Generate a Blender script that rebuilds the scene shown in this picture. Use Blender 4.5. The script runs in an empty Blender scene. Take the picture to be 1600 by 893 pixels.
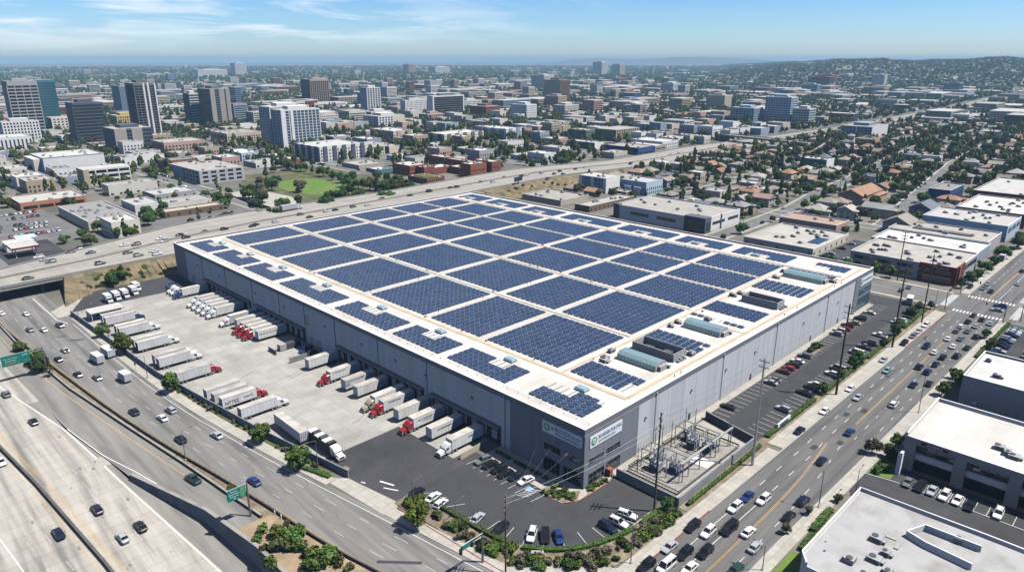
# Aerial view of a solar-roofed warehouse in a city. Units are metres.
# X and Y run along the two street directions; the warehouse corner nearest the viewer is the origin.
import bpy, math, random
import numpy as np
rad = math.radians
R = random.Random(11)
SC = bpy.context.scene
COL = SC.collection
PI = math.pi
CAMX, CAMY, CAMZ = -117.26, -91.99, 100.0

# ------------------------------------------------------------------ materials
MATS = {}
def mat(name, col, rough=.85, var=.12, scale=.6, metal=0., spec=.35, rnd=0., sx=(1, 1, 1), detail=3., dark=None, dscale=.05, damt=0.):
    """Principled material whose base colour wanders with world-space noise (wear), optionally per object."""
    if name in MATS: return MATS[name]
    m = bpy.data.materials.new(name); m.use_nodes = True
    nt = m.node_tree; N = nt.nodes; L = nt.links
    b = N['Principled BSDF']
    b.inputs['Roughness'].default_value = rough
    b.inputs['Metallic'].default_value = metal
    b.inputs['Specular IOR Level'].default_value = spec
    c = (*col, 1)
    b.inputs['Base Color'].default_value = c
    src = None
    if var > 0:
        g = N.new('ShaderNodeNewGeometry'); mp = N.new('ShaderNodeMapping'); mp.inputs['Scale'].default_value = sx
        nz = N.new('ShaderNodeTexNoise'); nz.inputs['Scale'].default_value = scale; nz.inputs['Detail'].default_value = detail; nz.inputs['Roughness'].default_value = .65
        L.new(g.outputs['Position'], mp.inputs['Vector']); L.new(mp.outputs['Vector'], nz.inputs['Vector'])
        r = N.new('ShaderNodeValToRGB')
        r.color_ramp.elements[0].position = .3; r.color_ramp.elements[1].position = .7
        r.color_ramp.elements[0].color = (*[x * (1 - var) for x in col], 1)
        r.color_ramp.elements[1].color = (*[min(1, x * (1 + var)) for x in col], 1)
        L.new(nz.outputs['Fac'], r.inputs['Fac']); src = r.outputs['Color']
        if dark is not None:
            n2 = N.new('ShaderNodeTexNoise'); n2.inputs['Scale'].default_value = dscale; n2.inputs['Detail'].default_value = 5
            L.new(mp.outputs['Vector'], n2.inputs['Vector'])
            r2 = N.new('ShaderNodeValToRGB'); r2.color_ramp.elements[0].position = .48; r2.color_ramp.elements[1].position = .68
            mx = N.new('ShaderNodeMixRGB'); mx.inputs['Color2'].default_value = (*dark, 1)
            ml = N.new('ShaderNodeMath'); ml.operation = 'MULTIPLY'; ml.inputs[1].default_value = damt
            L.new(n2.outputs['Fac'], r2.inputs['Fac']); L.new(r2.outputs['Color'], ml.inputs[0]); L.new(ml.outputs[0], mx.inputs['Fac'])
            L.new(src, mx.inputs['Color1']); src = mx.outputs['Color']
    if rnd > 0:
        oi = N.new('ShaderNodeObjectInfo'); hs = N.new('ShaderNodeHueSaturation')
        mr = N.new('ShaderNodeMapRange'); mr.inputs['To Min'].default_value = 1 - rnd; mr.inputs['To Max'].default_value = 1 + rnd
        mh = N.new('ShaderNodeMapRange'); mh.inputs['To Min'].default_value = .5 - rnd * .07; mh.inputs['To Max'].default_value = .5 + rnd * .07
        L.new(oi.outputs['Random'], mr.inputs['Value']); L.new(oi.outputs['Random'], mh.inputs['Value'])
        L.new(mr.outputs['Result'], hs.inputs['Value']); L.new(mh.outputs['Result'], hs.inputs['Hue'])
        if src is not None: L.new(src, hs.inputs['Color'])
        else: hs.inputs['Color'].default_value = c
        src = hs.outputs['Color']
    if src is not None: L.new(src, b.inputs['Base Color'])
    MATS[name] = m
    return m

def slab_mat(name, col, joint, sx, sy, rough=.85, width=.012, var=.1, stain=None):
    """Concrete poured in slabs: brick-texture joints plus stains."""
    m = mat(name, col, rough, var, .25, dark=stain, dscale=.06, damt=.55 if stain else 0)
    nt = m.node_tree; N = nt.nodes; L = nt.links
    b = N['Principled BSDF']; src = b.inputs['Base Color'].links[0].from_socket
    g = N.new('ShaderNodeNewGeometry')
    br = N.new('ShaderNodeTexBrick'); br.offset = 0
    br.inputs['Scale'].default_value = 1; br.inputs['Brick Width'].default_value = sx; br.inputs['Row Height'].default_value = sy
    br.inputs['Mortar Size'].default_value = width * 6; br.inputs['Mortar Smooth'].default_value = .3
    br.inputs['Color1'].default_value = (1, 1, 1, 1); br.inputs['Color2'].default_value = (.86, .86, .86, 1); br.inputs['Mortar'].default_value = (joint, joint, joint, 1)
    mu = N.new('ShaderNodeMixRGB'); mu.blend_type = 'MULTIPLY'; mu.inputs['Fac'].default_value = 1
    L.new(g.outputs['Position'], br.inputs['Vector']); L.new(src, mu.inputs['Color1']); L.new(br.outputs['Color'], mu.inputs['Color2'])
    L.new(mu.outputs['Color'], b.inputs['Base Color'])
    return m

def hue(name, col, **k): return mat(name, col, **k)
M = lambda n: MATS[n]
def joints(name, sx, sy, joint=.72, width=.02):
    nt = MATS[name].node_tree; N = nt.nodes; L = nt.links; b = N['Principled BSDF']; src = b.inputs['Base Color'].links[0].from_socket
    g = N.new('ShaderNodeNewGeometry'); br = N.new('ShaderNodeTexBrick'); br.offset = 0; br.inputs['Scale'].default_value = 1; br.inputs['Brick Width'].default_value = sx; br.inputs['Row Height'].default_value = sy
    br.inputs['Mortar Size'].default_value = width * 5; br.inputs['Color1'].default_value = (1, 1, 1, 1); br.inputs['Color2'].default_value = (.9, .9, .9, 1); br.inputs['Mortar'].default_value = (joint, joint, joint, 1)
    mu = N.new('ShaderNodeMixRGB'); mu.blend_type = 'MULTIPLY'; mu.inputs['Fac'].default_value = 1; L.new(g.outputs['Position'], br.inputs['Vector']); L.new(src, mu.inputs['Color1']); L.new(br.outputs['Color'], mu.inputs['Color2']); L.new(mu.outputs['Color'], b.inputs['Base Color'])

mat('asphalt', (.062, .062, .066), .9, .22, .12, dark=(.03, .03, .033), damt=.6)
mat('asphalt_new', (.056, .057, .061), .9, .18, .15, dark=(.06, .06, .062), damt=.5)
mat('road_arterial', (.21, .203, .19), .9, .2, .5, sx=(1, .05, 1), dark=(.1, .098, .096), dscale=.42, damt=.75)
mat('road_boulevard', (.145, .142, .138), .9, .18, .5, sx=(.05, 1, 1), dark=(.07, .07, .072), dscale=.42, damt=.75)
mat('road_freeway', (.44, .412, .36), .9, .16, .7, sx=(1, .03, 1), dark=(.17, .162, .15), dscale=.36, damt=.85)
JOINTS = (('road_freeway', 400, 4.6), ('road_overpass', 4.6, 400))
mat('road_overpass', (.37, .35, .31), .9, .14, .7, sx=(.04, 1, 1), dark=(.2, .195, .185), dscale=.3, damt=.6)
mat('road_ramp', (.24, .23, .21), .9, .16, .4, sx=(1, .08, 1), dark=(.11, .11, .11), dscale=.3, damt=.6)
for j_ in JOINTS: joints(*j_)
mat('street', (.16, .158, .155), .9, .2, .08)
slab_mat('yard_concrete', (.42, .408, .375), .6, 6.1, 5.2, stain=(.25, .235, .21))
slab_mat('sidewalk', (.45, .425, .37), .62, 2.2, 2.2, width=.01)
mat('kerb', (.42, .41, .38), .85, .1, .4)
mat('red_kerb', (.24, .07, .06), .8, .2, .5)
mat('white_paint', (.72, .72, .7), .7, .12, .8)
mat('worn_paint', (.5, .5, .49), .8, .25, .8)
mat('yellow_paint', (.55, .36, .11), .75, .15, .8)
mat('blue_paint', (.25, .4, .6), .75, .15, .8)
mat('ground', (.17, .16, .138), .95, .35, .012, detail=8, dark=(.075, .09, .05), dscale=.02, damt=.75)
mat('dirt', (.34, .26, .17), .95, .25, .2, detail=5, dark=(.2, .16, .1), dscale=.25, damt=.6)
mat('mulch', (.2, .16, .11), .95, .3, .4, detail=5, dark=(.32, .27, .2), dscale=.3, damt=.8)
mat('dry_grass', (.2, .155, .095), .95, .35, .25, detail=6, dark=(.075, .08, .038), dscale=.2, damt=1)
mat('lawn', (.11, .2, .034), .95, .2, .15, detail=5, dark=(.2, .19, .07), dscale=.05, damt=.6)
mat('verge', (.09, .1, .045), .95, .35, .2, detail=5, dark=(.2, .16, .1), dscale=.1, damt=.7)
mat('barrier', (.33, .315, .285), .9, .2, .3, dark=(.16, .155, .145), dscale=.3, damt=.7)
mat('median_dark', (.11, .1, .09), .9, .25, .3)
mat('wall_block', (.25, .26, .27), .9, .15, .4)
mat('retaining', (.27, .265, .26), .9, .2, .3, dark=(.15, .15, .15), dscale=.2, damt=.7)
mat('wh_light', (.55, .56, .575), .7, .08, .5, sx=(1, 1, .07), detail=5, dark=(.4, .41, .43), dscale=.3, damt=.5)
mat('wh_band', (.17, .18, .2), .7, .06, .12)
mat('wh_dark', (.2, .215, .245), .7, .08, .5, sx=(1, 1, .07), detail=5)
mat('wh_joint', (.1, .105, .115), .9, 0)
mat('dock_dark', (.05, .055, .065), .8, .15, .3)
mat('dock_door', (.38, .39, .4), .7, .1, .5)
slab_mat('roof_white', (.63, .612, .575), .84, 30, 2.9, rough=.8, width=.01, var=.07, stain=(.5, .46, .4))
mat('roof_cap', (.8, .79, .76), .6, .04, .3)
mat('roof_tan', (.54, .42, .27), .85, .15, .25)
mat('roof_tan_light', (.7, .6, .46), .85, .12, .25)
mat('glass', (.012, .018, .026), .06, 0, spec=.8)
mat('glass_teal', (.035, .12, .15), .08, 0, spec=.8)
mat('glass_blue', (.04, .1, .17), .08, 0, spec=.8)
mat('hvac', (.38, .38, .375), .6, .12, .8)
mat('hvac_dark', (.09, .09, .095), .7, .15, 1)
mat('hvac_green', (.27, .4, .42), .35, .08, .6, metal=.3)
mat('skylight', (.3, .42, .45), .2, .08, .6, spec=.6)
mat('steel', (.42, .43, .44), .45, .08, 1, metal=.6)
mat('dark_steel', (.07, .075, .08), .6, .1, 1)
mat('wood_pole', (.105, .07, .05), .9, .25, 1.5)
mat('lamp_pole', (.2, .2, .2), .55, .1, 1, metal=.5)
for n_, c_ in (('pv', (.044, .07, .125)), ('pv_a', (.039, .063, .114)), ('pv_b', (.051, .079, .138))): mat(n_, c_, .16, .3, .8, spec=.5, detail=6)
mat('pv_line', (.2, .26, .38), .4, 0)
mat('rubber', (.018, .018, .019), .85, 0)
mat('rim', (.4, .4, .41), .35, 0, metal=.7)
mat('car_glass', (.012, .014, .018), .05, 0, spec=.8)
mat('headlight', (.75, .76, .78), .15, 0, spec=.7)
mat('taillight', (.35, .01, .012), .25, 0)
mat('black_plastic', (.02, .02, .022), .6, 0)
mat('trailer_white', (.69, .69, .68), .5, .1, .6, rnd=.1, sx=(1, 1, .4), detail=5, dark=(.5, .48, .44), dscale=.35, damt=.5)
mat('trailer_roof', (.5, .475, .43), .7, .2, .4, rnd=.16, detail=5, dark=(.33, .3, .26), dscale=.3, damt=.6)
mat('trailer_grey', (.45, .46, .48), .6, .12, .5)
mat('sign_white', (.78, .8, .82), .5, 0)
mat('sign_green', (.12, .34, .16), .5, 0)
mat('sign_teal', (.01, .19, .16), .5, .05, .5)
mat('sign_text', (.07, .16, .32), .6, 0)
mat('dark_text', (.05, .05, .09), .6, 0)
mat('maroon_text', (.12, .02, .05), .6, 0)
mat('white_text', (.8, .82, .82), .6, 0)
mat('trunk', (.1, .075, .05), .95, .2, 2)
for n, c in dict(deep=(.05, .098, .025), mid=(.086, .148, .032), yellow=(.11, .15, .026), olive=(.082, .092, .034), grey=(.13, .12, .075)).items():
    mat('leaf_' + n, c, .75, .45, .9, rnd=.28, spec=.2, detail=2)
mat('hedge', (.06, .11, .024), .8, .4, 1.5, rnd=.2, spec=.2)
CARCOL = dict(white=(.72, .72, .71), silver=(.4, .42, .44), grey=(.16, .17, .18), black=(.012, .013, .016), navy=(.012, .018, .042), blue=(.016, .045, .16),
              red=(.3, .02, .025), maroon=(.1, .015, .02), tan=(.38, .32, .23), teal=(.2, .36, .4), green=(.02, .06, .05))
for n, c in CARCOL.items(): mat('paint_' + n, c, .25, 0, spec=.6)
# building finishes
for n, c in dict(white=(.76, .745, .71), offwhite=(.68, .64, .56), cream=(.62, .55, .42), beige=(.52, .45, .35), tan=(.43, .35, .25), grey=(.42, .415, .41), dgrey=(.16, .165, .175), slate=(.1, .115, .14),
                 bluegrey=(.3, .36, .44), ltblue=(.48, .6, .7), blue=(.03, .075, .2), teal=(.06, .2, .24), brick=(.27, .085, .055), maroon=(.13, .04, .04), pink=(.5, .33, .27), terracotta=(.42, .17, .09),
                 orange=(.5, .22, .11), brown=(.2, .13, .09), yellow=(.55, .4, .16), navy=(.02, .04, .09), green=(.14, .2, .13), red=(.17, .028, .028), greige=(.36, .33, .29)).items():
    mat('w_' + n, c, .85, .07, .15, rnd=.1)
for n, c in dict(white=(.53, .52, .49), light=(.4, .38, .345), grey=(.28, .275, .265), tan=(.42, .36, .28), dark=(.13, .13, .135), shingle=(.26, .235, .205), brown=(.24, .18, .135), terracotta=(.32, .18, .12), rose=(.37, .26, .205), slate=(.16, .175, .2)).items():
    mat('r_' + n, c, .85, .12, .2, rnd=.14, detail=5, dark=tuple(x * .62 for x in c), dscale=.12, damt=.35)

# ------------------------------------------------------------------ mesh builder
class MB:
    def __init__(s): s.v = []; s.f = []; s.m = []; s.T = None
    def at(s, x=0, y=0, z=0, rz=0): s.T = (x, y, z, math.cos(rz), math.sin(rz)); return s
    def add(s, p):
        if s.T:
            x, y, z, c, n = s.T; p = (x + p[0] * c - p[1] * n, y + p[0] * n + p[1] * c, z + p[2])
        s.v.append(p); return len(s.v) - 1
    def poly(s, pts, m=0):
        s.f.append([s.add(p) for p in pts]); s.m.append(m); return s
    def box(s, x0, y0, z0, x1, y1, z1, m=0, mt=None, bottom=False):
        i = [s.add(p) for p in ((x0, y0, z0), (x1, y0, z0), (x1, y1, z0), (x0, y1, z0), (x0, y0, z1), (x1, y0, z1), (x1, y1, z1), (x0, y1, z1))]
        F = [(0, 1, 5, 4), (1, 2, 6, 5), (2, 3, 7, 6), (3, 0, 4, 7), (4, 5, 6, 7)]
        if bottom: F.append((3, 2, 1, 0))
        for k, f in enumerate(F): s.f.append([i[j] for j in f]); s.m.append(m if (k != 4 or mt is None) else mt)
        return s
    def cbox(s, cx, cy, z0, lx, ly, h, m=0, mt=None, bottom=False): return s.box(cx - lx / 2, cy - ly / 2, z0, cx + lx / 2, cy + ly / 2, z0 + h, m, mt, bottom)
    def prism(s, poly, z0, z1, m=0, mt=None, bottom=False):
        n = len(poly); a = [s.add((x, y, z0)) for x, y in poly]; b = [s.add((x, y, z1)) for x, y in poly]
        for k in range(n): s.f.append([a[k], a[(k + 1) % n], b[(k + 1) % n], b[k]]); s.m.append(m)
        s.f.append(b); s.m.append(m if mt is None else mt)
        if bottom: s.f.append(a[::-1]); s.m.append(m)
        return s
    def loft(s, loops, m=0, cap=True):
        rows = [[s.add(p) for p in l] for l in loops]; n = len(rows[0])
        for a, b in zip(rows, rows[1:]):
            for k in range(n): s.f.append([a[k], a[(k + 1) % n], b[(k + 1) % n], b[k]]); s.m.append(m)
        if cap:
            s.f.append(rows[0][::-1]); s.m.append(m); s.f.append(rows[-1]); s.m.append(m)
        return s
    def tube(s, p0, p1, r0, r1=None, n=8, m=0):
        r1 = r0 if r1 is None else r1
        a = np.array(p0, float); b = np.array(p1, float); d = b - a; l = np.linalg.norm(d); d = d / max(l, 1e-9)
        u = np.cross(d, (0, 0, 1) if abs(d[2]) < .9 else (1, 0, 0)); u /= np.linalg.norm(u); w = np.cross(d, u)
        A = [tuple(a + r0 * (math.cos(2 * PI * k / n) * u + math.sin(2 * PI * k / n) * w)) for k in range(n)]
        B = [tuple(b + r1 * (math.cos(2 * PI * k / n) * u + math.sin(2 * PI * k / n) * w)) for k in range(n)]
        return s.loft([A, B], m)
    def mesh(s, name, mats, smooth=False):
        me = bpy.data.meshes.new(name); me.from_pydata(s.v, [], s.f)
        for k in mats: me.materials.append(MATS[k] if isinstance(k, str) else k)
        if len(mats) > 1: me.polygons.foreach_set('material_index', s.m)
        if smooth: me.polygons.foreach_set('use_smooth', [True] * len(s.f))
        me.update(); return me
    def build(s, name, mats, parent=None, smooth=False, loc=None, rz=0):
        return link(name, s.mesh(name, mats if isinstance(mats, (list, tuple)) else [mats], smooth), parent, loc, rz)

def link(name, data, parent=None, loc=None, rz=0, sc=None):
    o = bpy.data.objects.new(name, data); COL.objects.link(o)
    if parent is not None: o.parent = parent
    if loc is not None: o.location = loc
    if rz: o.rotation_euler = (0, 0, rz)
    if sc is not None: o.scale = (sc, sc, sc) if not isinstance(sc, tuple) else sc
    return o
def empty(name, loc=(0, 0, 0), rz=0):
    o = link(name, None, None, loc, rz); o.empty_display_size = .5; return o

# ------------------------------------------------------------------ what a thing is called
THINGS = []
def T(o, desc, cat, group=None, full=False):
    o['category'] = cat
    if group: o['group'] = group
    THINGS.append((o, desc, full)); return o
def S(o): o['kind'] = 'structure'; return o
ORD = ['', 'first', 'second', 'third', 'fourth', 'fifth', 'sixth', 'seventh', 'eighth', 'ninth', 'tenth']
def ordn(k):
    if k < len(ORD): return ORD[k]
    return str(k) + ('th' if 10 <= k % 100 <= 20 else {1: 'st', 2: 'nd', 3: 'rd'}.get(k % 10, 'th'))

# ------------------------------------------------------------------ strips and sheets
def offset(line, d):
    out = []
    for i, (x, y) in enumerate(line):
        a = line[max(0, i - 1)]; b = line[min(len(line) - 1, i + 1)]
        tx, ty = b[0] - a[0], b[1] - a[1]; l = math.hypot(tx, ty) or 1
        out.append((x - ty / l * d, y + tx / l * d))
    return out
def resample(line, step):
    out = [line[0]]; acc = 0
    for a, b in zip(line, line[1:]):
        l = math.hypot(b[0] - a[0], b[1] - a[1]); n = max(1, int(round(l / step)))
        for k in range(1, n + 1): out.append((a[0] + (b[0] - a[0]) * k / n, a[1] + (b[1] - a[1]) * k / n))
    return out
def smooth(line, it=2):
    for _ in range(it):
        o = [line[0]]
        for a, b in zip(line, line[1:]): o += [(a[0] * .75 + b[0] * .25, a[1] * .75 + b[1] * .25), (a[0] * .25 + b[0] * .75, a[1] * .25 + b[1] * .75)]
        line = o + [line[-1]]
    return line
zero = lambda x, y: 0.
def ribbon(mb, l1, l2, z, m=0, zf=zero):
    for (a, b), (c, d) in zip(zip(l1, l1[1:]), zip(l2, l2[1:])):
        mb.poly([(p[0], p[1], z + zf(*p)) for p in (a, b, d, c)], m)
def stripe(mb, line, w, z, m=0, dash=None, zf=zero):
    if dash is None: ribbon(mb, offset(line, -w / 2), offset(line, w / 2), z, m, zf); return
    on, off = dash; pts = resample(line, 1.0); d = 0; cur = []
    for a, b in zip(pts, pts[1:]):
        l = math.hypot(b[0] - a[0], b[1] - a[1])
        if d % (on + off) < on: cur = cur or [a]; cur.append(b)
        elif len(cur) > 1: stripe(mb, cur, w, z, m, None, zf); cur = []
        d += l
    if len(cur) > 1: stripe(mb, cur, w, z, m, None, zf)
def wallstrip(mb, line, h, w, m=0, mt=None, zf=zero, z0=0.):
    a, b = offset(line, -w / 2), offset(line, w / 2)
    for i in range(len(line) - 1):
        q = [a[i], a[i + 1], b[i + 1], b[i]]; zs = [zf(*p) for p in q]
        lo = [mb.add((p[0], p[1], z + z0)) for p, z in zip(q, zs)]; hi = [mb.add((p[0], p[1], z + h)) for p, z in zip(q, zs)]
        for k in range(4):
            if (k == 1 and i < len(line) - 2) or (k == 3 and i > 0): continue
            mb.f.append([lo[k], lo[(k + 1) % 4], hi[(k + 1) % 4], hi[k]]); mb.m.append(m)
        mb.f.append(hi); mb.m.append(m if mt is None else mt)
def sheet(name, poly, z, material, kind='structure'):
    o = MB().poly([(x, y, z) for x, y in poly]).build(name, material); o['kind'] = kind; return o
def lerp(a, b, t): return (a[0] + (b[0] - a[0]) * t, a[1] + (b[1] - a[1]) * t)

# ------------------------------------------------------------------ camera, sun, sky, air
from mathutils import Vector
cam = bpy.data.cameras.new('camera'); cam.sensor_width = 36; cam.lens = 36 * 1098 / 1600; cam.clip_start = 1; cam.clip_end = 60000
co = bpy.data.objects.new('camera', cam); COL.objects.link(co); co.location = (CAMX, CAMY, CAMZ)
co.rotation_euler = (rad(90 - 17.95), 0, rad(-45.206)); SC.camera = co

SUN_EL = rad(60); SUN_AZ = math.atan2(.6, -.8)
sdir = Vector((math.sin(SUN_AZ) * math.cos(SUN_EL), math.cos(SUN_AZ) * math.cos(SUN_EL), math.sin(SUN_EL)))
sl = bpy.data.lights.new('sun', 'SUN'); sl.energy = 5.0; sl.angle = rad(.5); sl.color = (1, .955, .88)
so = bpy.data.objects.new('sun', sl); COL.objects.link(so); so.rotation_euler = (-sdir).to_track_quat('-Z', 'Y').to_euler()

w = bpy.data.worlds.new('World'); SC.world = w; w.use_nodes = True
nt = w.node_tree; N = nt.nodes; L = nt.links
bg = N['Background']; bg.inputs['Strength'].default_value = .05
sky = N.new('ShaderNodeTexSky'); sky.sky_type = 'NISHITA'; sky.sun_disc = False; sky.sun_elevation = SUN_EL; sky.sun_rotation = SUN_AZ
sky.altitude = 50; sky.air_density = 1.0; sky.dust_density = .6; sky.ozone_density = 2.2
tc = N.new('ShaderNodeTexCoord'); sx = N.new('ShaderNodeSeparateXYZ'); L.new(tc.outputs['Generated'], sx.inputs[0])
def mth(op, a, b=None, cl=False):
    n = N.new('ShaderNodeMath'); n.operation = op; n.use_clamp = cl
    for i, v in ((0, a), (1, b)):
        if v is None: continue
        if hasattr(v, 'is_output'): L.new(v, n.inputs[i])
        else: n.inputs[i].default_value = v
    return n.outputs[0]
# thin cirrus: noise over the plane the clouds lie in
az = N.new('ShaderNodeMath'); az.operation = 'ARCTAN2'; L.new(sx.outputs['X'], az.inputs[0]); L.new(sx.outputs['Y'], az.inputs[1])
cx = N.new('ShaderNodeCombineXYZ'); L.new(mth('MULTIPLY', az.outputs[0], 4.2), cx.inputs[0]); L.new(mth('MULTIPLY', sx.outputs['Z'], 34), cx.inputs[1])
mp = N.new('ShaderNodeMapping'); mp.inputs['Rotation'].default_value = (0, 0, rad(-9)); mp.inputs['Location'].default_value = (5.3, 1.9, 0)
L.new(cx.outputs[0], mp.inputs['Vector'])
nz = N.new('ShaderNodeTexNoise'); nz.inputs['Scale'].default_value = 1.35; nz.inputs['Detail'].default_value = 8; nz.inputs['Roughness'].default_value = .6; nz.inputs['Distortion'].default_value = .6
L.new(mp.outputs['Vector'], nz.inputs['Vector'])
cr = N.new('ShaderNodeValToRGB'); cr.color_ramp.elements[0].position = .47; cr.color_ramp.elements[1].position = .68
L.new(nz.outputs['Fac'], cr.inputs['Fac'])
# the clouds stand to the north, over the direction X < Y
side = mth('MULTIPLY', mth('ADD', mth('MULTIPLY', mth('SUBTRACT', sx.outputs['Y'], sx.outputs['X']), 1.5), .35, True), mth('MULTIPLY', sx.outputs['Z'], 26, True), True)
fac = mth('MULTIPLY', mth('MULTIPLY', cr.outputs['Color'], side), .75)
mx = N.new('ShaderNodeMixRGB'); mx.inputs['Color2'].default_value = (16.5, 17, 17.6, 1)
tr = N.new('ShaderNodeValToRGB'); el = tr.color_ramp.elements
el[0].position = 0; el[0].color = (1.75, 2.2, 3.0, 1); el[1].position = 1; el[1].color = (.24, .5, 1.0, 1)
e2 = el.new(.035); e2.color = (1.35, 1.92, 2.75, 1); e2 = el.new(.1); e2.color = (.85, 1.45, 2.25, 1); e2 = el.new(.17); e2.color = (.42, .85, 1.55, 1); e2 = el.new(.4); e2.color = (.26, .55, 1.1, 1)
L.new(sx.outputs['Z'], tr.inputs['Fac'])
tm_ = N.new('ShaderNodeMixRGB'); tm_.blend_type = 'MULTIPLY'; tm_.inputs['Fac'].default_value = 1
L.new(sky.outputs['Color'], tm_.inputs['Color1']); L.new(tr.outputs['Color'], tm_.inputs['Color2'])
L.new(fac, mx.inputs['Fac']); L.new(tm_.outputs['Color'], mx.inputs['Color1'])
L.new(mx.outputs['Color'], bg.inputs['Color'])

SC.view_settings.view_transform = 'Standard'; SC.view_settings.look = 'None'; SC.view_settings.exposure = .36; SC.view_settings.gamma = 1
SC.render.engine = 'CYCLES'
cy = SC.cycles
cy.max_bounces = 5; cy.diffuse_bounces = 0; cy.glossy_bounces = 2; cy.transmission_bounces = 2; cy.volume_bounces = 0; cy.transparent_max_bounces = 4
cy.caustics_reflective = False; cy.caustics_refractive = False
cy.use_denoising = True
try: cy.denoiser = 'OPENIMAGEDENOISE'; cy.denoising_input_passes = 'RGB_ALBEDO_NORMAL'
except Exception: pass
cy.use_adaptive_sampling = True; cy.adaptive_threshold = .012
cy.sample_clamp_indirect = 4

hm = bpy.data.materials.new('haze'); hm.use_nodes = True
hn = hm.node_tree; 
for n in list(hn.nodes): hn.nodes.remove(n)
ho = hn.nodes.new('ShaderNodeOutputMaterial'); pv = hn.nodes.new('ShaderNodeVolumePrincipled')
pv.inputs['Color'].default_value = (.48, .77, 1.0, 1); pv.inputs['Density'].default_value = 9.5e-5; pv.inputs['Anisotropy'].default_value = 0
hn.links.new(pv.outputs[0], ho.inputs['Volume']); MATS['haze'] = hm
hb = MB().box(-17000, -17000, -8, 17000, 17000, 122, bottom=True).build('haze', 'haze'); hb['kind'] = 'stuff'
hb['label'] = 'pale blue haze lying over the far city'; hb['category'] = 'haze'

# ------------------------------------------------------------------ lie of the land
def fz(x, y):                       # the freeway dips towards the south below its ramp
    return -max(0., min(6.5, (96 - y) * .075))
E = 16000
g = MB()
g.poly([(-62, 135, -.03), (E, 135, -.03), (E, E, -.03), (-62, E, -.03)])
g.poly([(-E, 400, -.03), (-62, 400, -.03), (-62, E, -.03), (-E, E, -.03)])
g.poly([(-400, 135, -.06), (-62, 135, -.06), (-62, 400, -.06), (-400, 400, -.06)])
g.poly([(-58, -E, -.03), (E, -E, -.03), (E, 135, -.03), (-62, 135, -.03), (-62, 100, -.03), (-60.5, 70, -.03), (-59, 40, -.03)])
S(g.build('ground', 'ground'))

# lower-left freeway
fl = [(-170, y) for y in range(-160, 401, 8)]; fr = [(-75.2 if y > 96 else -66.2, y) for y in range(-160, 401, 8)]
wl = [(-82, 400), (-82, 180), (-81.1,122.9), (-76.4, 84), (-76.2,83.9), (-69.0,56.2), (-66.6,35.5), (-66.2, 10), (-66, -160)]   # foot of the ramp wall
def wx(y):
    for (x0, y0), (x1, y1) in zip(wl, wl[1:]):
        if y1 <= y <= y0: return x0 + (x1 - x0) * (y0 - y) / max(1e-6, y0 - y1)
    return -66
ys = list(range(-160, 401, 4))
m = MB(); ribbon(m, [(-170, y) for y in ys], [(wx(y) + .2, y) for y in ys], -.02, 0, fz)
S(m.build('freeway', 'road_freeway'))
m = MB()
# grey outer shoulder below the ramp wall, white edge, lanes, yellow lines
rw = [(-88, 300), (-88, 167.5), (-81.2, 123), (-78.7,89.6), (-73.2,40.3), (-71.5, -60)]
md = [(-97.5, 300), (-96.2, 124), (-89.9,55.3), (-85, -60)]
lw = [(-112, 300), (-106, 110), (-104.4,80.5), (-103.0,66.6), (-97, -60)]
rw, md, lw = resample(rw, 6), resample(md, 6), resample(lw, 6)
def at_y(line, y):
    for a, b in zip(line, line[1:]):
        if (a[1] - y) * (b[1] - y) <= 0 and a[1] != b[1]: return a[0] + (b[0] - a[0]) * (a[1] - y) / (a[1] - b[1])
    return line[-1][0]
yy = list(range(-56, 297, 6))
cl = lambda L_, d=0: [(at_y(L_, y) + d, y) for y in yy]
RW, MD, LW = cl(rw), cl(md), cl(lw)
sh = MB(); ribbon(sh, [(x + .4, y) for x, y in RW if y < 150], [(wx(y) + .2, y) for x, y in RW if y < 150], -.012, 0, fz)
S(sh.build('freeway_shoulder', 'road_ramp'))
stripe(m, RW, .28, -.006, 0, None, fz); stripe(m, LW, .25, -.006, 0, None, fz)
stripe(m, cl(md, 1.7), .12, -.006, 1, None, fz); stripe(m, cl(md, 2.1), .12, -.006, 1, None, fz); stripe(m, cl(md, -1.4), .13, -.006, 1, None, fz)
for t in (.25, .5, .75):
    stripe(m, [(a[0] + 2.4 + (b[0] - a[0] - 2.4) * t, a[1]) for a, b in zip(MD, RW)], .12, -.006, 2, (3.6, 8), fz)
for t in (.3, .65):
    stripe(m, [(a[0] - 2 + (b[0] - a[0] + 2) * t, a[1]) for a, b in zip(MD, LW)], .12, -.006, 2, (3.6, 8), fz)
S(m.build('freeway_markings', ['white_paint', 'yellow_paint', 'worn_paint']))
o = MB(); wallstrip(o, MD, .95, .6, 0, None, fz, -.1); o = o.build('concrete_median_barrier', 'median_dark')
T(o, 'low dark concrete barrier between the two carriageways of the pale freeway', 'barrier')

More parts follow.
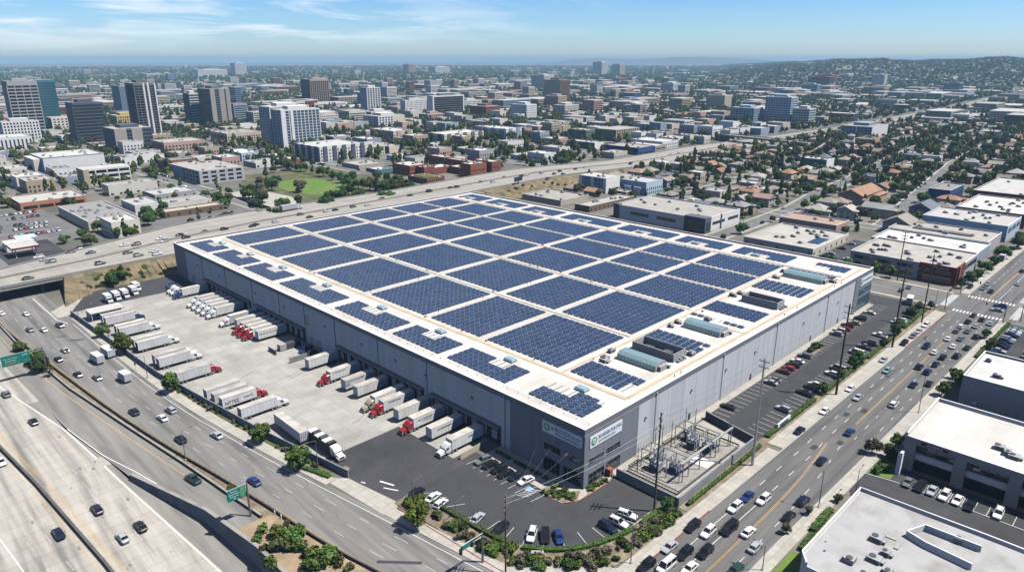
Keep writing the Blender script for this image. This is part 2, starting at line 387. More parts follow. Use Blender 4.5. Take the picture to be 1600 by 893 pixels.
# ramp between freeway and arterial
rl = [(-84, 300), (-83.5, 190), (-80.6, 123), (-76.2,83.9), (-69.0,56.2), (-66.6,35.5), (-66, 10), (-65, -40)]
rr = [(-77, 300), (-76, 200), (-73, 150), (-68.3, 110), (-64.6, 80), (-62.7, 62), (-61, 46), (-59.5, 20), (-58.5, -40)]
yy2 = list(range(-40, 300, 5))
RL = [(at_y(rl, y), y) for y in yy2]; RR = [(at_y(rr, y), y) for y in yy2]
m = MB(); ribbon(m, [(x + .1, y) for x, y in RL], RR, 0); S(m.build('ramp_road', 'road_ramp'))
m = MB(); stripe(m, [(x - 2.2, y) for x, y in RR if y > 68], .18, .008, 1)
stripe(m, [(-80.4, 122.4), (-77.8, 100.3), (-74.6, 86.5), (-72.5, 76)], .22, .008, 0)
S(m.build('ramp_markings', ['white_paint', 'yellow_paint']))
# retaining wall
line = [p for p in resample([(-76.2,83.9), (-69.0,56.2), (-66.6,35.5), (-66.2, 10), (-65.5, -40)], 5)]
m = MB()
a, b = offset(line, 0), offset(line, .9)
for (p, q), (r, s_) in zip(zip(line, line[1:]), zip(b, b[1:])):
    z0, z1 = fz(*p) - .2, fz(*q) - .2
    m.poly([(*p, z0), (*q, z1), (*q, .75), (*p, .75)], 0); m.poly([(*p, .75), (*q, .75), (*s_, .75), (*r, .75)], 1); m.poly([(*r, 0), (*s_, 0), (*s_, .75), (*r, .75)], 1)
p, r = line[0], b[0]; m.poly([(*p, fz(*p) - .2), (*r, fz(*r) - .2), (*r, .75), (*p, .75)], 0)
T(m.build('retaining_wall', ['retaining', 'barrier']), 'tall grey concrete retaining wall holding the ramp above the freeway', 'wall')

# arterial road
ac = smooth([(-54.2, 420), (-53.9, 228), (-53.2, 128), (-47.6, 75.4), (-42.9, 44), (-39.3, 21.9), (-35.6, -3.4), (-30, -40), (-24, -80)], 2)
ay = smooth([(-80, 420), (-75.6, 235), (-71, 171), (-65.8, 107.5), (-57.6, 54.5), (-54.2, 23.4), (-51.3, 10.5), (-45, -30), (-37, -80)], 2)
ys3 = list(range(-78, 418, 4))
AC = [(at_y(ac, y), y) for y in ys3]; AY = [(at_y(ay, y), y) for y in ys3]
m = MB(); ribbon(m, [(x - 1.3, y) for x, y in AY], AC, .004); S(m.build('arterial_road', 'road_arterial'))
m = MB(); stripe(m, AY, .15, .012, 1)
for t in (.25, .5, .75):
    stripe(m, [(a[0] + (b[0] - a[0]) * (t * .93), a[1]) for a, b in zip(AY, AC) if a[1] < 250], .12, .012, 2, (3.6, 8))
stripe(m, [(b[0] - 1.5, b[1]) for b in AC if b[1] < 215], .15, .012, 0)
stripe(m, [(-56.5, 216), (-58.5, 224), (-58.6, 262)], .3, .013, 0)
S(m.build('arterial_markings', ['white_paint', 'yellow_paint', 'worn_paint']))
m = MB(); stripe(m, [(-44.2, 7), (-50.6, 14)], .9, .009); S(m.build('road_patch', 'asphalt_new'))  # bar-shaped cast shadow, painted on the road as a dark strip
m = MB(); stripe(m, [(-61, 196), (-57, 193.5)], 1.3, .009); stripe(m, [(-63.5, 203), (-60.5, 202.4)], .9, .009); S(m.build('road_patch', 'asphalt'))
# barrier of the arterial and of the ramp
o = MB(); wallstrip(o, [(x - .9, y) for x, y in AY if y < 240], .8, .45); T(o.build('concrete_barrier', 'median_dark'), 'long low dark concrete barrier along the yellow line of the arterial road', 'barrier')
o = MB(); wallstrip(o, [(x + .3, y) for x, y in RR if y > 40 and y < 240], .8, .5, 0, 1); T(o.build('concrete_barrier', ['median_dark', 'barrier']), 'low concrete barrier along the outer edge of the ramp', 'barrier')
# planted strip between them and the sandy bank at its southern end
m = MB(); ribbon(m, [(x + .5, y) for x, y in RR], [(at_y(ay, y) - 1.2, y) for x, y in RR], -.005); S(m.build('planted_strip_ground', 'mulch'))
m = MB(); pl = [p for p in RR if p[1] <= 48]; ribbon(m, [(at_y(rl, y) + .9, y) for x, y in pl], [(at_y(ay, y) - 1.2, y) for x, y in pl], .006); S(m.build('sandy_bank_ground', 'dirt'))

# pavement, verge and perimeter wall on the yard side
WALL = [(-52.8, 226), (-49.6, 138.6), (-43.6, 83.6), (-42.3, 73.9), (-37.6, 44.9)]
def wallx(y): return at_y(WALL, y)
yp = [y for y in ys3 if 50 <= y <= 226]
m = MB()
for seg in ([y for y in ys3 if 46 <= y <= 222], [y for y in ys3 if -30 <= y <= 26]):
    l0 = [(at_y(ac, y), y) for y in seg]
    wallstrip(m, offset(l0, -1.45), .13, 2.9, 0, 0)
S(m.build('pavement', 'sidewalk'))
m = MB()
for seg in ([y for y in ys3 if 46 <= y <= 222], [y for y in ys3 if -30 <= y <= 26]): wallstrip(m, [(at_y(ac, y) - .12, y) for y in seg], .135, .25)
S(m.build('kerb', 'kerb'))
m = MB(); ribbon(m, [(at_y(ac, y) + 2.8, y) for y in yp], [(wallx(y), y) for y in yp], .02); S(m.build('verge', 'verge'))
o = MB(); wallstrip(o, resample(WALL, 8), 2.1, .3); T(o.build('perimeter_wall', 'wall_block'), 'long grey block wall between the truck yard and the pavement', 'wall')
# driveway apron
S(MB().poly([(x, y, .016) for x, y in ((-42.6,50.1), (-39.7,20.7), (-35.2, 28), (-37.8, 44.5))]).build('driveway_apron', 'sidewalk'))

# the truck yard
YARD = [(-52.6, 226), (-49.4, 138.6), (-43.4, 83.6), (-42.1, 73.9), (-37.6, 56.8), (.5, 56.8), (.5, 229.5), (-52.7, 229.5)]
sheet('yard_concrete', YARD, .0, 'yard_concrete')
sheet('yard_asphalt', [(-52.7, 229.5), (.5, 229.5), (.5, 268), (-38, 264), (-52, 240)], .0, 'asphalt_new')
sheet('gate_asphalt', [(-37.6, 56.8), (-37.8, 44.5), (-34.8, 28), (-31, 27.5), (-7, 28.5), (-7, 33), (-13.3, 33), (-13.3, 56.8)], .0, 'asphalt')
sheet('dock_apron', [(-13.3, 33), (.5, 33), (.5, 56.8), (-13.3, 56.8)], .0, 'yard_concrete')
FAN = [(-30.9, 28.5), (-28.6, 22), (-28.1, 12), (-27.5, 3), (-26, -3.5), (-22.3, -9.2), (-16.5, -13.6), (-9.8, -16), (-3.8, -17), (4.5, -17), (10, -15.8), (10, -1.5), (7.3, -2.6), (-7.3, 0), (-7.3, 28.5)]
sheet('front_car_park', FAN, .004, 'asphalt_new')

# the boulevard
BL = [(-60, -25.6), (-20, -26.2), (31, -26.6), (208, -27.4), (1300, -38)]
BR = [(-60, -43.0), (12, -42.6), (70, -43.6), (206, -45.2), (1300, -60)]
m = MB(); ribbon(m, resample(BL, 40), resample([(BL[i][0], BR[i][1]) for i in range(len(BR))], 40), .005)
S(m.build('boulevard', 'road_boulevard'))
def by(line, x):
    for a, b in zip(line, line[1:]):
        if a[0] <= x <= b[0]: return a[1] + (b[1] - a[1]) * (x - a[0]) / (b[0] - a[0])
    return line[-1][1]
def along(x0, x1, f, st=6): return [(x, f(x)) for x in np.arange(x0, x1 + .01, st).tolist()]
m = MB()
yl = lambda x: -36.3 + (max(0, min(1, (x - 18) / 48)) ** 2) * 3.2
for d in (0, .34): stripe(m, along(-50, 66, lambda x: yl(x) - d), .11, .013, 1)
for d in (0, .34): stripe(m, along(80, 205, lambda x: -35.2 - d), .11, .013, 1)
for k in (1, 2):
    stripe(m, along(-50, 22, lambda x: by(BL, x) - k * 3.25), .14, .013, 0)
    stripe(m, along(22, 200, lambda x: by(BL, x) - k * (3.25 if x < 60 else 2.9)), .14, .013, 0, (3, 6.5))
stripe(m, along(-50, 204, lambda x: yl(x) - 3.5 if x < 66 else -38.2), .13, .013, 0, (2.6, 6))
stripe(m, along(72, 204, lambda x: -41.6), .13, .013, 0, (2.6, 6))
for d in (0, .35): stripe(m, along(236, 900, lambda x: -35.2 - (x - 236) * .014 - d), .16, .013, 1)
stripe(m, along(236, 330, lambda x: -38.8), .16, .013, 0); stripe(m, along(236, 330, lambda x: -31.5), .14, .013, 0, (3, 6))
for x0 in (209.2, 233.6):                                   # the two zebra crossings
    for k in range(14):
        y = -27.9 - k * 1.28; m.poly([(x0 - 1.5, y, .014), (x0 + 1.5, y, .014), (x0 + 1.5, y - .62, .014), (x0 - 1.5, y - .62, .014)], 0)
S(m.build('boulevard_markings', ['white_paint', 'yellow_paint']))
# cross street at the intersection
S(MB().poly([(211.5, -400, .003), (232, -400, .003), (232, 245, .003), (211.5, 245, .003)]).build('cross_street', 'street'))
m = MB()
for x in (221.3, 221.8): stripe(m, [(x, -18), (x, 240)], .13, .012, 1); stripe(m, [(x, -300), (x, -48)], .13, .012, 1)
for y0 in (-23.5, -48.5):
    for k in range(14): x = 212.6 + k * 1.42; m.poly([(x, y0 - 1.4, .013), (x + .7, y0 - 1.4, .013), (x + .7, y0 + 1.4, .013), (x, y0 + 1.4, .013)], 0)
S(m.build('cross_street_markings', ['white_paint', 'yellow_paint']))
m = MB(); k = MB(); rk = MB()
wallstrip(m, along(-22, 52, lambda x: by(BL, x) + 1.7), .13, 3.2); wallstrip(m, along(52.2, 206, lambda x: by(BL, x) + 2.3), .13, 4.5); wallstrip(k, along(-22, 206, lambda x: by(BL, x) + .05), .135, .28)
wallstrip(m, along(236, 900, lambda x: by(BL, x) + 1.7, 12), .13, 3.4)
wallstrip(m, along(-10, 206, lambda x: by(BR, x) - 1.6), .13, 3.0); wallstrip(k, along(-10, 206, lambda x: by(BR, x) - .05), .135, .28)
wallstrip(m, along(238, 700, lambda x: by(BR, x) - 1.6, 12), .13, 3.0)
for x in (209.8, 233.7): wallstrip(m, [(x, -22), (x, 40)], .13, 2.4)
S(m.build('pavement', 'sidewalk')); S(k.build('kerb', 'kerb'))
wallstrip(rk, along(-22, 16, lambda x: by(BL, x) - .02), .14, .34); wallstrip(rk, along(150, 206, lambda x: by(BL, x) - .02), .14, .34); wallstrip(rk, [(-36.6, 26), (-34.5, -5), (-31, -30)], .14, .3)
S(rk.build('red_kerb', 'red_kerb'))
S(MB().poly([(x, y, .14) for x, y in ((-14, -26), (-34, -4), (-33, -28), (-25, -30))]).build('corner_pavement', 'sidewalk'))

# landscape beds round the front car park
m = MB(); inner = FAN[:10]; outer = [(-36, 28), (-35.2, 18), (-34.4, 6), (-32.6, -6), (-28.5, -14), (-20.5, -21.4), (-12, -23), (-4, -23.4), (4.5, -23.4), (9.8, -23.4)]
ribbon(m, outer, inner, .1, 0); S(m.build('landscape_bed', 'mulch'))
m = MB(); wallstrip(m, inner, .16, .22); wallstrip(m, [(-7.3, 28.5), (-7.3, 4.6), (-8.4, 2.6), (-8, 0), (-5, -2.2), (0, -2.6), (7.3, -2.6)], .16, .22); S(m.build('car_park_kerb', 'kerb'))
# bed at the office corner and path along the dock front
S(MB().poly([(x, y, .03) for x, y in ((-7.2, 28.5), (-7.2, 3), (-8.2, 2), (-7.6, -.6), (-4, -2.3), (7.3, -2.6), (10, -1.6), (10, -.1), (-.1, -.1), (-.1, 28.5))]).build('office_forecourt', 'sidewalk'))
S(MB().poly([(x, y, .05) for x, y in ((-8.1, 7), (-5.6, 7), (-3.6, 2), (-1, 0), (-4.4, -1.9), (-7.5, -.4), (-8, 2))]).build('office_bed', 'mulch'))
S(MB().poly([(x, y, .05) for x, y in ((0.5, -.5), (7, -.5), (7, -2.4), (-1, -2.3))]).build('office_bed', 'mulch'))
wk = MB(); wallstrip(wk, [(-8.5, 4.4), (-8.1, 1), (-7.2, -.9), (-4.2, -2.5), (-1, -2.6)], .17, .25); wallstrip(wk, [(-1, -2.7), (7.2, -2.8)], .17, .25); S(wk.build('red_kerb', 'red_kerb'))

# right-hand car park
sheet('side_car_park', [(50.5, -.9), (194, -.9), (204, 9), (206.4, 9), (206.4, -14), (198, -19.6), (50.5, -19.6)], .004, 'asphalt_new')
S(MB().box(10.2, -2.4, 0, 192, -.02, .12).build('building_pavement', 'sidewalk'))
m = MB(); ribbon(m, [(10, -19.6), (60, -20.2), (130, -20.6), (206, -19.4)], along(10, 206, lambda x: by(BL, x) + 3.2, 196 / 3), .05); S(m.build('boulevard_bed', 'mulch'))
def stalls(name, p0, dv, nv, n, length, w=.1):
    """n stall lines from p0, stepping dv, each running along nv."""
    m = MB()
    for k in range(n):
        x, y = p0[0] + dv[0] * k, p0[1] + dv[1] * k; stripe(m, [(x, y), (x + nv[0] * length, y + nv[1] * length)], w, .012)
    S(m.build(name, 'white_paint'))
stalls('stall_markings', (53, -2.7), (2.7, 0), (0, -1), 53, 5)
stalls('stall_markings', (56, -19.3), (2.7, 0), (.12, 1), 48, 5)
stalls('stall_markings', (-8.2, 28), (0, -2.55), (-1, .1), 10, 4.6)
for i, (a, b) in enumerate(((.05, 7.),)): pass
m = MB()
for k in range(13):      # fan of stalls along the curved kerb
    t = k / 12; i = t * 8.2; j = int(i); f = i - j
    p = lerp(FAN[j], FAN[j + 1], f); q = (-7 + (p[0] + 7) * .72, 6 + (p[1] - 6) * .72)
    d = math.hypot(q[0] - p[0], q[1] - p[1]); q = lerp(p, q, 4.8 / d); stripe(m, [p, q], .11, .012)
for k in range(5): stripe(m, [(-8 - k * .9, 7.2), (-9.6 - k * .9, 9.6)], .12, .012)
stripe(m, [(-33, 38), (-31.6, 34)], .5, .012); stripe(m, [(-34, 35), (-32.2, 31.5)], .35, .012); stripe(m, [(-36.5, 41), (-36, 39.8)], .35, .012)
S(m.build('stall_markings', 'white_paint'))
m = MB()
for y in (9.2, 12.2): m.poly([(-10.2, y - .8, .014), (-8.4, y - .8, .014), (-8.4, y + .8, .014), (-10.2, y + .8, .014)])
S(m.build('accessible_bay_symbols', 'blue_paint'))
# car parks right of the boulevard
sheet('office_car_park', [(45, -46.4), (55.5, -46.2), (64.5, -53), (64.5, -110), (34, -110), (38, -76), (37.2, -51)], .003, 'asphalt')
m = MB(); wallstrip(m, [(55.6, -46.4), (56.8, -53), (56.8, -110)], .14, .3); S(m.build('car_park_kerb', 'kerb'))
stalls('stall_markings', (57, -54.4), (0, -2.58), (1, 0), 18, 5, .1)
sheet('gap_car_park', [(92, -47), (115.5, -47), (115.5, -110), (92, -110)], .003, 'asphalt')
stalls('stall_markings', (110, -52), (0, -2.7), (1, 0), 12, 5)
sheet('corner_car_park', [(141, -49), (206, -49), (206, -110), (141, -110)], .003, 'asphalt')
stalls('stall_markings', (160, -49.4), (2.6, 0), (0, -1), 17, 4.8)
sheet('lawn', [(56.5, -46.6), (68, -47.2), (64.2, -51.8), (57.2, -51.8)], .03, 'lawn')
sheet('lawn', [(-6, -46.2), (14, -46), (14, -49), (-6, -49)], .03, 'lawn')
sheet('lawn', [(22, -46.2), (36, -46), (37, -51), (22, -48.5)], .02, 'mulch')
sheet('lawn', [(92, -47), (116, -47), (112, -51), (94, -51)], .02, 'lawn')
sheet('paving', [(66, -46.8), (95, -47), (90, -51.5), (66, -51.5)], .025, 'sidewalk')

# elevated freeway behind the warehouse
NE = [(-420, 205), (-160, 243), (-70, 264), (-20, 266.2), (4, 266.5), (60, 275), (150, 287), (270, 291), (460, 297), (700, 298), (1000, 296), (1600, 302), (2300, 345), (3500, 420)]
FE = [(-420, 230), (-160, 262), (-63, 297), (-34, 307), (29, 332), (75, 339), (178, 335), (293, 344), (460, 346), (640, 350), (760, 338), (1000, 325), (1600, 330), (2300, 375), (3500, 450)]
def cz(x, y): return 6.5 if x < 330 else max(.4, 6.5 - (x - 330) * .045)
m = MB(); n1, f1 = [], []
for k in range(len(NE) - 1):
    n = 8
    for j in range(n): n1.append(lerp(NE[k], NE[k + 1], j / n)); f1.append(lerp(FE[k], FE[k + 1], j / n))
ribbon(m, n1, f1, 0, 0, cz); S(m.build('elevated_freeway', 'road_overpass'))
m = MB()
for t in (.03, .97): stripe(m, [lerp(a, b, t) for a, b in zip(n1, f1)], .3, .02, 0, None, cz)
for t in (.455, .545): stripe(m, [lerp(a, b, t) for a, b in zip(n1, f1)], .3, .02, 1, None, cz)
for t in (.13, .24, .35, .65, .76, .87): stripe(m, [lerp(a, b, t) for a, b in zip(n1, f1)], .2, .02, 0, (4, 8), cz)
S(m.build('elevated_freeway_markings', ['white_paint', 'yellow_paint']))
o = MB(); wallstrip(o, [lerp(a, b, .5) for a, b in zip(n1, f1)], .9, .8, 0, None, cz); T(o.build('concrete_barrier', 'barrier'), 'pale median barrier down the middle of the elevated freeway', 'barrier')
o = MB(); wallstrip(o, n1, .9, .4, 0, None, cz, -.3); T(o.build('freeway_parapet', 'barrier'), 'concrete parapet on the warehouse side of the elevated freeway', 'parapet')
o = MB(); wallstrip(o, f1, .9, .4, 0, None, cz, -.3); T(o.build('freeway_parapet', 'barrier'), 'concrete parapet on the park side of the elevated freeway', 'parapet')
# bridge over the arterial: girders, abutments, columns
t = empty('overpass_bridge', (-64, 280, 0)); T(t, 'concrete overpass carrying the freeway over the arterial road', 'bridge')
def loc(mb): return mb.at(64, -280, 0)
m = loc(MB())
ln = [(x, by(NE, x)) for x in range(-104, -37, 6)]; lf = [(x, by(FE, x)) for x in range(-104, -37, 6)]
for (a, b), (c, d) in zip(zip(ln, ln[1:]), zip(lf, lf[1:])):
    q = (a, b, d, c); m.prism(q, 4.9, 6.45, bottom=True)
m.build('deck', 'barrier', t)
for x in (-102.5, -44.5):
    loc(MB()).prism([(x, by(NE, x) + .6), (x + 6, by(NE, x) + .6), (x + 6, by(FE, x) - .6), (x, by(FE, x) - .6)], 0, 4.9).build('abutment', 'retaining', t)
for s_ in (.15, .5, .85):
    x = -52.5; y = by(NE, x) + (by(FE, x) - by(NE, x)) * s_; loc(MB()).tube((x, y, 0), (x, y, 5.2), .7, .9, 10).build('column', 'barrier', t)
# embankments
m = MB()
for (a, b) in zip(n1, n1[1:]):
    if a[0] < -45 or a[0] > 420: continue
    def foot(p): return (p[0], p[1] - 3.0 * cz(*p) * (.62 if p[0] < 10 else .8) , 0)
    fa, fb = foot(a), foot(b); za, zb = cz(*a), cz(*b)
    mid = lambda p, f_, z: ((p[0] + f_[0]) / 2 + R.uniform(-.4, .4), (p[1] + f_[1]) / 2 + R.uniform(-.8, .8), z * .52 + R.uniform(-.3, .4))
    ma, mb_ = mid(a, fa, za), mid(b, fb, zb)
    m.poly([(fa[0], fa[1], -.1), (fb[0], fb[1], -.1), mb_, ma]); m.poly([ma, mb_, (b[0], b[1] + .2, zb - .15), (a[0], a[1] + .2, za - .15)])
m.poly([(-52, 238, -.1), (-45, 246, .2), (-44.4, 266, 6.3), (-46, 262, 4.5)]); m.poly([(-45, 246, .2), (-38, 250, .1), (-38, 266, 6.3), (-44.4, 266, 6.3)])
for (a, b) in zip(f1, f1[1:]):
    if a[0] < -45 or a[0] > 700: continue
    za, zb = cz(*a), cz(*b); m.poly([(a[0], a[1] - .2, za - .15), (b[0], b[1] - .2, zb - .15), (b[0], b[1] + zb * 1.8, -.1), (a[0], a[1] + za * 1.8, -.1)])
S(m.build('embankment_terrain', 'dry_grass'))
S(MB().poly([(x, y, .02) for x, y in ((-53.6, 226), (-52.4, 229), (-43, 247), (-45, 250), (-58, 236), (-57.5, 226))]).build('corner_pavement', 'sidewalk'))

# ------------------------------------------------------------------ wear on the paving
mat('scuff_concrete', (.33, .315, .285), .9, .2, .5); mat('scuff_asphalt', (.05, .05, .053), .9, .2, .5); mat('tar', (.045, .045, .047), .7, .1, 1); mat('oil', (.2, .19, .17), .6, .3, .4)
def arc(x, y, a, r, sweep, n=14): return [(x + r * (math.sin(a + sweep * k / n) - math.sin(a)), y - r * (math.cos(a + sweep * k / n) - math.cos(a))) for k in range(n + 1)]
rw0 = random.Random(23); m = MB()
for k in range(64):
    y = rw0.uniform(62, 226); x = rw0.uniform(-34, -15); a = rw0.choice((0, PI)) + rw0.uniform(-.3, .3); l = arc(x, y, a, rw0.choice((-1, 1)) * rw0.uniform(9, 40), rw0.uniform(.2, .7))
    l = [p for p in l if wallx(min(225, max(46, p[1]))) + 1.5 < p[0] < -2 and 58 < p[1] < 226]
    if len(l) > 2:
        stripe(m, l, .22, .005); stripe(m, offset(l, 1.9), .22, .005)
S(m.build('tyre_marks', 'scuff_concrete'))
m = MB()
for k in range(9):
    x, y = rw0.uniform(-33, -14), rw0.uniform(34, 55); l = [p for p in arc(x, y, rw0.uniform(0, 6.3), rw0.choice((-1, 1)) * rw0.uniform(9, 26), rw0.uniform(.3, .8)) if -34 < p[0] < -14 and 30 < p[1] < 56]
    if len(l) > 2: stripe(m, l, .2, .006); stripe(m, offset(l, 1.9), .2, .006)
S(m.build('tyre_marks', 'scuff_asphalt'))
m = MB()
for k in range(44):                       # sealed cracks
    if k % 2: x, y, a = rw0.uniform(-20, 200), rw0.uniform(-42, -28), rw0.choice((0, 0, PI / 2))
    else: y = rw0.uniform(-10, 210); x = rw0.uniform(at_y(ay, y) + 1, at_y(ac, y) - 1); a = rw0.choice((PI / 2, PI / 2, 0))
    l = [(x, y)]
    for q in range(rw0.randrange(3, 9)): a += rw0.uniform(-.35, .35); l.append((l[-1][0] + math.cos(a) * 1.2, l[-1][1] + math.sin(a) * 1.2))
    l = [p for p in l if (k % 2 and -42.4 < p[1] < -27.2) or (k % 2 == 0 and at_y(ay, p[1]) + .4 < p[0] < at_y(ac, p[1]) - .4)]
    if len(l) > 2: stripe(m, l, rw0.uniform(.04, .09), .0105)
for k in range(9):
    x, y = rw0.uniform(0, 200), rw0.uniform(-41, -29); w_ = rw0.uniform(1, 5); m.poly([(x, y, .0102), (x + w_, y, .0102), (x + w_, y + 1.4, .0102), (x, y + 1.4, .0102)], 0)
S(m.build('crack_sealing', 'tar'))
m = MB()
for k in range(60):
    y = rw0.uniform(-40, 120); x = rw0.uniform(at_y(md, y) - 8, at_y(rw, y) - .8); z = fz(x, y) - .0135; r = rw0.uniform(.15, .5); m.poly([(x + r * math.cos(t_) * rw0.uniform(.6, 1), y + 1.7 * r * math.sin(t_), z + .0025 - (0 if y > 96 else 0) + (fz(x, y + 1.7 * r * math.sin(t_)) - fz(x, y))) for t_ in np.arange(0, 6.28, .7)], 0)
S(m.build('oil_spots', 'oil'))

# ------------------------------------------------------------------ lettering
def text_mesh(txt, size, material, depth=.02):
    cu = bpy.data.curves.new('lettering', 'FONT'); cu.body = txt; cu.size = size; cu.extrude = depth; cu.align_x = 'CENTER'; cu.align_y = 'CENTER'; cu.resolution_u = 2
    o = bpy.data.objects.new('lettering', cu); COL.objects.link(o)
    dg = bpy.context.evaluated_depsgraph_get(); me = bpy.data.meshes.new_from_object(o.evaluated_get(dg))
    bpy.data.objects.remove(o); bpy.data.curves.remove(cu); me.materials.clear(); me.materials.append(MATS[material]); return me
def lettering(txt, size, material, parent, loc, face, w=None):
    """face: 'x-' looks towards -X, 'y-' towards -Y, 'y+' towards +Y, 'x+'. w: squeeze to this width."""
    me = text_mesh(txt, size, material); o = link('lettering', me, parent, loc)
    if w:
        xs = [v.co.x for v in me.vertices]; k = w / max(.01, max(xs) - min(xs)); o.scale = (k, 1, 1)
    o.rotation_euler = (PI / 2, 0, {'x-': -PI / 2, 'y-': 0, 'y+': PI, 'x+': PI / 2}[face]); return o

# ------------------------------------------------------------------ the warehouse
WL, WD, RZ, PZ = 191.7, 252.6, 15.5, 16.15
wh = empty('warehouse'); T(wh, 'huge flat white roofed grey warehouse covered with solar panels', 'warehouse')
m = MB()                                                    # core
m.box(.15, .15, 0, WL - .15, WD - .15, RZ - .05); m.build('core_wall', 'wh_joint', wh)
m = MB(); z1 = 14.6
def panels(m, axis, at, a, b, z0, z1, step, t=.14, mat_=0, out=-1):
    n = max(1, round((b - a) / step)); s_ = (b - a) / n
    for k in range(n):
        p, q = a + k * s_ + .035, a + (k + 1) * s_ - .035
        if axis == 'y': m.box(p, at, z0, q, at + t, z1, mat_)
        else: m.box(at, p, z0, at + t, q, z1, mat_)
for ax, at_, a, b, lo, hi, st in (('y', 0, 22, 172.5, 0, z1, 7.2), ('x', 0, 25, 240, 5.9, z1, 7.2), ('x', WL - .14, 0, WD, 0, z1, 8), ('y', WD - .14, 0, WL, 0, z1, 8), ('x', 0, 25, 28.6, 0, 5.9, 8), ('x', 0, 57.8, 61.8, 0, 5.9, 8), ('x', 0, 109.2, 131.8, 0, 5.9, 8), ('x', 0, 170.2, 174.8, 0, 5.9, 8), ('x', 0, 219.2, 240, 0, 5.9, 8)):
    m = MB(); panels(m, ax, at_, a, b, lo, hi, st); m.build('wall_face', 'wh_light', wh)
m = MB(); z2 = PZ
m.box(-.06, -.06, z1, WL + .06, .3, z2); m.box(-.06, .3, z1, .3, WD - .3, z2); m.box(WL - .3, .3, z1, WL + .06, WD - .3, z2); m.box(-.06, WD - .3, z1, WL + .06, WD + .06, z2)
m.build('parapet', 'wh_band', wh)
m = MB(); z = PZ
m.box(-.1, -.1, z, WL + .1, .42, z + .06); m.box(-.1, .42, z, .42, WD - .42, z + .06); m.box(WL - .42, .42, z, WL + .1, WD - .42, z + .06); m.box(-.1, WD - .42, z, WL + .1, WD + .1, z + .06)
m.build('parapet_cap', 'roof_cap', wh)
MB().box(.3, .3, RZ - .04, WL - .3, WD - .3, RZ).build('roof', 'roof_white', wh)
# darker office corners: near one and far one, and the dark strip at the north-west corner
m = MB(); h = 14.62
for ax, at_, a, b, lo, hi, st, th in (('y', -.22, -.22, 22, 0, h, 7.4, .3), ('x', -.22, .08, 25, 0, h, 8.3, .3), ('x', -.1, 240, WD, 0, h, 6.3, .2), ('y', -.22, 172.5, WL + .1, 9.3, h, 6.3, .3), ('y', -.22, 172.5, 177, 0, 9.3, 4.5, .3), ('y', -.22, 177, WL + .1, 5.6, 6.4, 15, .3)):
    m = MB(); panels(m, ax, at_, a, b, lo, hi, st, th); m.build('dark_wall_face', 'wh_dark', wh)
MB().box(177.2, -.1, 0, WL, .1, 9.3).build('glass_front', 'glass_teal', wh)
m = MB()
for k in range(10): x = 177.3 + k * 1.58; m.box(x, -.2, 0, x + .09, -.1, 5.6); m.box(x, -.2, 6.4, x + .09, -.1, 9.3)
m.build('glass_front_mullions', 'wh_band', wh)
def window(face, a, b, z0, z1, n, at=-.22):
    """One strip window let in front of the office wall with its frame and panes."""
    f = MB(); p = MB()
    def bx(mb, u0, u1, w0, w1, d0, d1):
        if face == 'x': mb.box(at - d1, u0, w0, at - d0, u1, w1, bottom=True)
        else: mb.box(u0, at - d1, w0, u1, at - d0, w1, bottom=True)
    bx(p, a, b, z0, z1, -.02, .03)
    bx(f, a - .12, b + .12, z0 - .14, z0, 0, .14); bx(f, a - .12, b + .12, z1, z1 + .1, 0, .1); bx(f, a - .12, a, z0, z1, 0, .1); bx(f, b, b + .12, z0, z1, 0, .1)
    for k in range(1, n): u = a + (b - a) * k / n; bx(f, u - .04, u + .04, z0, z1, .03, .08)
    bx(f, a, b, (z0 + z1) / 2 - .03, (z0 + z1) / 2 + .03, .03, .075)
    o = f.build('window', 'wh_band', wh); p.build('pane', 'glass', o); return o
for a, b, z0, zz1 in ((7.4, 12.7, 6.3, 7.9), (.7, 6, 6.3, 7.9), (7.4, 12.8, .3, 4), (.7, 6.2, .3, 4)): window('x', a, b, z0, zz1, 4)
for a, b, z0, zz1 in ((1.8, 7.4, 6, 7.5), (8.8, 14.1, 6, 7.6), (1.8, 7.8, .3, 3.4), (8.9, 14.4, .3, 3.6)): window('y', a, b, z0, zz1, 4)
# docks: dark recess, doors with bumpers, canopies
for (a, b), n in (((29, 57.5), 7), ((62, 109), 11), ((132, 170), 9), ((175, 219), 10)):
    MB().box(-.02, a, 0, .12, b, 5.2).build('dock_recess', 'dock_dark', wh)
    c = MB(); c.box(-1.3, a - .4, 5.2, 0, b + .4, 5.75, bottom=True); c.box(-1.36, a - .5, 5.62, -1.3, b + .5, 5.86)
    c.build('dock_canopy', 'wh_dark', wh)
    for k in range(n):
        y = a + (k + .5) * (b - a) / n
        d = MB().box(-.08, y - 1.25, 1.2, -.02, y + 1.25, 4.1).build('dock_door', 'dock_door', wh)
        q = MB(); q.box(-.34, y - 1.6, 1.0, -.08, y - 1.3, 4.4); q.box(-.34, y + 1.3, 1.0, -.08, y + 1.6, 4.4); q.box(-.34, y - 1.3, 4.1, -.08, y + 1.3, 4.5); q.box(-.5, y - .5, .9, -.08, y + .5, 1.15)
        q.build('dock_seal', 'black_plastic', d)
for y in (122, 127.5): MB().box(-.08, y - 1.4, 0, -.02, y + 1.4, 3.6).build('dock_door', 'dock_door', wh)
MB().box(-.07, 231, 0, -.02, 235, 4.2).build('dock_door', 'dock_door', wh)
v = MB()
for i in range(4):
    for j in range(3): v.box(-.12, 128.6 + j * 1.1, 7.6 + i * 1.0, 0, 129.3 + j * 1.1, 8.2 + i * 1.0, bottom=True)
v.build('vent_grid', 'hvac', wh)
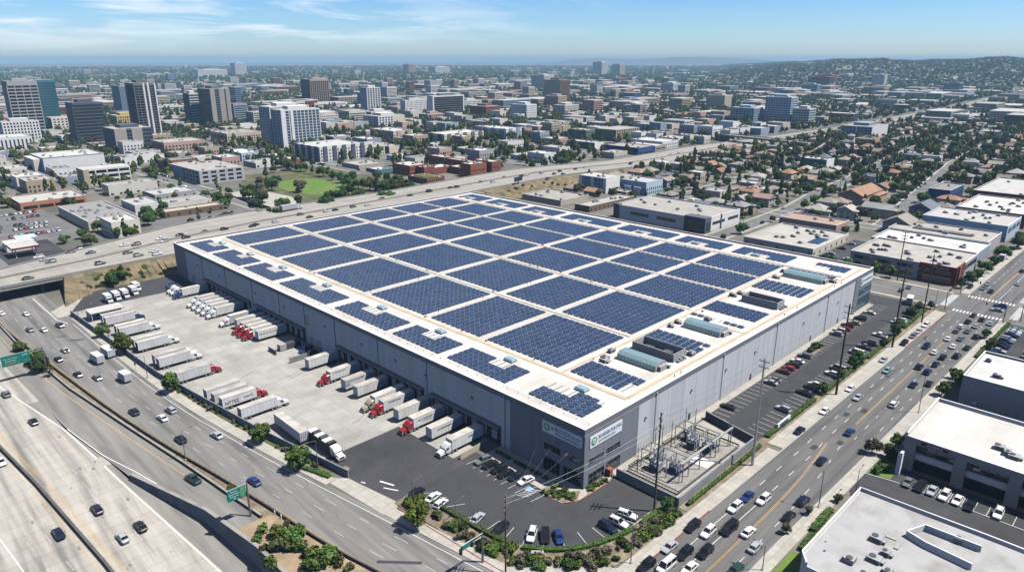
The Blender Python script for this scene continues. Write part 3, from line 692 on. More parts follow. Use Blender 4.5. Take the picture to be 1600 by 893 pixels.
lampm = MB(); lampm.box(-.5, -.22, 0, 0, .22, .25, bottom=True); lampm.box(-.08, -.1, -.9, 0, .1, 0, bottom=True); lampm = lampm.mesh('wall_lamp', ['dark_steel'])
for y in (40, 60.5, 75.6, 94, 117, 146, 169.5, 203, 226): link('wall_lamp', lampm, wh, (0, y, 10.4))
for x in (25.4, 48.2, 68, 87, 124, 138, 155.6): link('wall_lamp', lampm, wh, (x, 0, 9.6), PI / 2)
for x in (48.3, 85.6, 132.3, 158): MB().box(x - .6, -.05, 0, x + .6, 0, 2.3).build('side_door', 'dock_dark', wh)
for y in (27, 60, 85, 110.5, 131, 150, 172.5, 197, 221): MB().tube((-.16, y, 5.9 if 29 < y < 57 or 62 < y < 109 or 132 < y < 170 or 175 < y < 219 else 0), (-.16, y, 15.2), .09, n=6).box(-.42, y - .25, 14.9, -.06, y + .25, 15.4).build('downpipe', 'wh_dark', wh)
for x in (30, 66, 102, 145): MB().tube((x, -.16, .2), (x, -.16, 15.2), .09, n=6).box(x - .25, -.42, 14.9, x + .25, -.06, 15.4).build('downpipe', 'hvac', wh)
# roof walkways and conduits
rw_ = MB()
rw_.box(20.3, 3.2, RZ, 21.5, 246, RZ + .1); rw_.box(21.5, 3.0, RZ, 186.5, 3.9, RZ + .12); rw_.box(21.5, 25.6, RZ, 170, 26.3, RZ + .1)
rw_.build('roof_walkway', 'roof_tan', wh)
rt = MB()
for x in (56.9, 92.9, 121.4, 145.6): rt.box(x - .35, 28, RZ, x - .1, 248, RZ + .16); rt.box(x + .2, 28, RZ, x + .45, 248, RZ + .16)
rt.box(169, 5, RZ, 169.6, 248, RZ + .14); rt.box(170.3, 5, RZ, 170.5, 248, RZ + .2)
for y in (60.2, 88.2, 124, 163.2, 192.7, 224.2): rt.box(22, y - .1, RZ, 168, y + .12, RZ + .15)
rt.box(85, 4, RZ, 85.4, 25.6, RZ + .14); rt.box(165, 4, RZ, 165.3, 25.6, RZ + .14)
rt.build('roof_conduit', 'roof_tan_light', wh)
rl_ = MB()
for k in range(63):
    y = 1.5 + k * 4; rl_.box(3.3, y - .05, RZ, 3.4, y + .05, RZ + .55)
rl_.box(3.32, 1.5, RZ + .5, 3.38, 250, RZ + .55); rl_.build('roof_rail', 'steel', wh)
# boxes and vents along the walkways
sm = MB().cbox(0, 0, 0, .7, .6, .55); sm = sm.mesh('roof_box', ['hvac']); sd = MB(); sd.tube((0, 0, 0), (0, 0, .7), .14, n=6); sd = sd.mesh('roof_vent', ['hvac_dark'])
for k in range(46):
    x = R.choice((57.9, 94.2, 122.3, 146.3, 22.3, 168)); y = R.uniform(8, 248)
    link('roof_box' if k % 2 else 'roof_vent', sm if k % 2 else sd, wh, (x + R.uniform(-.2, .2), y, RZ))
for k in range(26): link('roof_vent', sd, wh, (R.uniform(6, 186), R.choice((4.6, 25, 61.2, 89.2, 1.8, 125)), RZ))

# signs on the office corner and the far corner
def wall_sign(face, a, b, z0, z1, at, lines, label, circle=True, text='sign_text'):
    c = ((a + b) / 2, (z0 + z1) / 2)
    t = empty('wall_sign', (at, c[0], c[1]) if face == 'x-' else (c[0], at, c[1])); T(t, label, 'sign', None)
    W_, H_ = b - a, z1 - z0
    if face == 'x-': MB().box(-.14, -W_ / 2, -H_ / 2, 0, W_ / 2, H_ / 2, bottom=True).build('board', 'sign_white', t)
    else: MB().box(-W_ / 2, -.14, -H_ / 2, W_ / 2, 0, H_ / 2, bottom=True).build('board', 'sign_white', t)
    sg = -1 if face == 'x-' else 1                     # reading direction along the wall
    pos = lambda u, v_: (-.17, sg * u, v_) if face == 'x-' else (u, -.17, v_)
    if circle:
        p = pos(-W_ / 2 + 1.5, .1); q = (p[0] - .06, p[1], p[2]) if face == 'x-' else (p[0], p[1] - .06, p[2])
        e = MB(); e.tube(p, q, 1.05, n=24); e = e.build('emblem', 'sign_green', t)
        q2 = (q[0] - .03, q[1], q[2]) if face == 'x-' else (q[0], q[1] - .03, q[2])
        MB().tube(q, q2, .62, .62, 16).build('emblem_ring', 'sign_white', e)
        q3 = (q2[0] - .03, q2[1], q2[2]) if face == 'x-' else (q2[0], q2[1] - .03, q2[2]); MB().tube(q2, q3, .42, .42, 3).build('emblem_leaf', 'sign_green', e)
    for tx, sz, u, v_, w_, mt in lines: lettering(tx, sz, mt, t, pos(u, v_), face, w_)
wall_sign('x-', .5, 13.3, 11, 14, -.25, (('BLABAGOCHA BACEM', 1.25, 1.3, .25, 9.2, 'sign_text'), ('PRACABARARRHA', .95, 2.0, -.8, 8.2, 'sign_text'), ('SOCATENRA', .45, .4, .95, 5.5, 'sign_text')), 'white company sign with green emblem on the shaded office wall')
wall_sign('y-', 1.7, 14.5, 10.4, 13.6, -.25, (('BOABABA BULOHA', 1.35, 1.4, .45, 9.2, 'sign_text'), ('GATOMEHATLASA', .8, .2, -.75, 6.8, 'sign_green')), 'white company sign with green emblem on the sunlit office wall')
wall_sign('y-', 177.6, 191, 11, 14.2, -.25, (('EABABIBULA', 1.4, 1.0, .1, 9.5, 'sign_text'),), 'white lettered sign high on the warehouse corner by the intersection', True)

# ------------------------------------------------------------------ solar arrays
XB = [(23, 55), (59, 91), (95, 120), (123.2, 144.2), (147.2, 167.4)]
YB = [(28.5, 58.6), (61.8, 86.6), (90, 122), (126, 161.2), (165.2, 190.8), (194.8, 222), (226.4, 247.5)]
def panel_into(m, x, y, lx, ly, z=RZ, many=True):
    a, b = z + .28, z + .42
    m.poly([(x, y, a), (x + lx, y, a), (x + lx, y + ly, b), (x, y + ly, b)], R.choice((0, 0, 2, 3)) if many else 0)
    m.poly([(x, y, a - .05), (x + lx, y, a - .05), (x + lx, y, a), (x, y, a)], 1); m.poly([(x + lx, y + ly, b - .05), (x, y + ly, b - .05), (x, y + ly, b), (x + lx, y + ly, b)], 1)
    m.poly([(x, y + ly, b - .05), (x, y, a - .05), (x, y, a), (x, y + ly, b)], 1); m.poly([(x + lx, y, a - .05), (x + lx, y + ly, b - .05), (x + lx, y + ly, b), (x + lx, y, a)], 1)
def rack_into(m, x0, x1, y0, y1, n):
    for k in range(n): y = y0 + (y1 - y0) * (k + .5) / n; m.box(x0 + .1, y - .06, RZ, x1 - .1, y + .06, RZ + .22)
colw = ['in the column closest to the docks', 'in the second column from the docks', 'in the middle column', 'in the fourth column from the docks', 'in the column farthest from the docks']
PXL, PYL = 2.08, 2.36
for i, (x0, x1) in enumerate(XB):
    for j, (y0, y1) in enumerate(YB):
        nx, ny = int((x1 - x0) / PXL), int((y1 - y0) / PYL); sx_, sy_ = (x1 - x0) / nx, (y1 - y0) / ny
        m = MB(); r = MB()
        t = empty('solar_array', ((x0 + x1) / 2, (y0 + y1) / 2, RZ))
        T(t, f'large solar array, {ordn(j + 1)} from the boulevard {colw[i]}', 'solar array', 'large solar arrays on the warehouse roof', True)
        for a in range(nx):
            for b in range(ny):
                gap = .5 if (j == 0 and a == nx // 2) else 0
                panel_into(m, x0 + a * sx_ + .13 + gap * .3, y0 + b * sy_ + .22, sx_ - .26 - gap * .3, sy_ - .46)
        rack_into(r, x0, x1, y0, y1, ny)
        for mb, nme, mt in ((m, 'panels', ['pv', 'pv_line', 'pv_a', 'pv_b']), (r, 'rack', 'steel')):
            mb.v = [(p[0] - t.location.x, p[1] - t.location.y, p[2] - RZ) for p in mb.v]; mb.build(nme, mt, t)
# small arrays round the edge, each panel a part
PM = []
for c_ in ('pv', 'pv_a', 'pv_b', 'pv'): pm = MB(); panel_into(pm, 0, 0, PXL - .3, PYL - .38, 0, False); PM.append(pm.mesh('panel', [c_, 'pv_line']))
def edge_array(x0, x1, y0, y1, label, notch=(), group='edge solar arrays on the warehouse roof', parts=True):
    nx, ny = max(1, round((x1 - x0) / PXL)), max(1, round((y1 - y0) / PYL)); sx_, sy_ = (x1 - x0) / nx, (y1 - y0) / ny
    t = empty('solar_array', (x0, y0, RZ)); T(t, label, 'solar array', group, True); m = MB()
    for a in range(nx):
        for b in range(ny):
            x, y = a * sx_, b * sy_
            if any(u0 <= x0 + x + sx_ / 2 <= u1 and v0 <= y0 + y + sy_ / 2 <= v1 for u0, u1, v0, v1 in notch): continue
            if parts: link('panel', R.choice(PM), t, (x + .15, y + .18, 0))
            else: panel_into(m, x + .14, y + .17, sx_ - .28, sy_ - .36, 0)
    if not parts: m.build('panels', ['pv', 'pv_line', 'pv_a', 'pv_b'], t)
    r = MB(); rack_into(r, 0, x1 - x0, 0, y1 - y0, ny); r.v = [(p[0], p[1], p[2] - RZ) for p in r.v]; r.build('rack', 'steel', t)
skm = MB(); skm.cbox(0, 0, 0, 2.2, 3.4, .45); skb = MB(); skb.loft([[(-1.25, -1.85, .45), (1.25, -1.85, .45), (1.25, 1.85, .45), (-1.25, 1.85, .45)], [(-.9, -1.5, .95), (.9, -1.5, .95), (.9, 1.5, .95), (-.9, 1.5, .95)]])
skm = skm.mesh('kerb_frame', ['hvac']); skb = skb.mesh('dome', ['skylight'], False)
def skylight(x, y, label):
    t = empty('skylight', (x, y, RZ)); T(t, label, 'skylight', 'rooftop skylights', True)
    link('frame', skm, t, (0, 0, 0)); link('dome', skb, t, (0, 0, 0))
D = [(4.8, 23.6), (32, 56.8), (60.6, 84), (87.3, 118.6), (124, 159), (164, 190), (194, 221), (225.6, 247)]
SKY_Y = [14.9, 42, 73.9, 106.2, 143, 178, 208, 237]
for j, ((y0, y1), sy_) in enumerate(zip(D, SKY_Y)):
    n = [(11.4, 20, sy_ - 4.2, sy_ + 4.2)] if j else [(11.4, 20, sy_ - .5, 30), (13, 20, 4, 7)]
    edge_array(5, 15.4, y0, y1, f'notched solar array along the dock side roof edge, {ordn(j + 1)} from the office corner', n, parts=j < 4)
    skylight(17, sy_, f'glass skylight on the dock side roof edge, {ordn(j + 1)} from the office corner')
for j, (y0, y1) in enumerate(((30, 56), (61, 86), (90, 121), (126, 160), (165, 190), (195, 221), (226, 246))):
    sy_ = (y0 + y1) / 2 + 2
    edge_array(174, 186.5, y0, y1, f'narrow solar array along the far roof edge, {ordn(j + 1)} from the boulevard end', [(170, 179.4, sy_ - 4.5, sy_ + 4.5)], parts=False)
    skylight(175.8, sy_, f'glass skylight along the far roof edge, {ordn(j + 1)} from the boulevard end')
for j, (x0, x1, y0, y1, n) in enumerate(((23.4, 33.4, 5.4, 24.8, [(25.5, 30.2, 5, 8.2), (23, 24.5, 5, 7)]), (60.2, 68.6, 5.6, 25.2, [(64, 66, 5, 8)]), (88.6, 91.4, 5.8, 25.6, [(88, 92, 14, 18)]), (97, 108, 5.6, 25.8, []), (132.6, 145.2, 5.4, 25.4, [(140, 142, 12, 19)]), (164.2, 168.4, 6, 25.5, []), (176.5, 184.5, 6, 20, [(176, 180, 12, 20)]))):
    edge_array(x0, x1, y0, y1, f'small solar array on the boulevard side of the roof, {ordn(j + 1)} from the office corner', n)

# rooftop plant
def green_unit(x0, x1, y0, y1, label, mtop='hvac_green'):
    t = empty('air_handler', ((x0 + x1) / 2, (y0 + y1) / 2, RZ)); T(t, label, 'air handler', 'long rooftop air handlers', True)
    a, b = (x1 - x0) / 2, (y1 - y0) / 2; m = MB()
    m.loft([[(-a, y, .25), (-a, y, 1.7), (-a * .55, y, 2.5), (a * .55, y, 2.5), (a, y, 1.7), (a, y, .25)] for y in (-b, b)]); m.build('casing', mtop, t)
    m = MB(); m.loft([[(-a * 1.02, y, .2), (-a * 1.02, y, 1.75), (-a * .55, y, 2.58), (a * .55, y, 2.58), (a * 1.02, y, 1.75), (a * 1.02, y, .2)] for y in (-b - .2, -b)]); m.build('end_panel', 'hvac', t)
    m = MB(); m.cbox(0, -b - .7, .2, a * 1.2, .9, 1.3); m.cbox(a * .9, -b - 1.2, .1, .9, .9, .9); m.build('control_box', 'hvac', t)
    m = MB()
    for k in range(12): y = -b + 2 * b * (k + .5) / 12; m.box(-a - .03, y - .05, .3, -a, y + .05, 1.6)
    m.build('louvres', 'hvac_dark', t)
    MB().cbox(0, 0, 0, 2 * a, 2 * b, .22).build('base', 'steel', t)
green_unit(40.2, 45.6, 7.4, 20.6, 'long blue green air handler beside the open screened pit')
green_unit(76.4, 81.8, 7.6, 20.6, 'long blue green air handler alone between two solar arrays')
green_unit(154.5, 160.5, 7, 22.5, 'long pale air handler at the far end of the boulevard roof edge')
def screen(x0, x1, y0, y1, label):
    t = empty('plant_screen', ((x0 + x1) / 2, (y0 + y1) / 2, RZ)); T(t, label, 'plant screen', None)
    a, b = (x1 - x0) / 2, (y1 - y0) / 2; m = MB()
    m.box(-a, -b, 0, -a + .2, b, 2.6); m.box(a - .2, -b, 0, a, b, 2.6); m.box(-a + .2, b - .2, 0, a - .2, b, 2.6); m.box(-a + .2, -b, 0, a - .2, -b + .2, 2.6); m.build('screen_wall', 'hvac', t)
    m = MB(); m.box(-a + .3, -b + .3, 0, a - .3, b - .3, .3); m.cbox(-.5, 3, .3, 2.2, 3, 1.1); m.cbox(.4, -3, .3, 2.4, 2.6, 1); m.build('plant', 'hvac_dark', t)
    m = MB()
    for k in range(5): m.cbox(-a + 1.2 + k * .9, -b - .9, 0, .6, .7, .7 + .5 * (k % 2))
    m.build('pipework', 'hvac', t)
screen(49.4, 55.8, 7.2, 21.8, 'open topped grey screen around roof plant beside the near air handler')
screen(114, 119.8, 6, 19.5, 'pale boxy screen around roof plant midway along the boulevard edge')
def hvac_mesh(seed):
    r = random.Random(seed); m = MB(); lx, ly, h = r.uniform(1.3, 2.1), r.uniform(1.3, 2.4), r.uniform(.8, 1.2)
    m.cbox(0, 0, .15, lx, ly, h, 0); m.cbox(0, 0, 0, lx * .9, ly * .9, .15, 1)
    m.tube((0, ly * .2, h + .15), (0, ly * .2, h + .3), min(lx, ly) * .32, n=10, m=1); m.box(lx / 2, -ly * .35, .4, lx / 2 + .04, ly * .3, h * .8, 1); m.box(-lx / 2 - .04, -ly * .3, .4, -lx / 2, ly * .35, h * .8, 1)
    m.box(-lx * .3, -ly / 2 - .6, .2, lx * .3, -ly / 2, .7, 0); return m.mesh('hvac_unit', ['hvac', 'hvac_dark'])
HV = [hvac_mesh(k) for k in range(5)]
for k, (x, y) in enumerate(((37.5, 23), (42.9, 24.7), (36, 22), (78.2, 23.8), (73.5, 23.6), (87.8, 18), (117, 24.6), (121.5, 23.6), (160.4, 4.8), (57.5, 9), (58, 6.5), (160, 24.6), (150.5, 23.5))):
    T(link('hvac_unit', HV[k % 5], None, (x, y, RZ), R.choice((0, PI / 2))), f'small grey rooftop air conditioning unit along the boulevard roof edge, {ordn(k + 1)} counting from the office', 'air conditioner', 'small units on the warehouse roof', True)

# ------------------------------------------------------------------ cars
def car_parts(kind):
    """Body, glass and wheel meshes of one car; x is forward."""
    P_ = dict(sedan=(4.7, 1.82, .72, .95, .93, .78, 1.44, (-1.75, -1.05, .35, 1.05)), suv=(4.75, 1.9, .82, 1.1, 1.12, .9, 1.72, (-2.2, -1.95, .2, .95)), van=(5.3, 2.0, .9, 1.2, 1.2, .95, 2.15, (-2.55, -2.45, .95, 1.7)),
              pickup=(5.5, 1.95, .9, 1.15, 1.15, .95, 1.82, (-.75, -.55, .6, 1.2)), hatch=(4.2, 1.78, .75, .98, .98, .8, 1.5, (-1.95, -1.55, .3, .95)))
    L_, W, zr, zd, zc, zf_, H, (g0, g1, g2, g3) = P_[kind]; hl, hw = L_ / 2, W / 2
    b = MB()
    def sec(x, zt, wsc, zb=.26):
        w_ = hw * wsc; return [(x, -w_ * .86, zb), (x, -w_, zb + .22), (x, -w_ * .985, zt - .16), (x, -w_ * .86, zt), (x, w_ * .86, zt), (x, w_ * .985, zt - .16), (x, w_, zb + .22), (x, w_ * .86, zb)]
    b.loft([sec(-hl, zr, .82, .34), sec(-hl + .18, zd - .04, .95), sec(-hl + .75, zd, 1), sec(g2, zc, 1), sec(g3 + .1, zf_ + .12, 1), sec(hl - .35, zf_, .95), sec(hl - .08, zf_ - .12, .86, .3), sec(hl, zf_ - .28, .8, .36)], 0)
    bw, tw = hw * .9, hw * .72; zb = zc - .03
    gl = MB(); lo = [(g0, -bw, zb), (g3, -bw, zb - .03), (g3, bw, zb - .03), (g0, bw, zb)]; hi = [(g1, -tw, H - .05), (g2, -tw, H - .03), (g2, tw, H - .03), (g1, tw, H - .05)]
    gl.loft([lo, hi], 0)
    b.loft([[(g1 - .05, -tw - .03, H - .08), (g2 + .05, -tw - .03, H - .06), (g2 + .05, tw + .03, H - .06), (g1 - .05, tw + .03, H - .08)], [(g1 + .08, -tw + .1, H), (g2 - .1, -tw + .1, H), (g2 - .1, tw - .1, H), (g1 + .08, tw - .1, H)]], 0)
    for s_ in (-1, 1):
        for p, q in (((g0, s_ * bw, zb), (g1, s_ * tw, H - .05)), ((g3, s_ * bw, zb - .02), (g2, s_ * tw, H - .04)), (((g0 + g3) / 2, s_ * (bw + .01), zb), ((g1 + g2) / 2, s_ * (tw + .01), H - .05))): b.tube(p, q, .055, n=4)
        b.box(g3 - .25, s_ * (hw + .02) if s_ > 0 else -hw - .2, zb, g3 - .08, hw + .2 if s_ > 0 else -hw - .02, zb + .14)
    if kind == 'pickup':
        b.box(-hl + .2, -hw * .78, zd, -hl + .1, hw * .78, zd + .02)
        gl.box(-hl + .22, -hw * .76, zd + .004, g0 - .1, hw * .76, zd + .012)
    if kind in ('suv', 'van'):
        for s_ in (-1, 1): gl.box(g1 + .2, s_ * tw * .8 - .03, H, g2 - .2, s_ * tw * .8 + .03, H + .05)
    gl.box(-hl + .05, -hw * .6, .3, -hl + .1, hw * .6, .34)
    wm = MB(); wm.tube((0, -.11, 0), (0, .11, 0), .335, n=12, m=0); wm.tube((0, -.118, 0), (0, .118, 0), .2, n=8, m=1)
    hl_ = MB().cbox(0, 0, -.07, .12, .34, .14, bottom=True); tl = MB().cbox(0, 0, -.08, .1, .3, .18, bottom=True)
    wx_ = (-hl + .95, hl - .88)
    return dict(body=b, glass=gl.mesh('cabin_glass', ['car_glass']), wheel=wm.mesh('wheel', ['rubber', 'rim']), head=hl_.mesh('headlight', ['headlight']), tail=tl.mesh('taillight', ['taillight']), L=L_, hw=hw, wx=wx_, zf=zf_, zr=zr)
CP = {k: car_parts(k) for k in ('sedan', 'suv', 'van', 'pickup', 'hatch')}
BODY = {}
KN = dict(sedan='sedan', suv='SUV', van='van', pickup='pickup truck', hatch='hatchback')
def car(x, y, ang, kind, color, desc, group, z=0., simple=False, full=True):
    p = CP[kind]; key = (kind, color, simple)
    if key not in BODY:
        if simple:
            b = car_parts(kind); mm = b['body']; gl = b['glass']; o_ = MB(); o_.v = list(mm.v); o_.f = list(mm.f); o_.m = list(mm.m)
            n = len(o_.v); o_.v += [tuple(v.co) for v in gl.vertices]
            for q in gl.polygons: o_.f.append([n + i for i in q.vertices]); o_.m.append(1)
            for wx_ in b['wx']:
                for s_ in (-1, 1): o_.tube((wx_, s_ * (b['hw'] - .2), .33), (wx_, s_ * (b['hw'] + .01), .33), .33, n=8, m=2)
            BODY[key] = o_.mesh('car', ['paint_' + color, 'car_glass', 'rubber'])
        else: BODY[key] = p['body'].mesh('body', ['paint_' + color])
    if simple: return T(link('car', BODY[key], None, (x, y, z), ang), desc, 'car', group, full)
    t = empty('car', (x, y, z), ang); T(t, desc, 'car', group, full)
    link('body', BODY[key], t); link('cabin_glass', p['glass'], t)
    for wx_ in p['wx']:
        for s_ in (-1, 1): link('wheel', p['wheel'], t, (wx_, s_ * (p['hw'] - .1), .335))
    for s_ in (-1, 1):
        link('headlight', p['head'], t, (p['L'] / 2 - .16, s_ * p['hw'] * .62, p['zf'] - .2)); link('taillight', p['tail'], t, (-p['L'] / 2 + .08, s_ * p['hw'] * .66, p['zr'] - .02))
    return t
def CN(c, k): return f'{dict(navy="dark navy", grey="dark grey", teal="pale teal", green="dark green").get(c, c)} {KN[k]}'
def lane(cars, ang, phrase, group, z=None, simple=False, jitter=.03, rev=False):
    """A row of cars: (point, colour, kind); each label gets its place in the row."""
    xs = [c_[0][0] for c_ in cars]; ys_ = [c_[0][1] for c_ in cars]; ax_ = 0 if max(xs) - min(xs) >= max(ys_) - min(ys_) else 1
    cars = sorted(cars, key=lambda c_: c_[0][ax_], reverse=rev)
    for i, ((x, y), c, k) in enumerate(cars):
        car(x, y, ang + R.uniform(-jitter, jitter), k, c, f'{CN(c, k)}, {ordn(i + 1)} {phrase}', group, z(x, y) if z else 0., simple)
s, u, v_, pk, hb_ = 'sedan', 'suv', 'van', 'pickup', 'hatch'
g_ = 'cars driving on the boulevard'
lane([((-12.4,-27.0), 'black', u), ((-4.1,-27.2), 'silver', s), ((5.5,-27.0), 'black', u), ((18.6,-30.3), 'white', u), ((24.6,-30.3), 'blue', s), ((64.0,-25.8), 'navy', s)], PI, 'from the bottom in the lane beside the red kerb', g_)
lane([((-9.7,-30.0), 'white', v_), ((-3.6,-30.6), 'black', u), ((6.1,-30.5), 'white', u), ((10.4,-33.3), 'black', v_)], PI, 'from the bottom in the second lane from the red kerb', g_)
lane([((-7.0,-33.8), 'white', s), ((-0.2,-33.5), 'black', u), ((26.1,-33.6), 'white', u), ((80.7,-26.1), 'white', s), ((96.7,-29.9), 'silver', s), ((101.4,-25.9), 'white', s), ((123.8,-29.5), 'teal', hb_), ((132.5,-25.6), 'silver', s), ((153.6,-25.8), 'black', u), ((163.4,-25.9), 'grey', hb_), ((170.6,-25.8), 'silver', s), ((179.3,-25.9), 'white', u), ((156.1,-32.5), 'navy', u)], PI, 'from the bottom in the lanes on the warehouse side', g_)
lane([((-0.3,-40.6), 'green', s), ((12.4,-36.8), 'white', s), ((8.8,-40.2), 'silver', s), ((24.2,-40.7), 'black', s), ((32.2,-40.5), 'navy', u), ((52.8,-36.5), 'navy', s), ((73.2,-36.1), 'blue', s), ((99.5,-39.3), 'white', u), ((118.5,-39.2), 'navy', s), ((123.0,-42.5), 'black', s)], 0, 'from the bottom in the lanes across the yellow line', g_)
lane([((134.8,-36.3), 'navy', u), ((152.4,-36.2), 'white', s), ((169.9,-36.0), 'white', s), ((180.8,-36.1), 'grey', hb_), ((187.4,-36.0), 'white', hb_), ((195.7,-36.5), 'black', s), ((205.7,-36.2), 'maroon', s)], 0, 'from the back of the queue beside the yellow line', 'cars queuing at the zebra crossing')
lane([((132.3,-39.5), 'navy', u), ((141.1,-39.6), 'navy', s), ((149.5,-39.6), 'navy', u), ((163.0,-39.4), 'white', s), ((173.3,-39.4), 'grey', s), ((184.0,-39.2), 'grey', s), ((192.2,-39.9), 'silver', s), ((202.2,-39.9), 'black', s)], 0, 'from the back of the middle queue at the crossing', 'cars queuing at the zebra crossing')
lane([((154.2,-42.8), 'black', u), ((165.2,-43.4), 'black', s), ((179.5,-43.0), 'black', u), ((199.5,-43.3), 'silver', s)], 0, 'from the back of the kerbside queue at the crossing', 'cars queuing at the zebra crossing')
lane([((246.9,-25.3), 'black', u), ((249.0,-30.2), 'grey', s), ((258.2,-30.0), 'teal', s), ((246.1,-33.8), 'navy', s)], PI, 'waiting beyond the far zebra crossing, counting from it', 'cars beyond the intersection')
lane([((273.0,-24.8), 'white', u), ((289.1,-24.2), 'white', s), ((302.1,-24.3), 'black', u), ((328.6,-24.7), 'white', u), ((346.1,-25.2), 'white', s), ((361.6,-24.8), 'silver', s)], PI, 'parked along the kerb beyond the corner shop', 'cars parked beyond the intersection', None, True)
lane([((294.0,-36.9), 'black', s), ((268.0,-39.9), 'silver', s)], 0, 'heading away beyond the intersection', 'cars beyond the intersection', None, True)
car(*(226.2,-41.4), PI / 2, u, 'blue', 'blue SUV crossing the intersection between the two zebra crossings', 'cars beyond the intersection')
car(*(219.5,-41.4), PI / 2, s, 'silver', 'silver sedan crossing the intersection beside a blue SUV', 'cars beyond the intersection')
car(*(219.8,-4.6), 0.1, s, 'black', 'black sedan parked on the side street before the corner shop', 'cars on the side street')
car(*(227.3,-5.6), 0.1 , s, 'grey', 'dark grey sedan on the side street before the corner shop', 'cars on the side street')
# side car park, against the wall and against the hedge
lane([((63.1,-4.3), 'black', s), ((88.0,-5.9), 'silver', s), ((90.6,-5.8), 'grey', s), ((99.0,-5.2), 'maroon', s), ((102.6,-5.3), 'red', hb_), ((106.2,-5.2), 'black', u), ((110.4,-4.9), 'white', s), ((116.5,-4.8), 'grey', u), ((145.7,-4.4), 'silver', u), ((149.9,-4.0), 'white', u), ((153.5,-4.7), 'red', s), ((157.7,-4.1), 'black', u), ((162.5,-5.1), 'tan', s), ((169.4,-4.8), 'navy', u), ((178.9,-5.0), 'white', s)], PI / 2, 'along the warehouse wall counting from the substation', 'cars parked along the warehouse wall')
lane([((73.2,-16.8), 'silver', u), ((88.1,-17.0), 'navy', pk), ((93.5,-16.7), 'black', u), ((96.2,-16.8), 'white', u), ((108.2,-17.4), 'white', u), ((113.8,-17.3), 'silver', v_), ((132.2,-16.7), 'white', v_), ((139.8,-16.9), 'grey', pk), ((144.5,-16.6), 'black', u), ((155.3,-16.8), 'white', pk), ((174.1,-16.7), 'silver', s), ((178.3,-16.9), 'white', u), ((189.0,-17.2), 'black', pk)], PI / 2 - .12, 'along the boulevard hedge counting from the substation', 'cars parked along the boulevard hedge')
# front car park
def fan(p, c, k, lab):
    x, y = p; a = math.atan2(6 - y, -7 - x); car(x, y, a + PI, k, c, lab, 'cars in the front car park')
fan((-22.0,-3.5), 'white', u, 'white SUV at the curved kerb beside a black SUV'); fan((-20.2,-5.9), 'black', u, 'black SUV between a white SUV and a blue sedan at the curved kerb'); fan((-18.3,-8.1), 'blue', s, 'bright blue sedan parked at the curved front kerb')
fan((-8.1,-13.7), 'navy', u, 'dark navy SUV beside two white SUVs near the utility pole'); fan((-5.1,-14.4), 'white', u, 'white SUV between a navy SUV and another white SUV'); fan((-1.5,-14.2), 'white', u, 'white SUV closest to the tall wooden pole in the front car park')
car(*(-26.4,9.3), .25, s, 'silver', 'silver sedan parked alone facing the landscaped kerb', 'cars in the front car park'); fan((-25.5,2.9), 'black', pk, 'black pickup truck behind the wires in the front car park')
car(*(-28.4,22.7), .2, s, 'white', 'white sedan by the truck gate, beside a black SUV', 'cars in the front car park'); car(*(-28.7,19.5), .2, hb_, 'white', 'white hatchback by the truck gate, beside empty stalls', 'cars in the front car park'); car(*(-30.0,26.9), .2, u, 'black', 'black SUV parked first beside the truck gate entrance', 'cars in the front car park')
lane([((-9.2,26.0), 'grey', u), ((-9.1,23.3), 'black', s), ((-8.9,20.2), 'black', u), ((-9.2,17.6), 'black', s), ((-8.1,14.9), 'navy', s), ((-7.8,11.8), 'white', s)], PI - .1, 'before the shaded office front, counting from the building corner', 'cars before the office front')
# car parks right of the boulevard
lane([((58.0,-55.6), 'grey', s), ((58.3,-58.3), 'black', pk), ((58.3,-60.9), 'silver', s), ((58.1,-63.6), 'white', u), ((58.3,-66.3), 'white', s), ((57.8,-69.0), 'black', s), ((59.0,-74.4), 'white', u)], PI, 'before the dark-windowed office, counting from the boulevard', 'cars before the dark-windowed office', rev=True)
car(*(43.1,-77.1), PI / 2, u, 'navy', 'navy SUV parked alone behind the white flat roofed building', 'cars right of the boulevard')
lane([((114.4,-56.6), 'white', u), ((113.9,-64.0), 'teal', s)], PI, 'in the narrow car park between two right-hand buildings', 'cars right of the boulevard')
lane([(162.3, -52), (164.9, -52), (170.2, -52), (175.3, -52), (178, -52), (182.5, -52), (185.2, -52), (190.6, -52), (193.2, -52), (195.8, -52), (198.4, -52)] and [((162.3, -52), 'black', s), ((164.9, -52), 'green', u), ((170.2, -52), 'silver', s), ((175.3, -52), 'black', s), ((178, -52), 'navy', s), ((182.5, -52), 'grey', u), ((185.2, -52), 'silver', u), ((190.6, -52), 'navy', s), ((193.2, -52), 'silver', s), ((195.8, -52), 'white', s), ((198.4, -52), 'teal', s)], -PI / 2, 'in the corner car park hedge row, counting from the grey office', 'cars in the corner car park')
lane([((164.5, -61), 'navy', s), ((170, -61), 'grey', s), ((175, -61), 'white', u)], PI / 2, 'in the second row of the corner car park, from the office', 'cars in the corner car park')
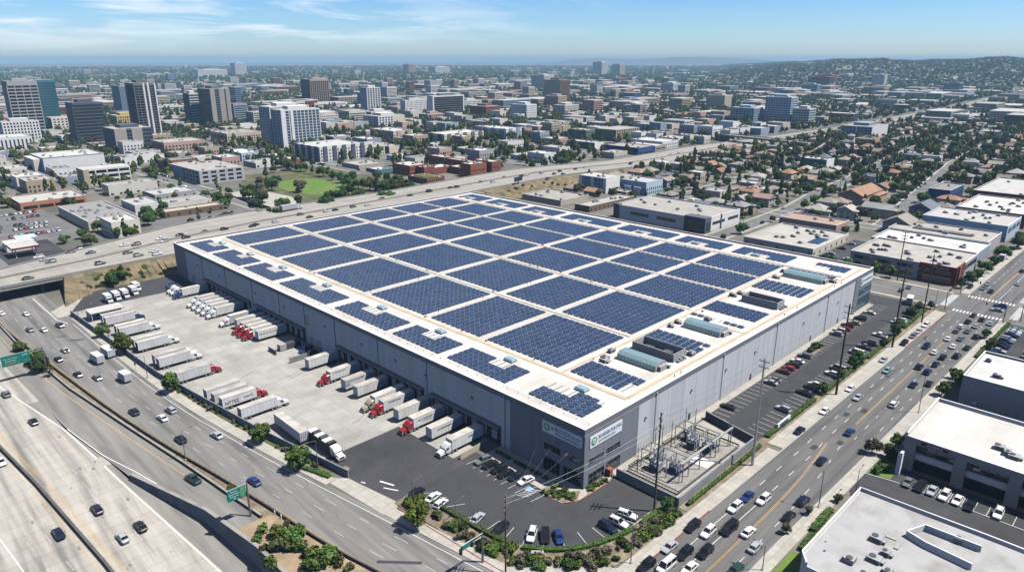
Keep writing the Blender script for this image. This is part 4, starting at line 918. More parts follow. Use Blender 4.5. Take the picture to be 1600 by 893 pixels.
# arterial, ramp, freeway
a_ = 'cars on the arterial road'
lane([((-55.4,59.3), 'blue', s), ((-52.4,87.9), 'silver', s), ((-60.4,92.6), 'black', u), ((-55.8,112.0), 'silver', u), ((-59.3,108.9), 'white', s), ((-63.9,118.5), 'navy', u), ((-64.2,152.2), 'grey', s), ((-67.9,159.4), 'navy', s), ((-69.0,178.1), 'navy', s), ((-65.2,185.4), 'silver', s), ((-59.6,214.7), 'grey', pk), ((-65.3,213.7), 'white', s), ((-69.1,217.5), 'grey', u), ((-65.8,239.4), 'white', s), ((-72.7,247.4), 'white', s)], PI / 2 + .08, 'up the arterial road from the ramp sign', a_)
car(*(-65.7,70.9), PI / 2 + .12, pk, 'green', 'dark green pickup on the ramp above the retaining wall', 'cars on the freeway and ramp')
for (p, c, k, a, l) in (((-85.9,76.8), 'navy', s, 1, 'navy sedan in the middle freeway lane'), ((-80.6,64.3), 'black', s, 1, 'black sedan in the freeway lane closest to the ramp wall'), ((-84.8,63.1), 'silver', s, 1, 'silver grey sedan on the freeway behind a black sedan'),
                        ((-94.7,73.4), 'navy', s, -1, 'dark blue sedan on the freeway left of the median barrier'), ((-97.6,114.2), 'white', s, -1, 'white sedan at the left picture edge beside the median'), ((-87.9,159.1), 'grey', u, 1, 'dark grey SUV on the freeway under the green gantry sign'), ((-86.3,132.9), 'black', s, 1, 'black sedan on the freeway below the planted strip')):
    car(*p, a * (PI / 2) + .05, k, c, l, 'cars on the freeway and ramp', fz(*p))
# elevated freeway: (pixel-derived points at deck height)
fw = [(44,436), (61,403), (70,407), (80,410), (110,395), (123,390), (142,396), (157,413), (195,384), (213,383), (200,396), (217,400), (241,393), (246,398), (251,374), (257,378), (281,368), (291,372), (320,363), (351,359), (395,354), (431,347)]
FWP = [(-57.2,270.9), (-44.8,307.8), (-44.0,300.4), (-42.8,294.4), (-31.2,307.6), (-26.4,311.6), (-24.3,298.9), (-27.1,273.9), (-7.1,303.2), (-2.4,300.3), (-11.1,285.7), (-9.0,276.7), (-0.5,280.2), (-1.6,272.6), (11.3,304.1), (10.6,296.8), (22.0,305.6), (22.2,297.1), (34.9,303.3), (45.5,301.4), (60.5,297.6), (75.7,299.1),
 (63.4,299.5), (96.4,306.5), (96.5,295.8), (112.8,303.6), (119.0,303.0), (132.8,303.6), (143.0,302.3), (161.3,312.3), (184.1,309.6), (203.3,311.7), (224.7,312.9), (229.9,311.6), (257.9,316.2), (265.1,309.0), (286.5,318.4), (301.5,312.6), (309.7,313.8), (325.6,312.4), (309.6,290.6), (333.5,294.7), (330.7,302.3), (347.6,310.6), (372.6,314.0), (389.9,317.0), (465.8,319.8), (454.4,312.4), (510.8,312.7), (487.0,297.0), (491.9,311.6), (546.8,326.6), (562.4,326.0), (567.1,313.7), (579.8,300.8), (641.4,311.5), (671.1,316.9), (690.8,315.6), (599.5,312.2), (612.2,307.5), (549.5,294.6), (932.6,305.1), (904.6,307.4)]
cc = ['black', 'white', 'silver', 'grey', 'black', 'navy', 'navy', 'navy', 'white', 'maroon', 'black', 'grey', 'white', 'white', 'white', 'silver', 'navy', 'black', 'navy', 'black', 'black', 'white', 'black', 'grey', 'black', 'white', 'black', 'grey', 'white', 'maroon', 'black', 'navy', 'black', 'black', 'grey', 'white', 'black']
rows = sorted(((p, cc[i % len(cc)], (s, u, s, v_ if i % 9 == 4 else u)[i % 4]) for i, p in enumerate(FWP)), key=lambda t: t[0][0])
for i, (p, c, k) in enumerate(rows):
    mid = (by(NE, p[0]) + by(FE, p[0])) / 2; near = p[1] < mid
    sl = (by(NE, p[0] + 10) - by(NE, p[0] - 10)) / 20
    car(*p, math.atan(sl) + (0 if near else PI), k, c, f'{CN(c, k)} on the elevated freeway, {ordn(i + 1)} car counting from its left end', 'cars on the elevated freeway', cz(*p), p[0] > 60)

# ------------------------------------------------------------------ trucks
def wheel_pair(t, x, y, r=.5, nm='wheel'):
    link(nm, TW, t, (x, y, r))
tw = MB(); tw.tube((0, -.28, 0), (0, .28, 0), .5, n=14, m=0); tw.tube((0, -.29, 0), (0, .29, 0), .27, n=10, m=1); TW = tw.mesh('wheel', ['rubber', 'rim'])
def trailer_parts(t, L_, x0=0., side='trailer_white', wheels=True, txt=None, px=None):
    """Box trailer from x0 (rear) to x0+L_, hung under parent t."""
    m = MB(); W = 1.3
    m.box(x0, -W, 1.15, x0 + L_, W, 4.05, 0, 1, True)
    for y in (-W - .03, W): m.box(x0, y, 1.1, x0 + L_, y + .03, 1.32, 2); m.box(x0, y, 3.93, x0 + L_, y + .03, 4.08, 2)
    for k in range(int(L_ / 1.2)):
        for y in (-W - .015, W): m.box(x0 + .6 + k * 1.2, y, 1.32, x0 + .66 + k * 1.2, y + .015, 3.93, 2)
    b = m.build('trailer' if t else 'box_body', [side, 'trailer_roof', 'trailer_grey'], t)
    d = MB(); d.box(x0 - .05, -1.2, 1.25, x0, -.02, 3.95, 0); d.box(x0 - .05, .02, 1.25, x0, 1.2, 3.95, 0)
    for y in (-.9, -.35, .35, .9): d.box(x0 - .09, y - .03, 1.3, x0 - .05, y + .03, 3.9, 1)
    d.box(x0 - .1, -1.25, .55, x0, 1.25, .68, 1); d.box(x0 - .06, -.7, .68, x0, -.6, 1.15, 1); d.box(x0 - .06, .6, .68, x0, .7, 1.15, 1); d.build('rear_door', ['trailer_grey', 'dark_steel'], b)
    ch = MB(); ch.box(x0 + .6, -.5, .8, x0 + L_ - .5, .5, 1.12); ch.box(x0 + .9, -1.1, .45, x0 + 3.2, 1.1, .6); ch.box(x0 + L_ - 3.3, -.9, 0, x0 + L_ - 3.1, -.75, .9); ch.box(x0 + L_ - 3.3, .75, 0, x0 + L_ - 3.1, .9, .9); ch.build('chassis', 'dark_steel', b)
    if wheels:
        for x in (x0 + 1.4, x0 + 2.65):
            for y in (-.95, .95): link('wheel', TW, b, (x, y, .5))
    if txt:
        for tx, sz, u_, zz_, mt, w_ in txt:
            for f, y in (('y-', -1.34), ('y+', 1.34)):
                o = lettering(tx, sz, mt, b, (u_, y, zz_), f, w_)
    return b
def tractor_parts(t, x0, color, sleeper=True):
    """Bonneted tractor, rear frame at x0, nose towards +x (about 6.4 m)."""
    pm_ = 'paint_' + color
    c = MB(); W = 1.15
    cx0 = x0 + 1.9
    c.loft([[(x, -W * k, .95), (x, W * k, .95), (x, W * k, z), (x, W * .85 * k, z + .18), (x, -W * .85 * k, z + .18), (x, -W * k, z)] for x, z, k in ((cx0, 3.15 if sleeper else 2.6, 1), (cx0 + 1.3, 3.0 if sleeper else 2.6, 1), (cx0 + 1.95, 2.45, .97), (cx0 + 2.3, 2.05, .95))])
    c.loft([[(x, -w_, .75), (x, w_, .75), (x, w_, z), (x, w_ * .7, z + .14), (x, -w_ * .7, z + .14), (x, -w_, z)] for x, z, w_ in ((cx0 + 2.25, 1.72, .92), (cx0 + 3.5, 1.5, .86), (cx0 + 3.95, 1.25, .8))])
    for y in (-1, 1):
        c.loft([[(cx0 + 2.5 + dx, y * .72, z0), (cx0 + 2.5 + dx, y * 1.17, z0), (cx0 + 2.5 + dx, y * 1.15, z1), (cx0 + 2.5 + dx, y * .72, z1)] for dx, z0, z1 in ((0, .75, .95), (.35, .98, 1.2), (.95, .98, 1.2), (1.4, .6, .95))])
    cab = c.build('cab', pm_, t)
    g = MB(); g.poly([(cx0 + 1.96, -1.0, 2.5), (cx0 + 2.33, -1.0, 2.02), (cx0 + 2.33, 1.0, 2.02), (cx0 + 1.96, 1.0, 2.5)]); g.v = [(p[0] + .03, p[1], p[2] + .04) for p in g.v]; g.build('windscreen', 'car_glass', cab)
    g = MB()
    for y in (-1.17, 1.16): g.box(cx0 + 1.2, y, 1.8, cx0 + 1.95, y + .02, 2.4)
    g.build('side_window', 'car_glass', cab)
    g = MB(); g.box(cx0 + 3.93, -.62, .8, cx0 + 4.0, .62, 1.28); g.build('grille', 'dark_steel', cab)
    g = MB(); g.box(cx0 + 3.7, -1.15, .4, cx0 + 4.1, 1.15, .72); g.build('bumper', 'steel', cab)
    for y in (-.98, .98): MB().box(cx0 + 3.72, y - .16, .8, cx0 + 3.9, y + .16, 1.02).build('headlight', 'headlight', cab)
    f = MB(); f.box(x0, -.45, .7, cx0 + 3.6, .45, .95); f.build('frame', 'dark_steel', t)
    f = MB()
    for y in (-1.08, .5): f.box(cx0 + .2, y, .45, cx0 + 1.5, y + .58, .95)
    f.build('fuel_tank', 'steel', t)
    f = MB()
    for y in (-1.02, 1.02): f.tube((cx0 - .15, y, .9), (cx0 - .15, y, 3.3), .08, n=6)
    f.build('exhaust_stack', 'steel', t)
    f = MB()
    for y in (-1.38, 1.28): f.box(cx0 + 2.0, y, 1.7, cx0 + 2.15, y + .1, 2.35)
    f.build('mirror', 'dark_steel', cab)
    for x in (x0 + .45, x0 + 1.65):
        for y in (-.88, .88): link('wheel', TW, t, (x, y, .5))
    for y in (-.95, .95): link('wheel', TW, t, (cx0 + 2.95, y, .5))
def truck(x, y, ang, L_, color, label, group, side='trailer_white', txt=None, z=0.):
    """Trailer rear at (x, y), heading ang; with a tractor if color is given."""
    if color:
        t = empty('semi_truck', (x, y, z), ang); T(t, label, 'truck', group); trailer_parts(t, L_, 0, side, True, txt); tractor_parts(t, L_ - 2.1, color)
    else:
        t = empty('semi_trailer', (x, y, z), ang); T(t, label, 'trailer', group); trailer_parts(t, L_, 0, side, True, txt)
    return t
dk = 'trucks and trailers at the loading docks'
DT = 'dark_text'
docked = [(36, 'white', [('LNBORT', .8, 4.2, 2.9, 'sign_text', 3.2)], 'white truck docked closest to the front office, LNBORT on its trailer'),
 (44.5, None, [('M KAMERTSMIRTO LA', .6, 6.4, 3.0, DT, 6.2)], 'dark lettered white trailer docked without a cab, one bay from the office truck'),
 (52.5, 'red', [('Lau ovinnomoio Loi', .7, 6.6, 3.0, DT, 6.4), ('S s inoocoto o', .4, 6.4, 2.3, DT, 4)], 'red cab truck docked beside the black asphalt gate, lettered trailer'),
 (59.5, None, None, 'plain white trailer docked without a cab beside the red gate truck'),
 (66.8, 'red', [('Walthman', .75, 7.5, 3.3, 'maroon_text', 4.6)], 'red cab truck with maroon lettered trailer beside a tan cab'),
 (71.2, 'tan', None, 'tan cab truck docked close beside a red cab'),
 (80.4, None, None, 'plain white trailer docked without a cab beside the trailer with pillar letters'),
 (87.2, None, [('DOUALAARAUSEE', .55, 8, 3.4, DT, 7), ('IIIIY', 1.3, 10.6, 2.3, DT, 2.2)], 'trailer docked without a cab, tall pillar letters IIIIY on its side'),
 (96, 'red', [('L iaheen taneoh', .5, 8, 3.4, 'maroon_text', 4.5)], 'red cab truck docked alone in the middle of the dock wall'),
 (109.4, None, None, 'plain trailer docked alone beside the refuse compactor pen'),
 (145.6, None, [('Mauu Juusranto', .6, 7.5, 2.9, DT, 7)], 'lettered white trailer without a cab docked on the far side of the pen'),
 (149.8, 'red', None, 'red cab truck closest to the pen in a group of three red cabs'), (153.8, 'red', None, 'middle one of the three red cab trucks docked together'), (157.8, 'red', None, 'red cab truck farthest from the pen in a group of three'),
 (163, None, None, 'trailer without a cab docked between red cabs and a white cab'),
 (169.2, 'white', None, 'white cab truck with grey trailer docked beside the gap in the canopies'),
 (181.8, 'white', None, 'first white cab of the row of five at the far docks'), (187, 'white', None, 'second white cab of the row of five at the far docks'), (191.6, 'white', None, 'third white cab of the row of five at the far docks'), (196.2, 'white', None, 'fourth white cab of the row of five at the far docks'), (200.8, 'white', None, 'last white cab of the row of five at the far docks'),
 (216.5, 'blue', None, 'blue cab truck at the last dock before the dark corner asphalt')]
for y, c, tx, lab in docked: truck(-.75, y, PI, 11.4, c, lab, dk, 'trailer_grey' if y == 169.2 else 'trailer_white', tx)
pkd = 'trucks and trailers parked along the perimeter wall'
for (y, c, lab, tx) in ((201.2, 'blue', 'blue cab truck parked at the far end of the perimeter wall', None), (205.2, None, 'white trailer parked behind the blue cab truck at the wall', None),
                    (185, 'white', 'white cab truck parked at the wall, second from the far end', None), (188.8, None, 'white trailer parked behind the second truck from the far end', None),
                    (165.8, 'white', 'white cab truck parked at the middle of the perimeter wall', None), (169.6, None, 'white trailer parked behind the middle truck at the wall', None),
                    (145.6, 'white', 'front one of two white cab trucks parked close together at the wall', None), (149.6, 'white', 'rear one of two white cab trucks parked close together at the wall', None),
                    (129.8, 'red', 'red cab truck parked alone at the perimeter wall', None),
                    (102.2, 'red', 'red cab truck with large dark NTTEZ letters on its trailer', [('NTTEZ', 1.5, 2.9, 2.2, 'maroon_text', 4.2), ('Laurry', .9, 8, 2.6, 'maroon_text', 3)]), (106.6, None, 'white trailer parked beside the NTTEZ trailer', None), (111, None, 'white trailer parked farther from the NTTEZ truck, third in its group', None),
                    (92.2, 'white', 'white day cab truck parked at the wall below the NTTEZ truck', None)):
    x0 = -47.2 if y > 120 else wallx(y) + .9
    truck(x0, y, .0, 10.6 if y != 92.2 else 11.2, c, lab, pkd, 'trailer_white', tx)
truck(-37.2, 66.8, PI / 2 - .02, 15.2, None, 'grey blue roofed trailer parked lengthwise beside the gate wall', pkd, 'trailer_white', None)
# car carrier parked lengthwise by the gate
t = empty('car_carrier', (-34.6, 68.2, 0), -PI / 2); T(t, 'dark car transporter with white cab waiting beside the yard gate', 'truck', pkd)
m = MB(); m.box(0, -1.25, .9, 11.5, 1.25, 1.1); m.box(0, -1.3, 1.1, 11.5, -1.2, 3.5); m.box(0, 1.2, 1.1, 11.5, 1.3, 3.5); m.box(0, -1.3, 2.5, 11.5, 1.3, 2.6); fr = m.build('carrier_frame', 'black_plastic', t)
m = MB()
for x in (.6, 4.2, 7.9): m.box(x, -1.25, 3.5, x + 2.1, 1.25, 3.62)
m.build('top_deck_plate', 'trailer_white', t)
m = MB(); m.box(2.8, -1.1, 3.5, 4.1, 1.1, 3.9); m.box(6.4, -1.1, 3.5, 7.8, 1.1, 3.95); m.box(10.1, -1.1, 3.5, 11.2, 1.1, 3.8); m.build('load', 'dark_steel', t)
for x in (1.4, 2.65):
    for y in (-.95, .95): link('wheel', TW, t, (x, y, .5))
tractor_parts(t, 9.9, 'white')
# box trucks and vans
def box_truck(x, y, ang, L_, label, cabc='white', side='trailer_white', z=0., step=False, group='delivery trucks'):
    t = empty('box_truck', (x, y, z), ang); T(t, label, 'truck', group)
    m = MB(); m.box(-L_ / 2, -1.2, .75, L_ / 2 - 1.9, 1.2, 3.3, 0, 1, True)
    for k in range(5): m.box(-L_ / 2 + .4 + k * (L_ - 2.4) / 5, -1.215, .9, -L_ / 2 + .45 + k * (L_ - 2.4) / 5, 1.215, 3.2, 0)
    bd = m.build('cargo_box', [side, 'trailer_white'], t)
    m = MB(); m.box(-L_ / 2 - .04, -1.05, .9, -L_ / 2, 1.05, 3.1); m.build('rear_door', 'trailer_grey', bd)
    c = MB(); x0 = L_ / 2 - 1.85
    c.loft([[(x, -1, .5), (x, 1, .5), (x, .98 * k, z1), (x, -.98 * k, z1)] for x, z1, k in ((x0, 2.35, .92), (x0 + .8, 2.35, .92), (x0 + 1.25, 1.5, 1), (x0 + 1.85, 1.25, .95))]); cb = c.build('cab', 'paint_' + cabc, t)
    g = MB(); g.poly([(x0 + .84, -.85, 2.3), (x0 + 1.27, -.92, 1.56), (x0 + 1.27, .92, 1.56), (x0 + .84, .85, 2.3)]); g.v = [(p[0] + .03, p[1], p[2] + .02) for p in g.v]; g.build('windscreen', 'car_glass', cb)
    for x in (-L_ / 2 + 1.3, L_ / 2 - .9):
        for y in (-.9, .9): link('wheel', CP['van']['wheel'], t, (x, y, .335))
box_truck(*(-59.9,167.4), PI / 2 + .1, 7.6, 'white box truck in the middle lane of the arterial road')
box_truck(*(-55.6,170.9), PI / 2 + .08, 8.2, 'taller white box truck in the kerbside lane of the arterial', z=.0)
box_truck(*(-58.2,144.7), PI / 2 + .1, 6.4, 'grey white delivery van truck alone on the arterial, red tail lights', side='trailer_grey')
for k, (x, y) in enumerate(((-36.6, 231.5), (-33, 232.5), (-29.4, 233.2), (-25.2, 235), (-22.2, 240.5))): box_truck(x, y + 2, -PI / 2, 7.2, f'white box truck on dark asphalt below the embankment, {ordn(k + 1)} in the row', group='box trucks below the embankment', )
box_truck(*(205.3,-12.4), .2, 8, 'white motorhome parked at the intersection end of the side car park')
box_truck(*(311.2,-25.0), PI, 7, 'white box truck parked at the kerb beyond the corner shop', 'black')
t = truck(*(by_ := (92.6,323.9)), .05, 11, 'white', 'silver tanker truck on the elevated freeway beside the park', 'trucks on the elevated freeway', 'trailer_grey', None, 6.5)
for (x, y, c, l) in ((-10.5, 232, 'navy', 'navy car in the shade at the dark asphalt corner'), (-9.6, 236, 'blue', 'blue car in the shade at the dark asphalt corner')): car(x, y, PI, u, c, l, 'cars on the corner asphalt')
# day cabs parked beside the far dock
for k, y in enumerate((222.5, 226)):
    t = empty('tractor_unit', (-9, y, 0), PI); T(t, f'white tractor unit without trailer by the far dock, {ordn(k + 1)} from the blue cab', 'truck', 'tractor units'); tractor_parts(t, 0, 'white')
# refuse pen between the docks
t = empty('refuse_pen', (-9, 128, 0)); T(t, 'low walled refuse pen with yellow posts on the dock apron', 'enclosure')
MB().box(-4.2, -9.4, 0, 2, -9.1, 2).build('side_wall', 'wall_block', t); MB().box(-4.4, 1, 0, -4.1, 6.5, 1.6).build('end_wall', 'wall_block', t)
m = MB(); m.tube((-4.6, -9.3, 0), (-4.6, -9.3, 2.6), .14, m=0); m.tube((-4.4, .6, 0), (-4.4, .6, 2.2), .14, m=0); m.build('bollard', 'yellow_paint', t)
t = empty('refuse_compactor', (-7.5, 131.5, 0)); T(t, 'grey refuse compactor with open skip inside the low pen', 'compactor')
MB().box(-3.4, -1.1, .2, -.9, 1.1, 2.4).build('press', 'hvac', t); m = MB(); m.box(-.8, -1.2, .2, 4.6, 1.2, 2.2); m.box(-.6, -1, 2.2, 4.4, 1, 2.25); m.build('skip', 'dark_steel', t)
for k, y in enumerate((124, 120.6)): car(-4.4, y, PI, (v_, u)[k], ('blue', 'navy')[k], f'{("blue van", "navy SUV")[k]} parked in the shade against the dock wall', 'cars at the dock wall')

# ------------------------------------------------------------------ trees and shrubs
def np_mesh(name, V, F, mats, idx=None, smooth=False):
    me = bpy.data.meshes.new(name); V = np.asarray(V, np.float32); F = np.asarray(F, np.int32); k = F.shape[1]
    me.vertices.add(len(V)); me.vertices.foreach_set('co', V.ravel()); me.loops.add(F.size); me.loops.foreach_set('vertex_index', F.ravel())
    me.polygons.add(len(F)); me.polygons.foreach_set('loop_start', np.arange(0, F.size, k, dtype=np.int32)); me.polygons.foreach_set('loop_total', np.full(len(F), k, np.int32))
    for m_ in mats: me.materials.append(MATS[m_])
    if idx is not None: me.polygons.foreach_set('material_index', np.asarray(idx, np.int32))
    me.update(calc_edges=True); me.shade_flat(); return me
def leaf_quads(rs, C, Nrm, size):
    """Small randomly tilted leaf-clump quads at C facing roughly Nrm."""
    n = len(C); t = Nrm + rs.normal(0, .55, (n, 3)); t /= np.linalg.norm(t, axis=1)[:, None]
    u = np.cross(t, rs.normal(0, 1, (n, 3))); u /= np.linalg.norm(u, axis=1)[:, None]; w_ = np.cross(t, u)
    s_ = size * rs.uniform(.6, 1.25, (n, 1)); a, b = u * s_, w_ * s_ * rs.uniform(.6, 1, (n, 1))
    V = np.stack([C - a - b * .6, C + a * .7 - b, C + a + b * .7, C - a * .6 + b], 1).reshape(-1, 3)
    return V, np.arange(4 * n).reshape(n, 4)
def crown_mesh(seed, kind, n=1300, size=.3):
    rs = np.random.RandomState(seed); lobes = []
    if kind == 'round':
        for k in range(11):
            a = rs.uniform(0, 2 * PI); d = rs.uniform(.2, 1.9); lobes.append((math.cos(a) * d, math.sin(a) * d, rs.uniform(3.2, 5.9) - d * .35, rs.uniform(.9, 1.6)))
    elif kind == 'broad':
        for k in range(15):
            a = rs.uniform(0, 2 * PI); d = rs.uniform(.3, 3.4); lobes.append((math.cos(a) * d, math.sin(a) * d, rs.uniform(3.6, 6.2) - d * .3, rs.uniform(1.0, 1.8)))
    elif kind == 'tall':
        for k in range(14):
            z = rs.uniform(3, 11.5); d = rs.uniform(0, 1.7) * (1 - abs(z - 6.5) / 9); a = rs.uniform(0, 2 * PI); lobes.append((math.cos(a) * d, math.sin(a) * d, z, rs.uniform(.8, 1.5) * (1.15 - z / 16)))
    elif kind == 'cone':
        for k in range(14): z = 1.2 + k * .7; lobes.append((rs.uniform(-.2, .2), rs.uniform(-.2, .2), z, 1.9 * (1 - k / 15) + .25))
    elif kind == 'bush':
        for k in range(7):
            a = rs.uniform(0, 2 * PI); d = rs.uniform(0, .7); lobes.append((math.cos(a) * d, math.sin(a) * d, rs.uniform(.3, .9), rs.uniform(.35, .6)))
    lo = np.array(lobes); wts = lo[:, 3] ** 2; wts /= wts.sum(); pick = rs.choice(len(lo), n, p=wts)
    dirs = rs.normal(0, 1, (n, 3)); dirs[:, 2] = dirs[:, 2] * .85 + .15; dirs /= np.linalg.norm(dirs, axis=1)[:, None]
    C = lo[pick, :3] + dirs * (lo[pick, 3] * rs.uniform(.72, 1.12, n))[:, None]
    V, F = leaf_quads(rs, C, dirs, size)
    # loose inner mass so that the crown is not see-through
    n2 = n // 4; p2 = rs.choice(len(lo), n2, p=wts); d2 = rs.normal(0, 1, (n2, 3)); d2 /= np.linalg.norm(d2, axis=1)[:, None]
    V2, F2 = leaf_quads(rs, lo[p2, :3] + d2 * (lo[p2, 3] * rs.uniform(.2, .65, n2))[:, None], d2, size * 1.7)
    return np.vstack([V, V2]), np.vstack([F, F2 + len(V)])
def trunk_mesh(seed, kind):
    r = random.Random(seed); m = MB(); H = dict(round=3.4, broad=3.4, tall=5, cone=2, bush=.4)[kind]; r0 = dict(round=.2, broad=.28, tall=.26, cone=.2, bush=.06)[kind]
    m.tube((0, 0, -.15), (0, 0, H * .6), r0, r0 * .75, 7)
    for k in range(5):
        a = r.uniform(0, 2 * PI); d = r.uniform(.6, 1.5) * (.2 if kind in ('bush', 'cone') else 1); m.tube((0, 0, H * r.uniform(.45, .6)), (math.cos(a) * d, math.sin(a) * d, H * r.uniform(1.0, 1.35)), r0 * .55, r0 * .2, 5)
    return m.mesh('trunk', ['trunk'])
LEAFS = ('deep', 'mid', 'yellow', 'olive', 'grey')
CROWN = {}; TRUNK = {}
def crown(kind, leaf, v_):
    k = (kind, leaf, v_)
    if k not in CROWN: V, F = crown_mesh(v_ * 7 + len(kind), kind, {'bush': 420, 'round': 1500, 'broad': 2000, 'tall': 1700, 'cone': 1300}[kind], {'bush': .14, 'round': .27, 'broad': .3, 'tall': .27, 'cone': .25}[kind]); CROWN[k] = np_mesh('crown', V, F, ['leaf_' + leaf])
    if kind not in TRUNK: TRUNK[kind] = trunk_mesh(3, kind)
    return CROWN[k], TRUNK[kind]
LEAFW = dict(deep='dark green', mid='mid green', yellow='yellow green', olive='olive green', grey='grey brown')
KINDW = dict(round='rounded tree', broad='broad spreading tree', tall='tall tree', cone='pointed conifer', bush='bush')
NTREE = [0]
def tree(x, y, kind='round', leaf='mid', sc=1., label=None, group=None, z=0., parts=True, full=True):
    v_ = R.randrange(3); c, t_ = crown(kind, leaf, v_); NTREE[0] += 1
    nm = {'bush': 'shrub', 'cone': 'conifer_tree'}.get(kind, 'tree')
    t = empty(nm, (x, y, z), R.uniform(0, 6.28)); t.scale = (sc * R.uniform(.93, 1.07), sc * R.uniform(.93, 1.07), sc)
    T(t, label or f'{LEAFW[leaf]} {KINDW[kind]}', 'shrub' if kind == 'bush' else 'tree', group, full)
    link('crown', c, t)
    link('trunk', t_, t); return t
def palm(x, y, h, label, group='palm trees', z=0.):
    t = empty('palm_tree', (x, y, z)); T(t, label, 'palm tree', group); m = MB(); m.tube((0, 0, 0), (.3, 0, h), .22, .16, 7); m.build('trunk', 'trunk', t)
    m = MB(); r = random.Random(int(h * 10))
    for k in range(26):
        a = k * 2.4; el = r.uniform(-.5, .9); L_ = r.uniform(1.8, 2.6); p = np.array((.3, 0, h)); pts = []
        for j in range(5): tt = j / 4; pts.append(p + np.array((math.cos(a) * L_ * tt * math.cos(el), math.sin(a) * L_ * tt * math.cos(el), L_ * tt * math.sin(el) - 1.3 * tt * tt)))
        sd_ = np.array((-math.sin(a), math.cos(a), 0)) * .28
        for j in range(4): k0, k1 = 1 - j / 4.4, 1 - (j + 1) / 4.4; m.poly([tuple(pts[j] - sd_ * k0), tuple(pts[j] + sd_ * k0), tuple(pts[j + 1] + sd_ * k1 - (0, 0, .1)), tuple(pts[j + 1] - sd_ * k1 - (0, 0, .1))])
    m.build('crown', 'leaf_olive', t)
def hedge(line, w_, h, label, group='clipped hedges', leaf=None, z=0.):
    """Clipped hedge: a leafy box along a line, made of leaf-sized faces over a core."""
    rs = np.random.RandomState(int(abs(line[0][0] * 7 + line[0][1])) % 9999); core = MB(); wallstrip(core, line, h * .9 + z, w_ * .8, 0, None, zero, z)
    C, Nn = [], []
    for a, b in zip(line, line[1:]):
        l = math.hypot(b[0] - a[0], b[1] - a[1]); tx, ty = (b[0] - a[0]) / max(l, .01), (b[1] - a[1]) / max(l, .01); n = int(l * (w_ + 2 * h) * 9)
        for _ in range(n):
            q = rs.uniform(0, l); f = rs.uniform(0, w_ + 2 * h); bump = rs.uniform(-.08, .1)
            if f < h: o_, zz_, nn = -w_ / 2 - bump, f, (ty, -tx, .2)
            elif f < h + w_: o_, zz_, nn = f - h - w_ / 2, h + bump, (0, 0, 1)
            else: o_, zz_, nn = w_ / 2 + bump, f - h - w_, (-ty, tx, .2)
            C.append((a[0] + tx * q - ty * o_, a[1] + ty * q + tx * o_, zz_ + z)); Nn.append(nn)
    V, F = leaf_quads(rs, np.array(C), np.array(Nn, float), .17); n0 = len(V)
    o_ = MB(); o_.v = [tuple(p) for p in V] + core.v; o_.f = [list(map(int, f)) for f in F] + [[n0 + i for i in f] for f in core.f]; o_.m = [0] * len(o_.f)
    return T(o_.build('hedge', 'hedge' if not leaf else 'leaf_' + leaf), label, 'hedge', group)

# street trees along the arterial pavement
sw = 'trees along the arterial pavement'
for (p, l, sc, k, lab) in (((-51.0,190.1), 'yellow', .85, 'round', 'yellow green street tree by the perimeter wall beside the second parked truck'), ((-51.3,167.3), 'yellow', 1.25, 'round', 'larger yellow green street tree by the wall beside two delivery trucks'), ((-50.8,124.9), 'mid', 1.05, 'round', 'green street tree on the arterial pavement beside the lone red truck'),
                         ((-45.5,76.1), 'mid', .95, 'round', 'green street tree on the pavement behind the lengthwise trailer'), ((-44.9,56.8), 'mid', 1.1, 'round', 'green street tree on the pavement beside the dark car transporter'), ((-37.7,17.4), 'yellow', 1.1, 'round', 'yellow green street tree by the driveway and the front car park')):
    tree(*p, k, l, sc, lab, sw)
for (p, sc, l, lab) in (((-76.3,197.5), 1.5, 'olive', 'low olive thicket above the green gantry sign'), ((-75.1,185.0), 2.0, 'mid', 'wide green thicket on the planted strip by the gantry sign'), ((-74.3,176.6), 1.9, 'deep', 'dark thicket under the green gantry sign')):
    tree(*p, 'bush', l, sc * 1.7, lab, 'thickets on the planted strip')
tree(*(-76.5,171.6), 'broad', 'deep', .75, 'dark broad tree standing behind the green gantry sign', 'thickets on the planted strip'); palm(*(-74.6,165.4), 3.2, 'short palm on the planted strip beside the gantry sign')
k = 0
for y in np.arange(58, 150, 2.6):
    a, b = at_y(rr, y) + 1.2, at_y(ay, y) - 2
    if b - a < .6: continue
    for _ in range(1 if b - a < 3 else 2):
        k += 1; tree(R.uniform(a, b), y + R.uniform(-1, 1), 'bush', R.choice(('olive', 'grey', 'olive', 'yellow')), R.uniform(.9, 1.7), f'dry low shrub on the strip between arterial and ramp, {ordn(k)} from the ramp sign', 'dry shrubs on the planted strip', full=True)
k = 0
for (p, sc, l) in (((-62.9,40.2), 1.5, 'yellow'), ((-60.9,35.7), 2.2, 'yellow'), ((-60.6,32.4), 2.6, 'mid'), ((-58.5,33.3), 2.2, 'mid'), ((-62.8,31.6), 2.2, 'olive'), ((-60.1,28.9), 1.8, 'mid'), ((-59.5,25.4), 1.6, 'olive'), ((-59.3,21.9), 2.6, 'mid'), ((-57.0,21.7), 2.4, 'mid'), ((-61.1,21.4), 2.2, 'mid'), ((-56.5,19.0), 1.6, 'olive'), ((-65.9,33.6), 1.4, 'olive'), ((-66.8,28.0), 1.8, 'mid'), ((-56.2,15.9), 1.2, 'olive'), ((-65.2,37.9), 1.3, 'mid'), ((-57.7,38.8), 1, 'olive')):
    k += 1; tree(*p, 'bush', l, sc, f'{LEAFW[l]} shrub on the sandy bank beside the retaining wall, {ordn(k)} from the ramp sign', 'shrubs on the sandy bank')
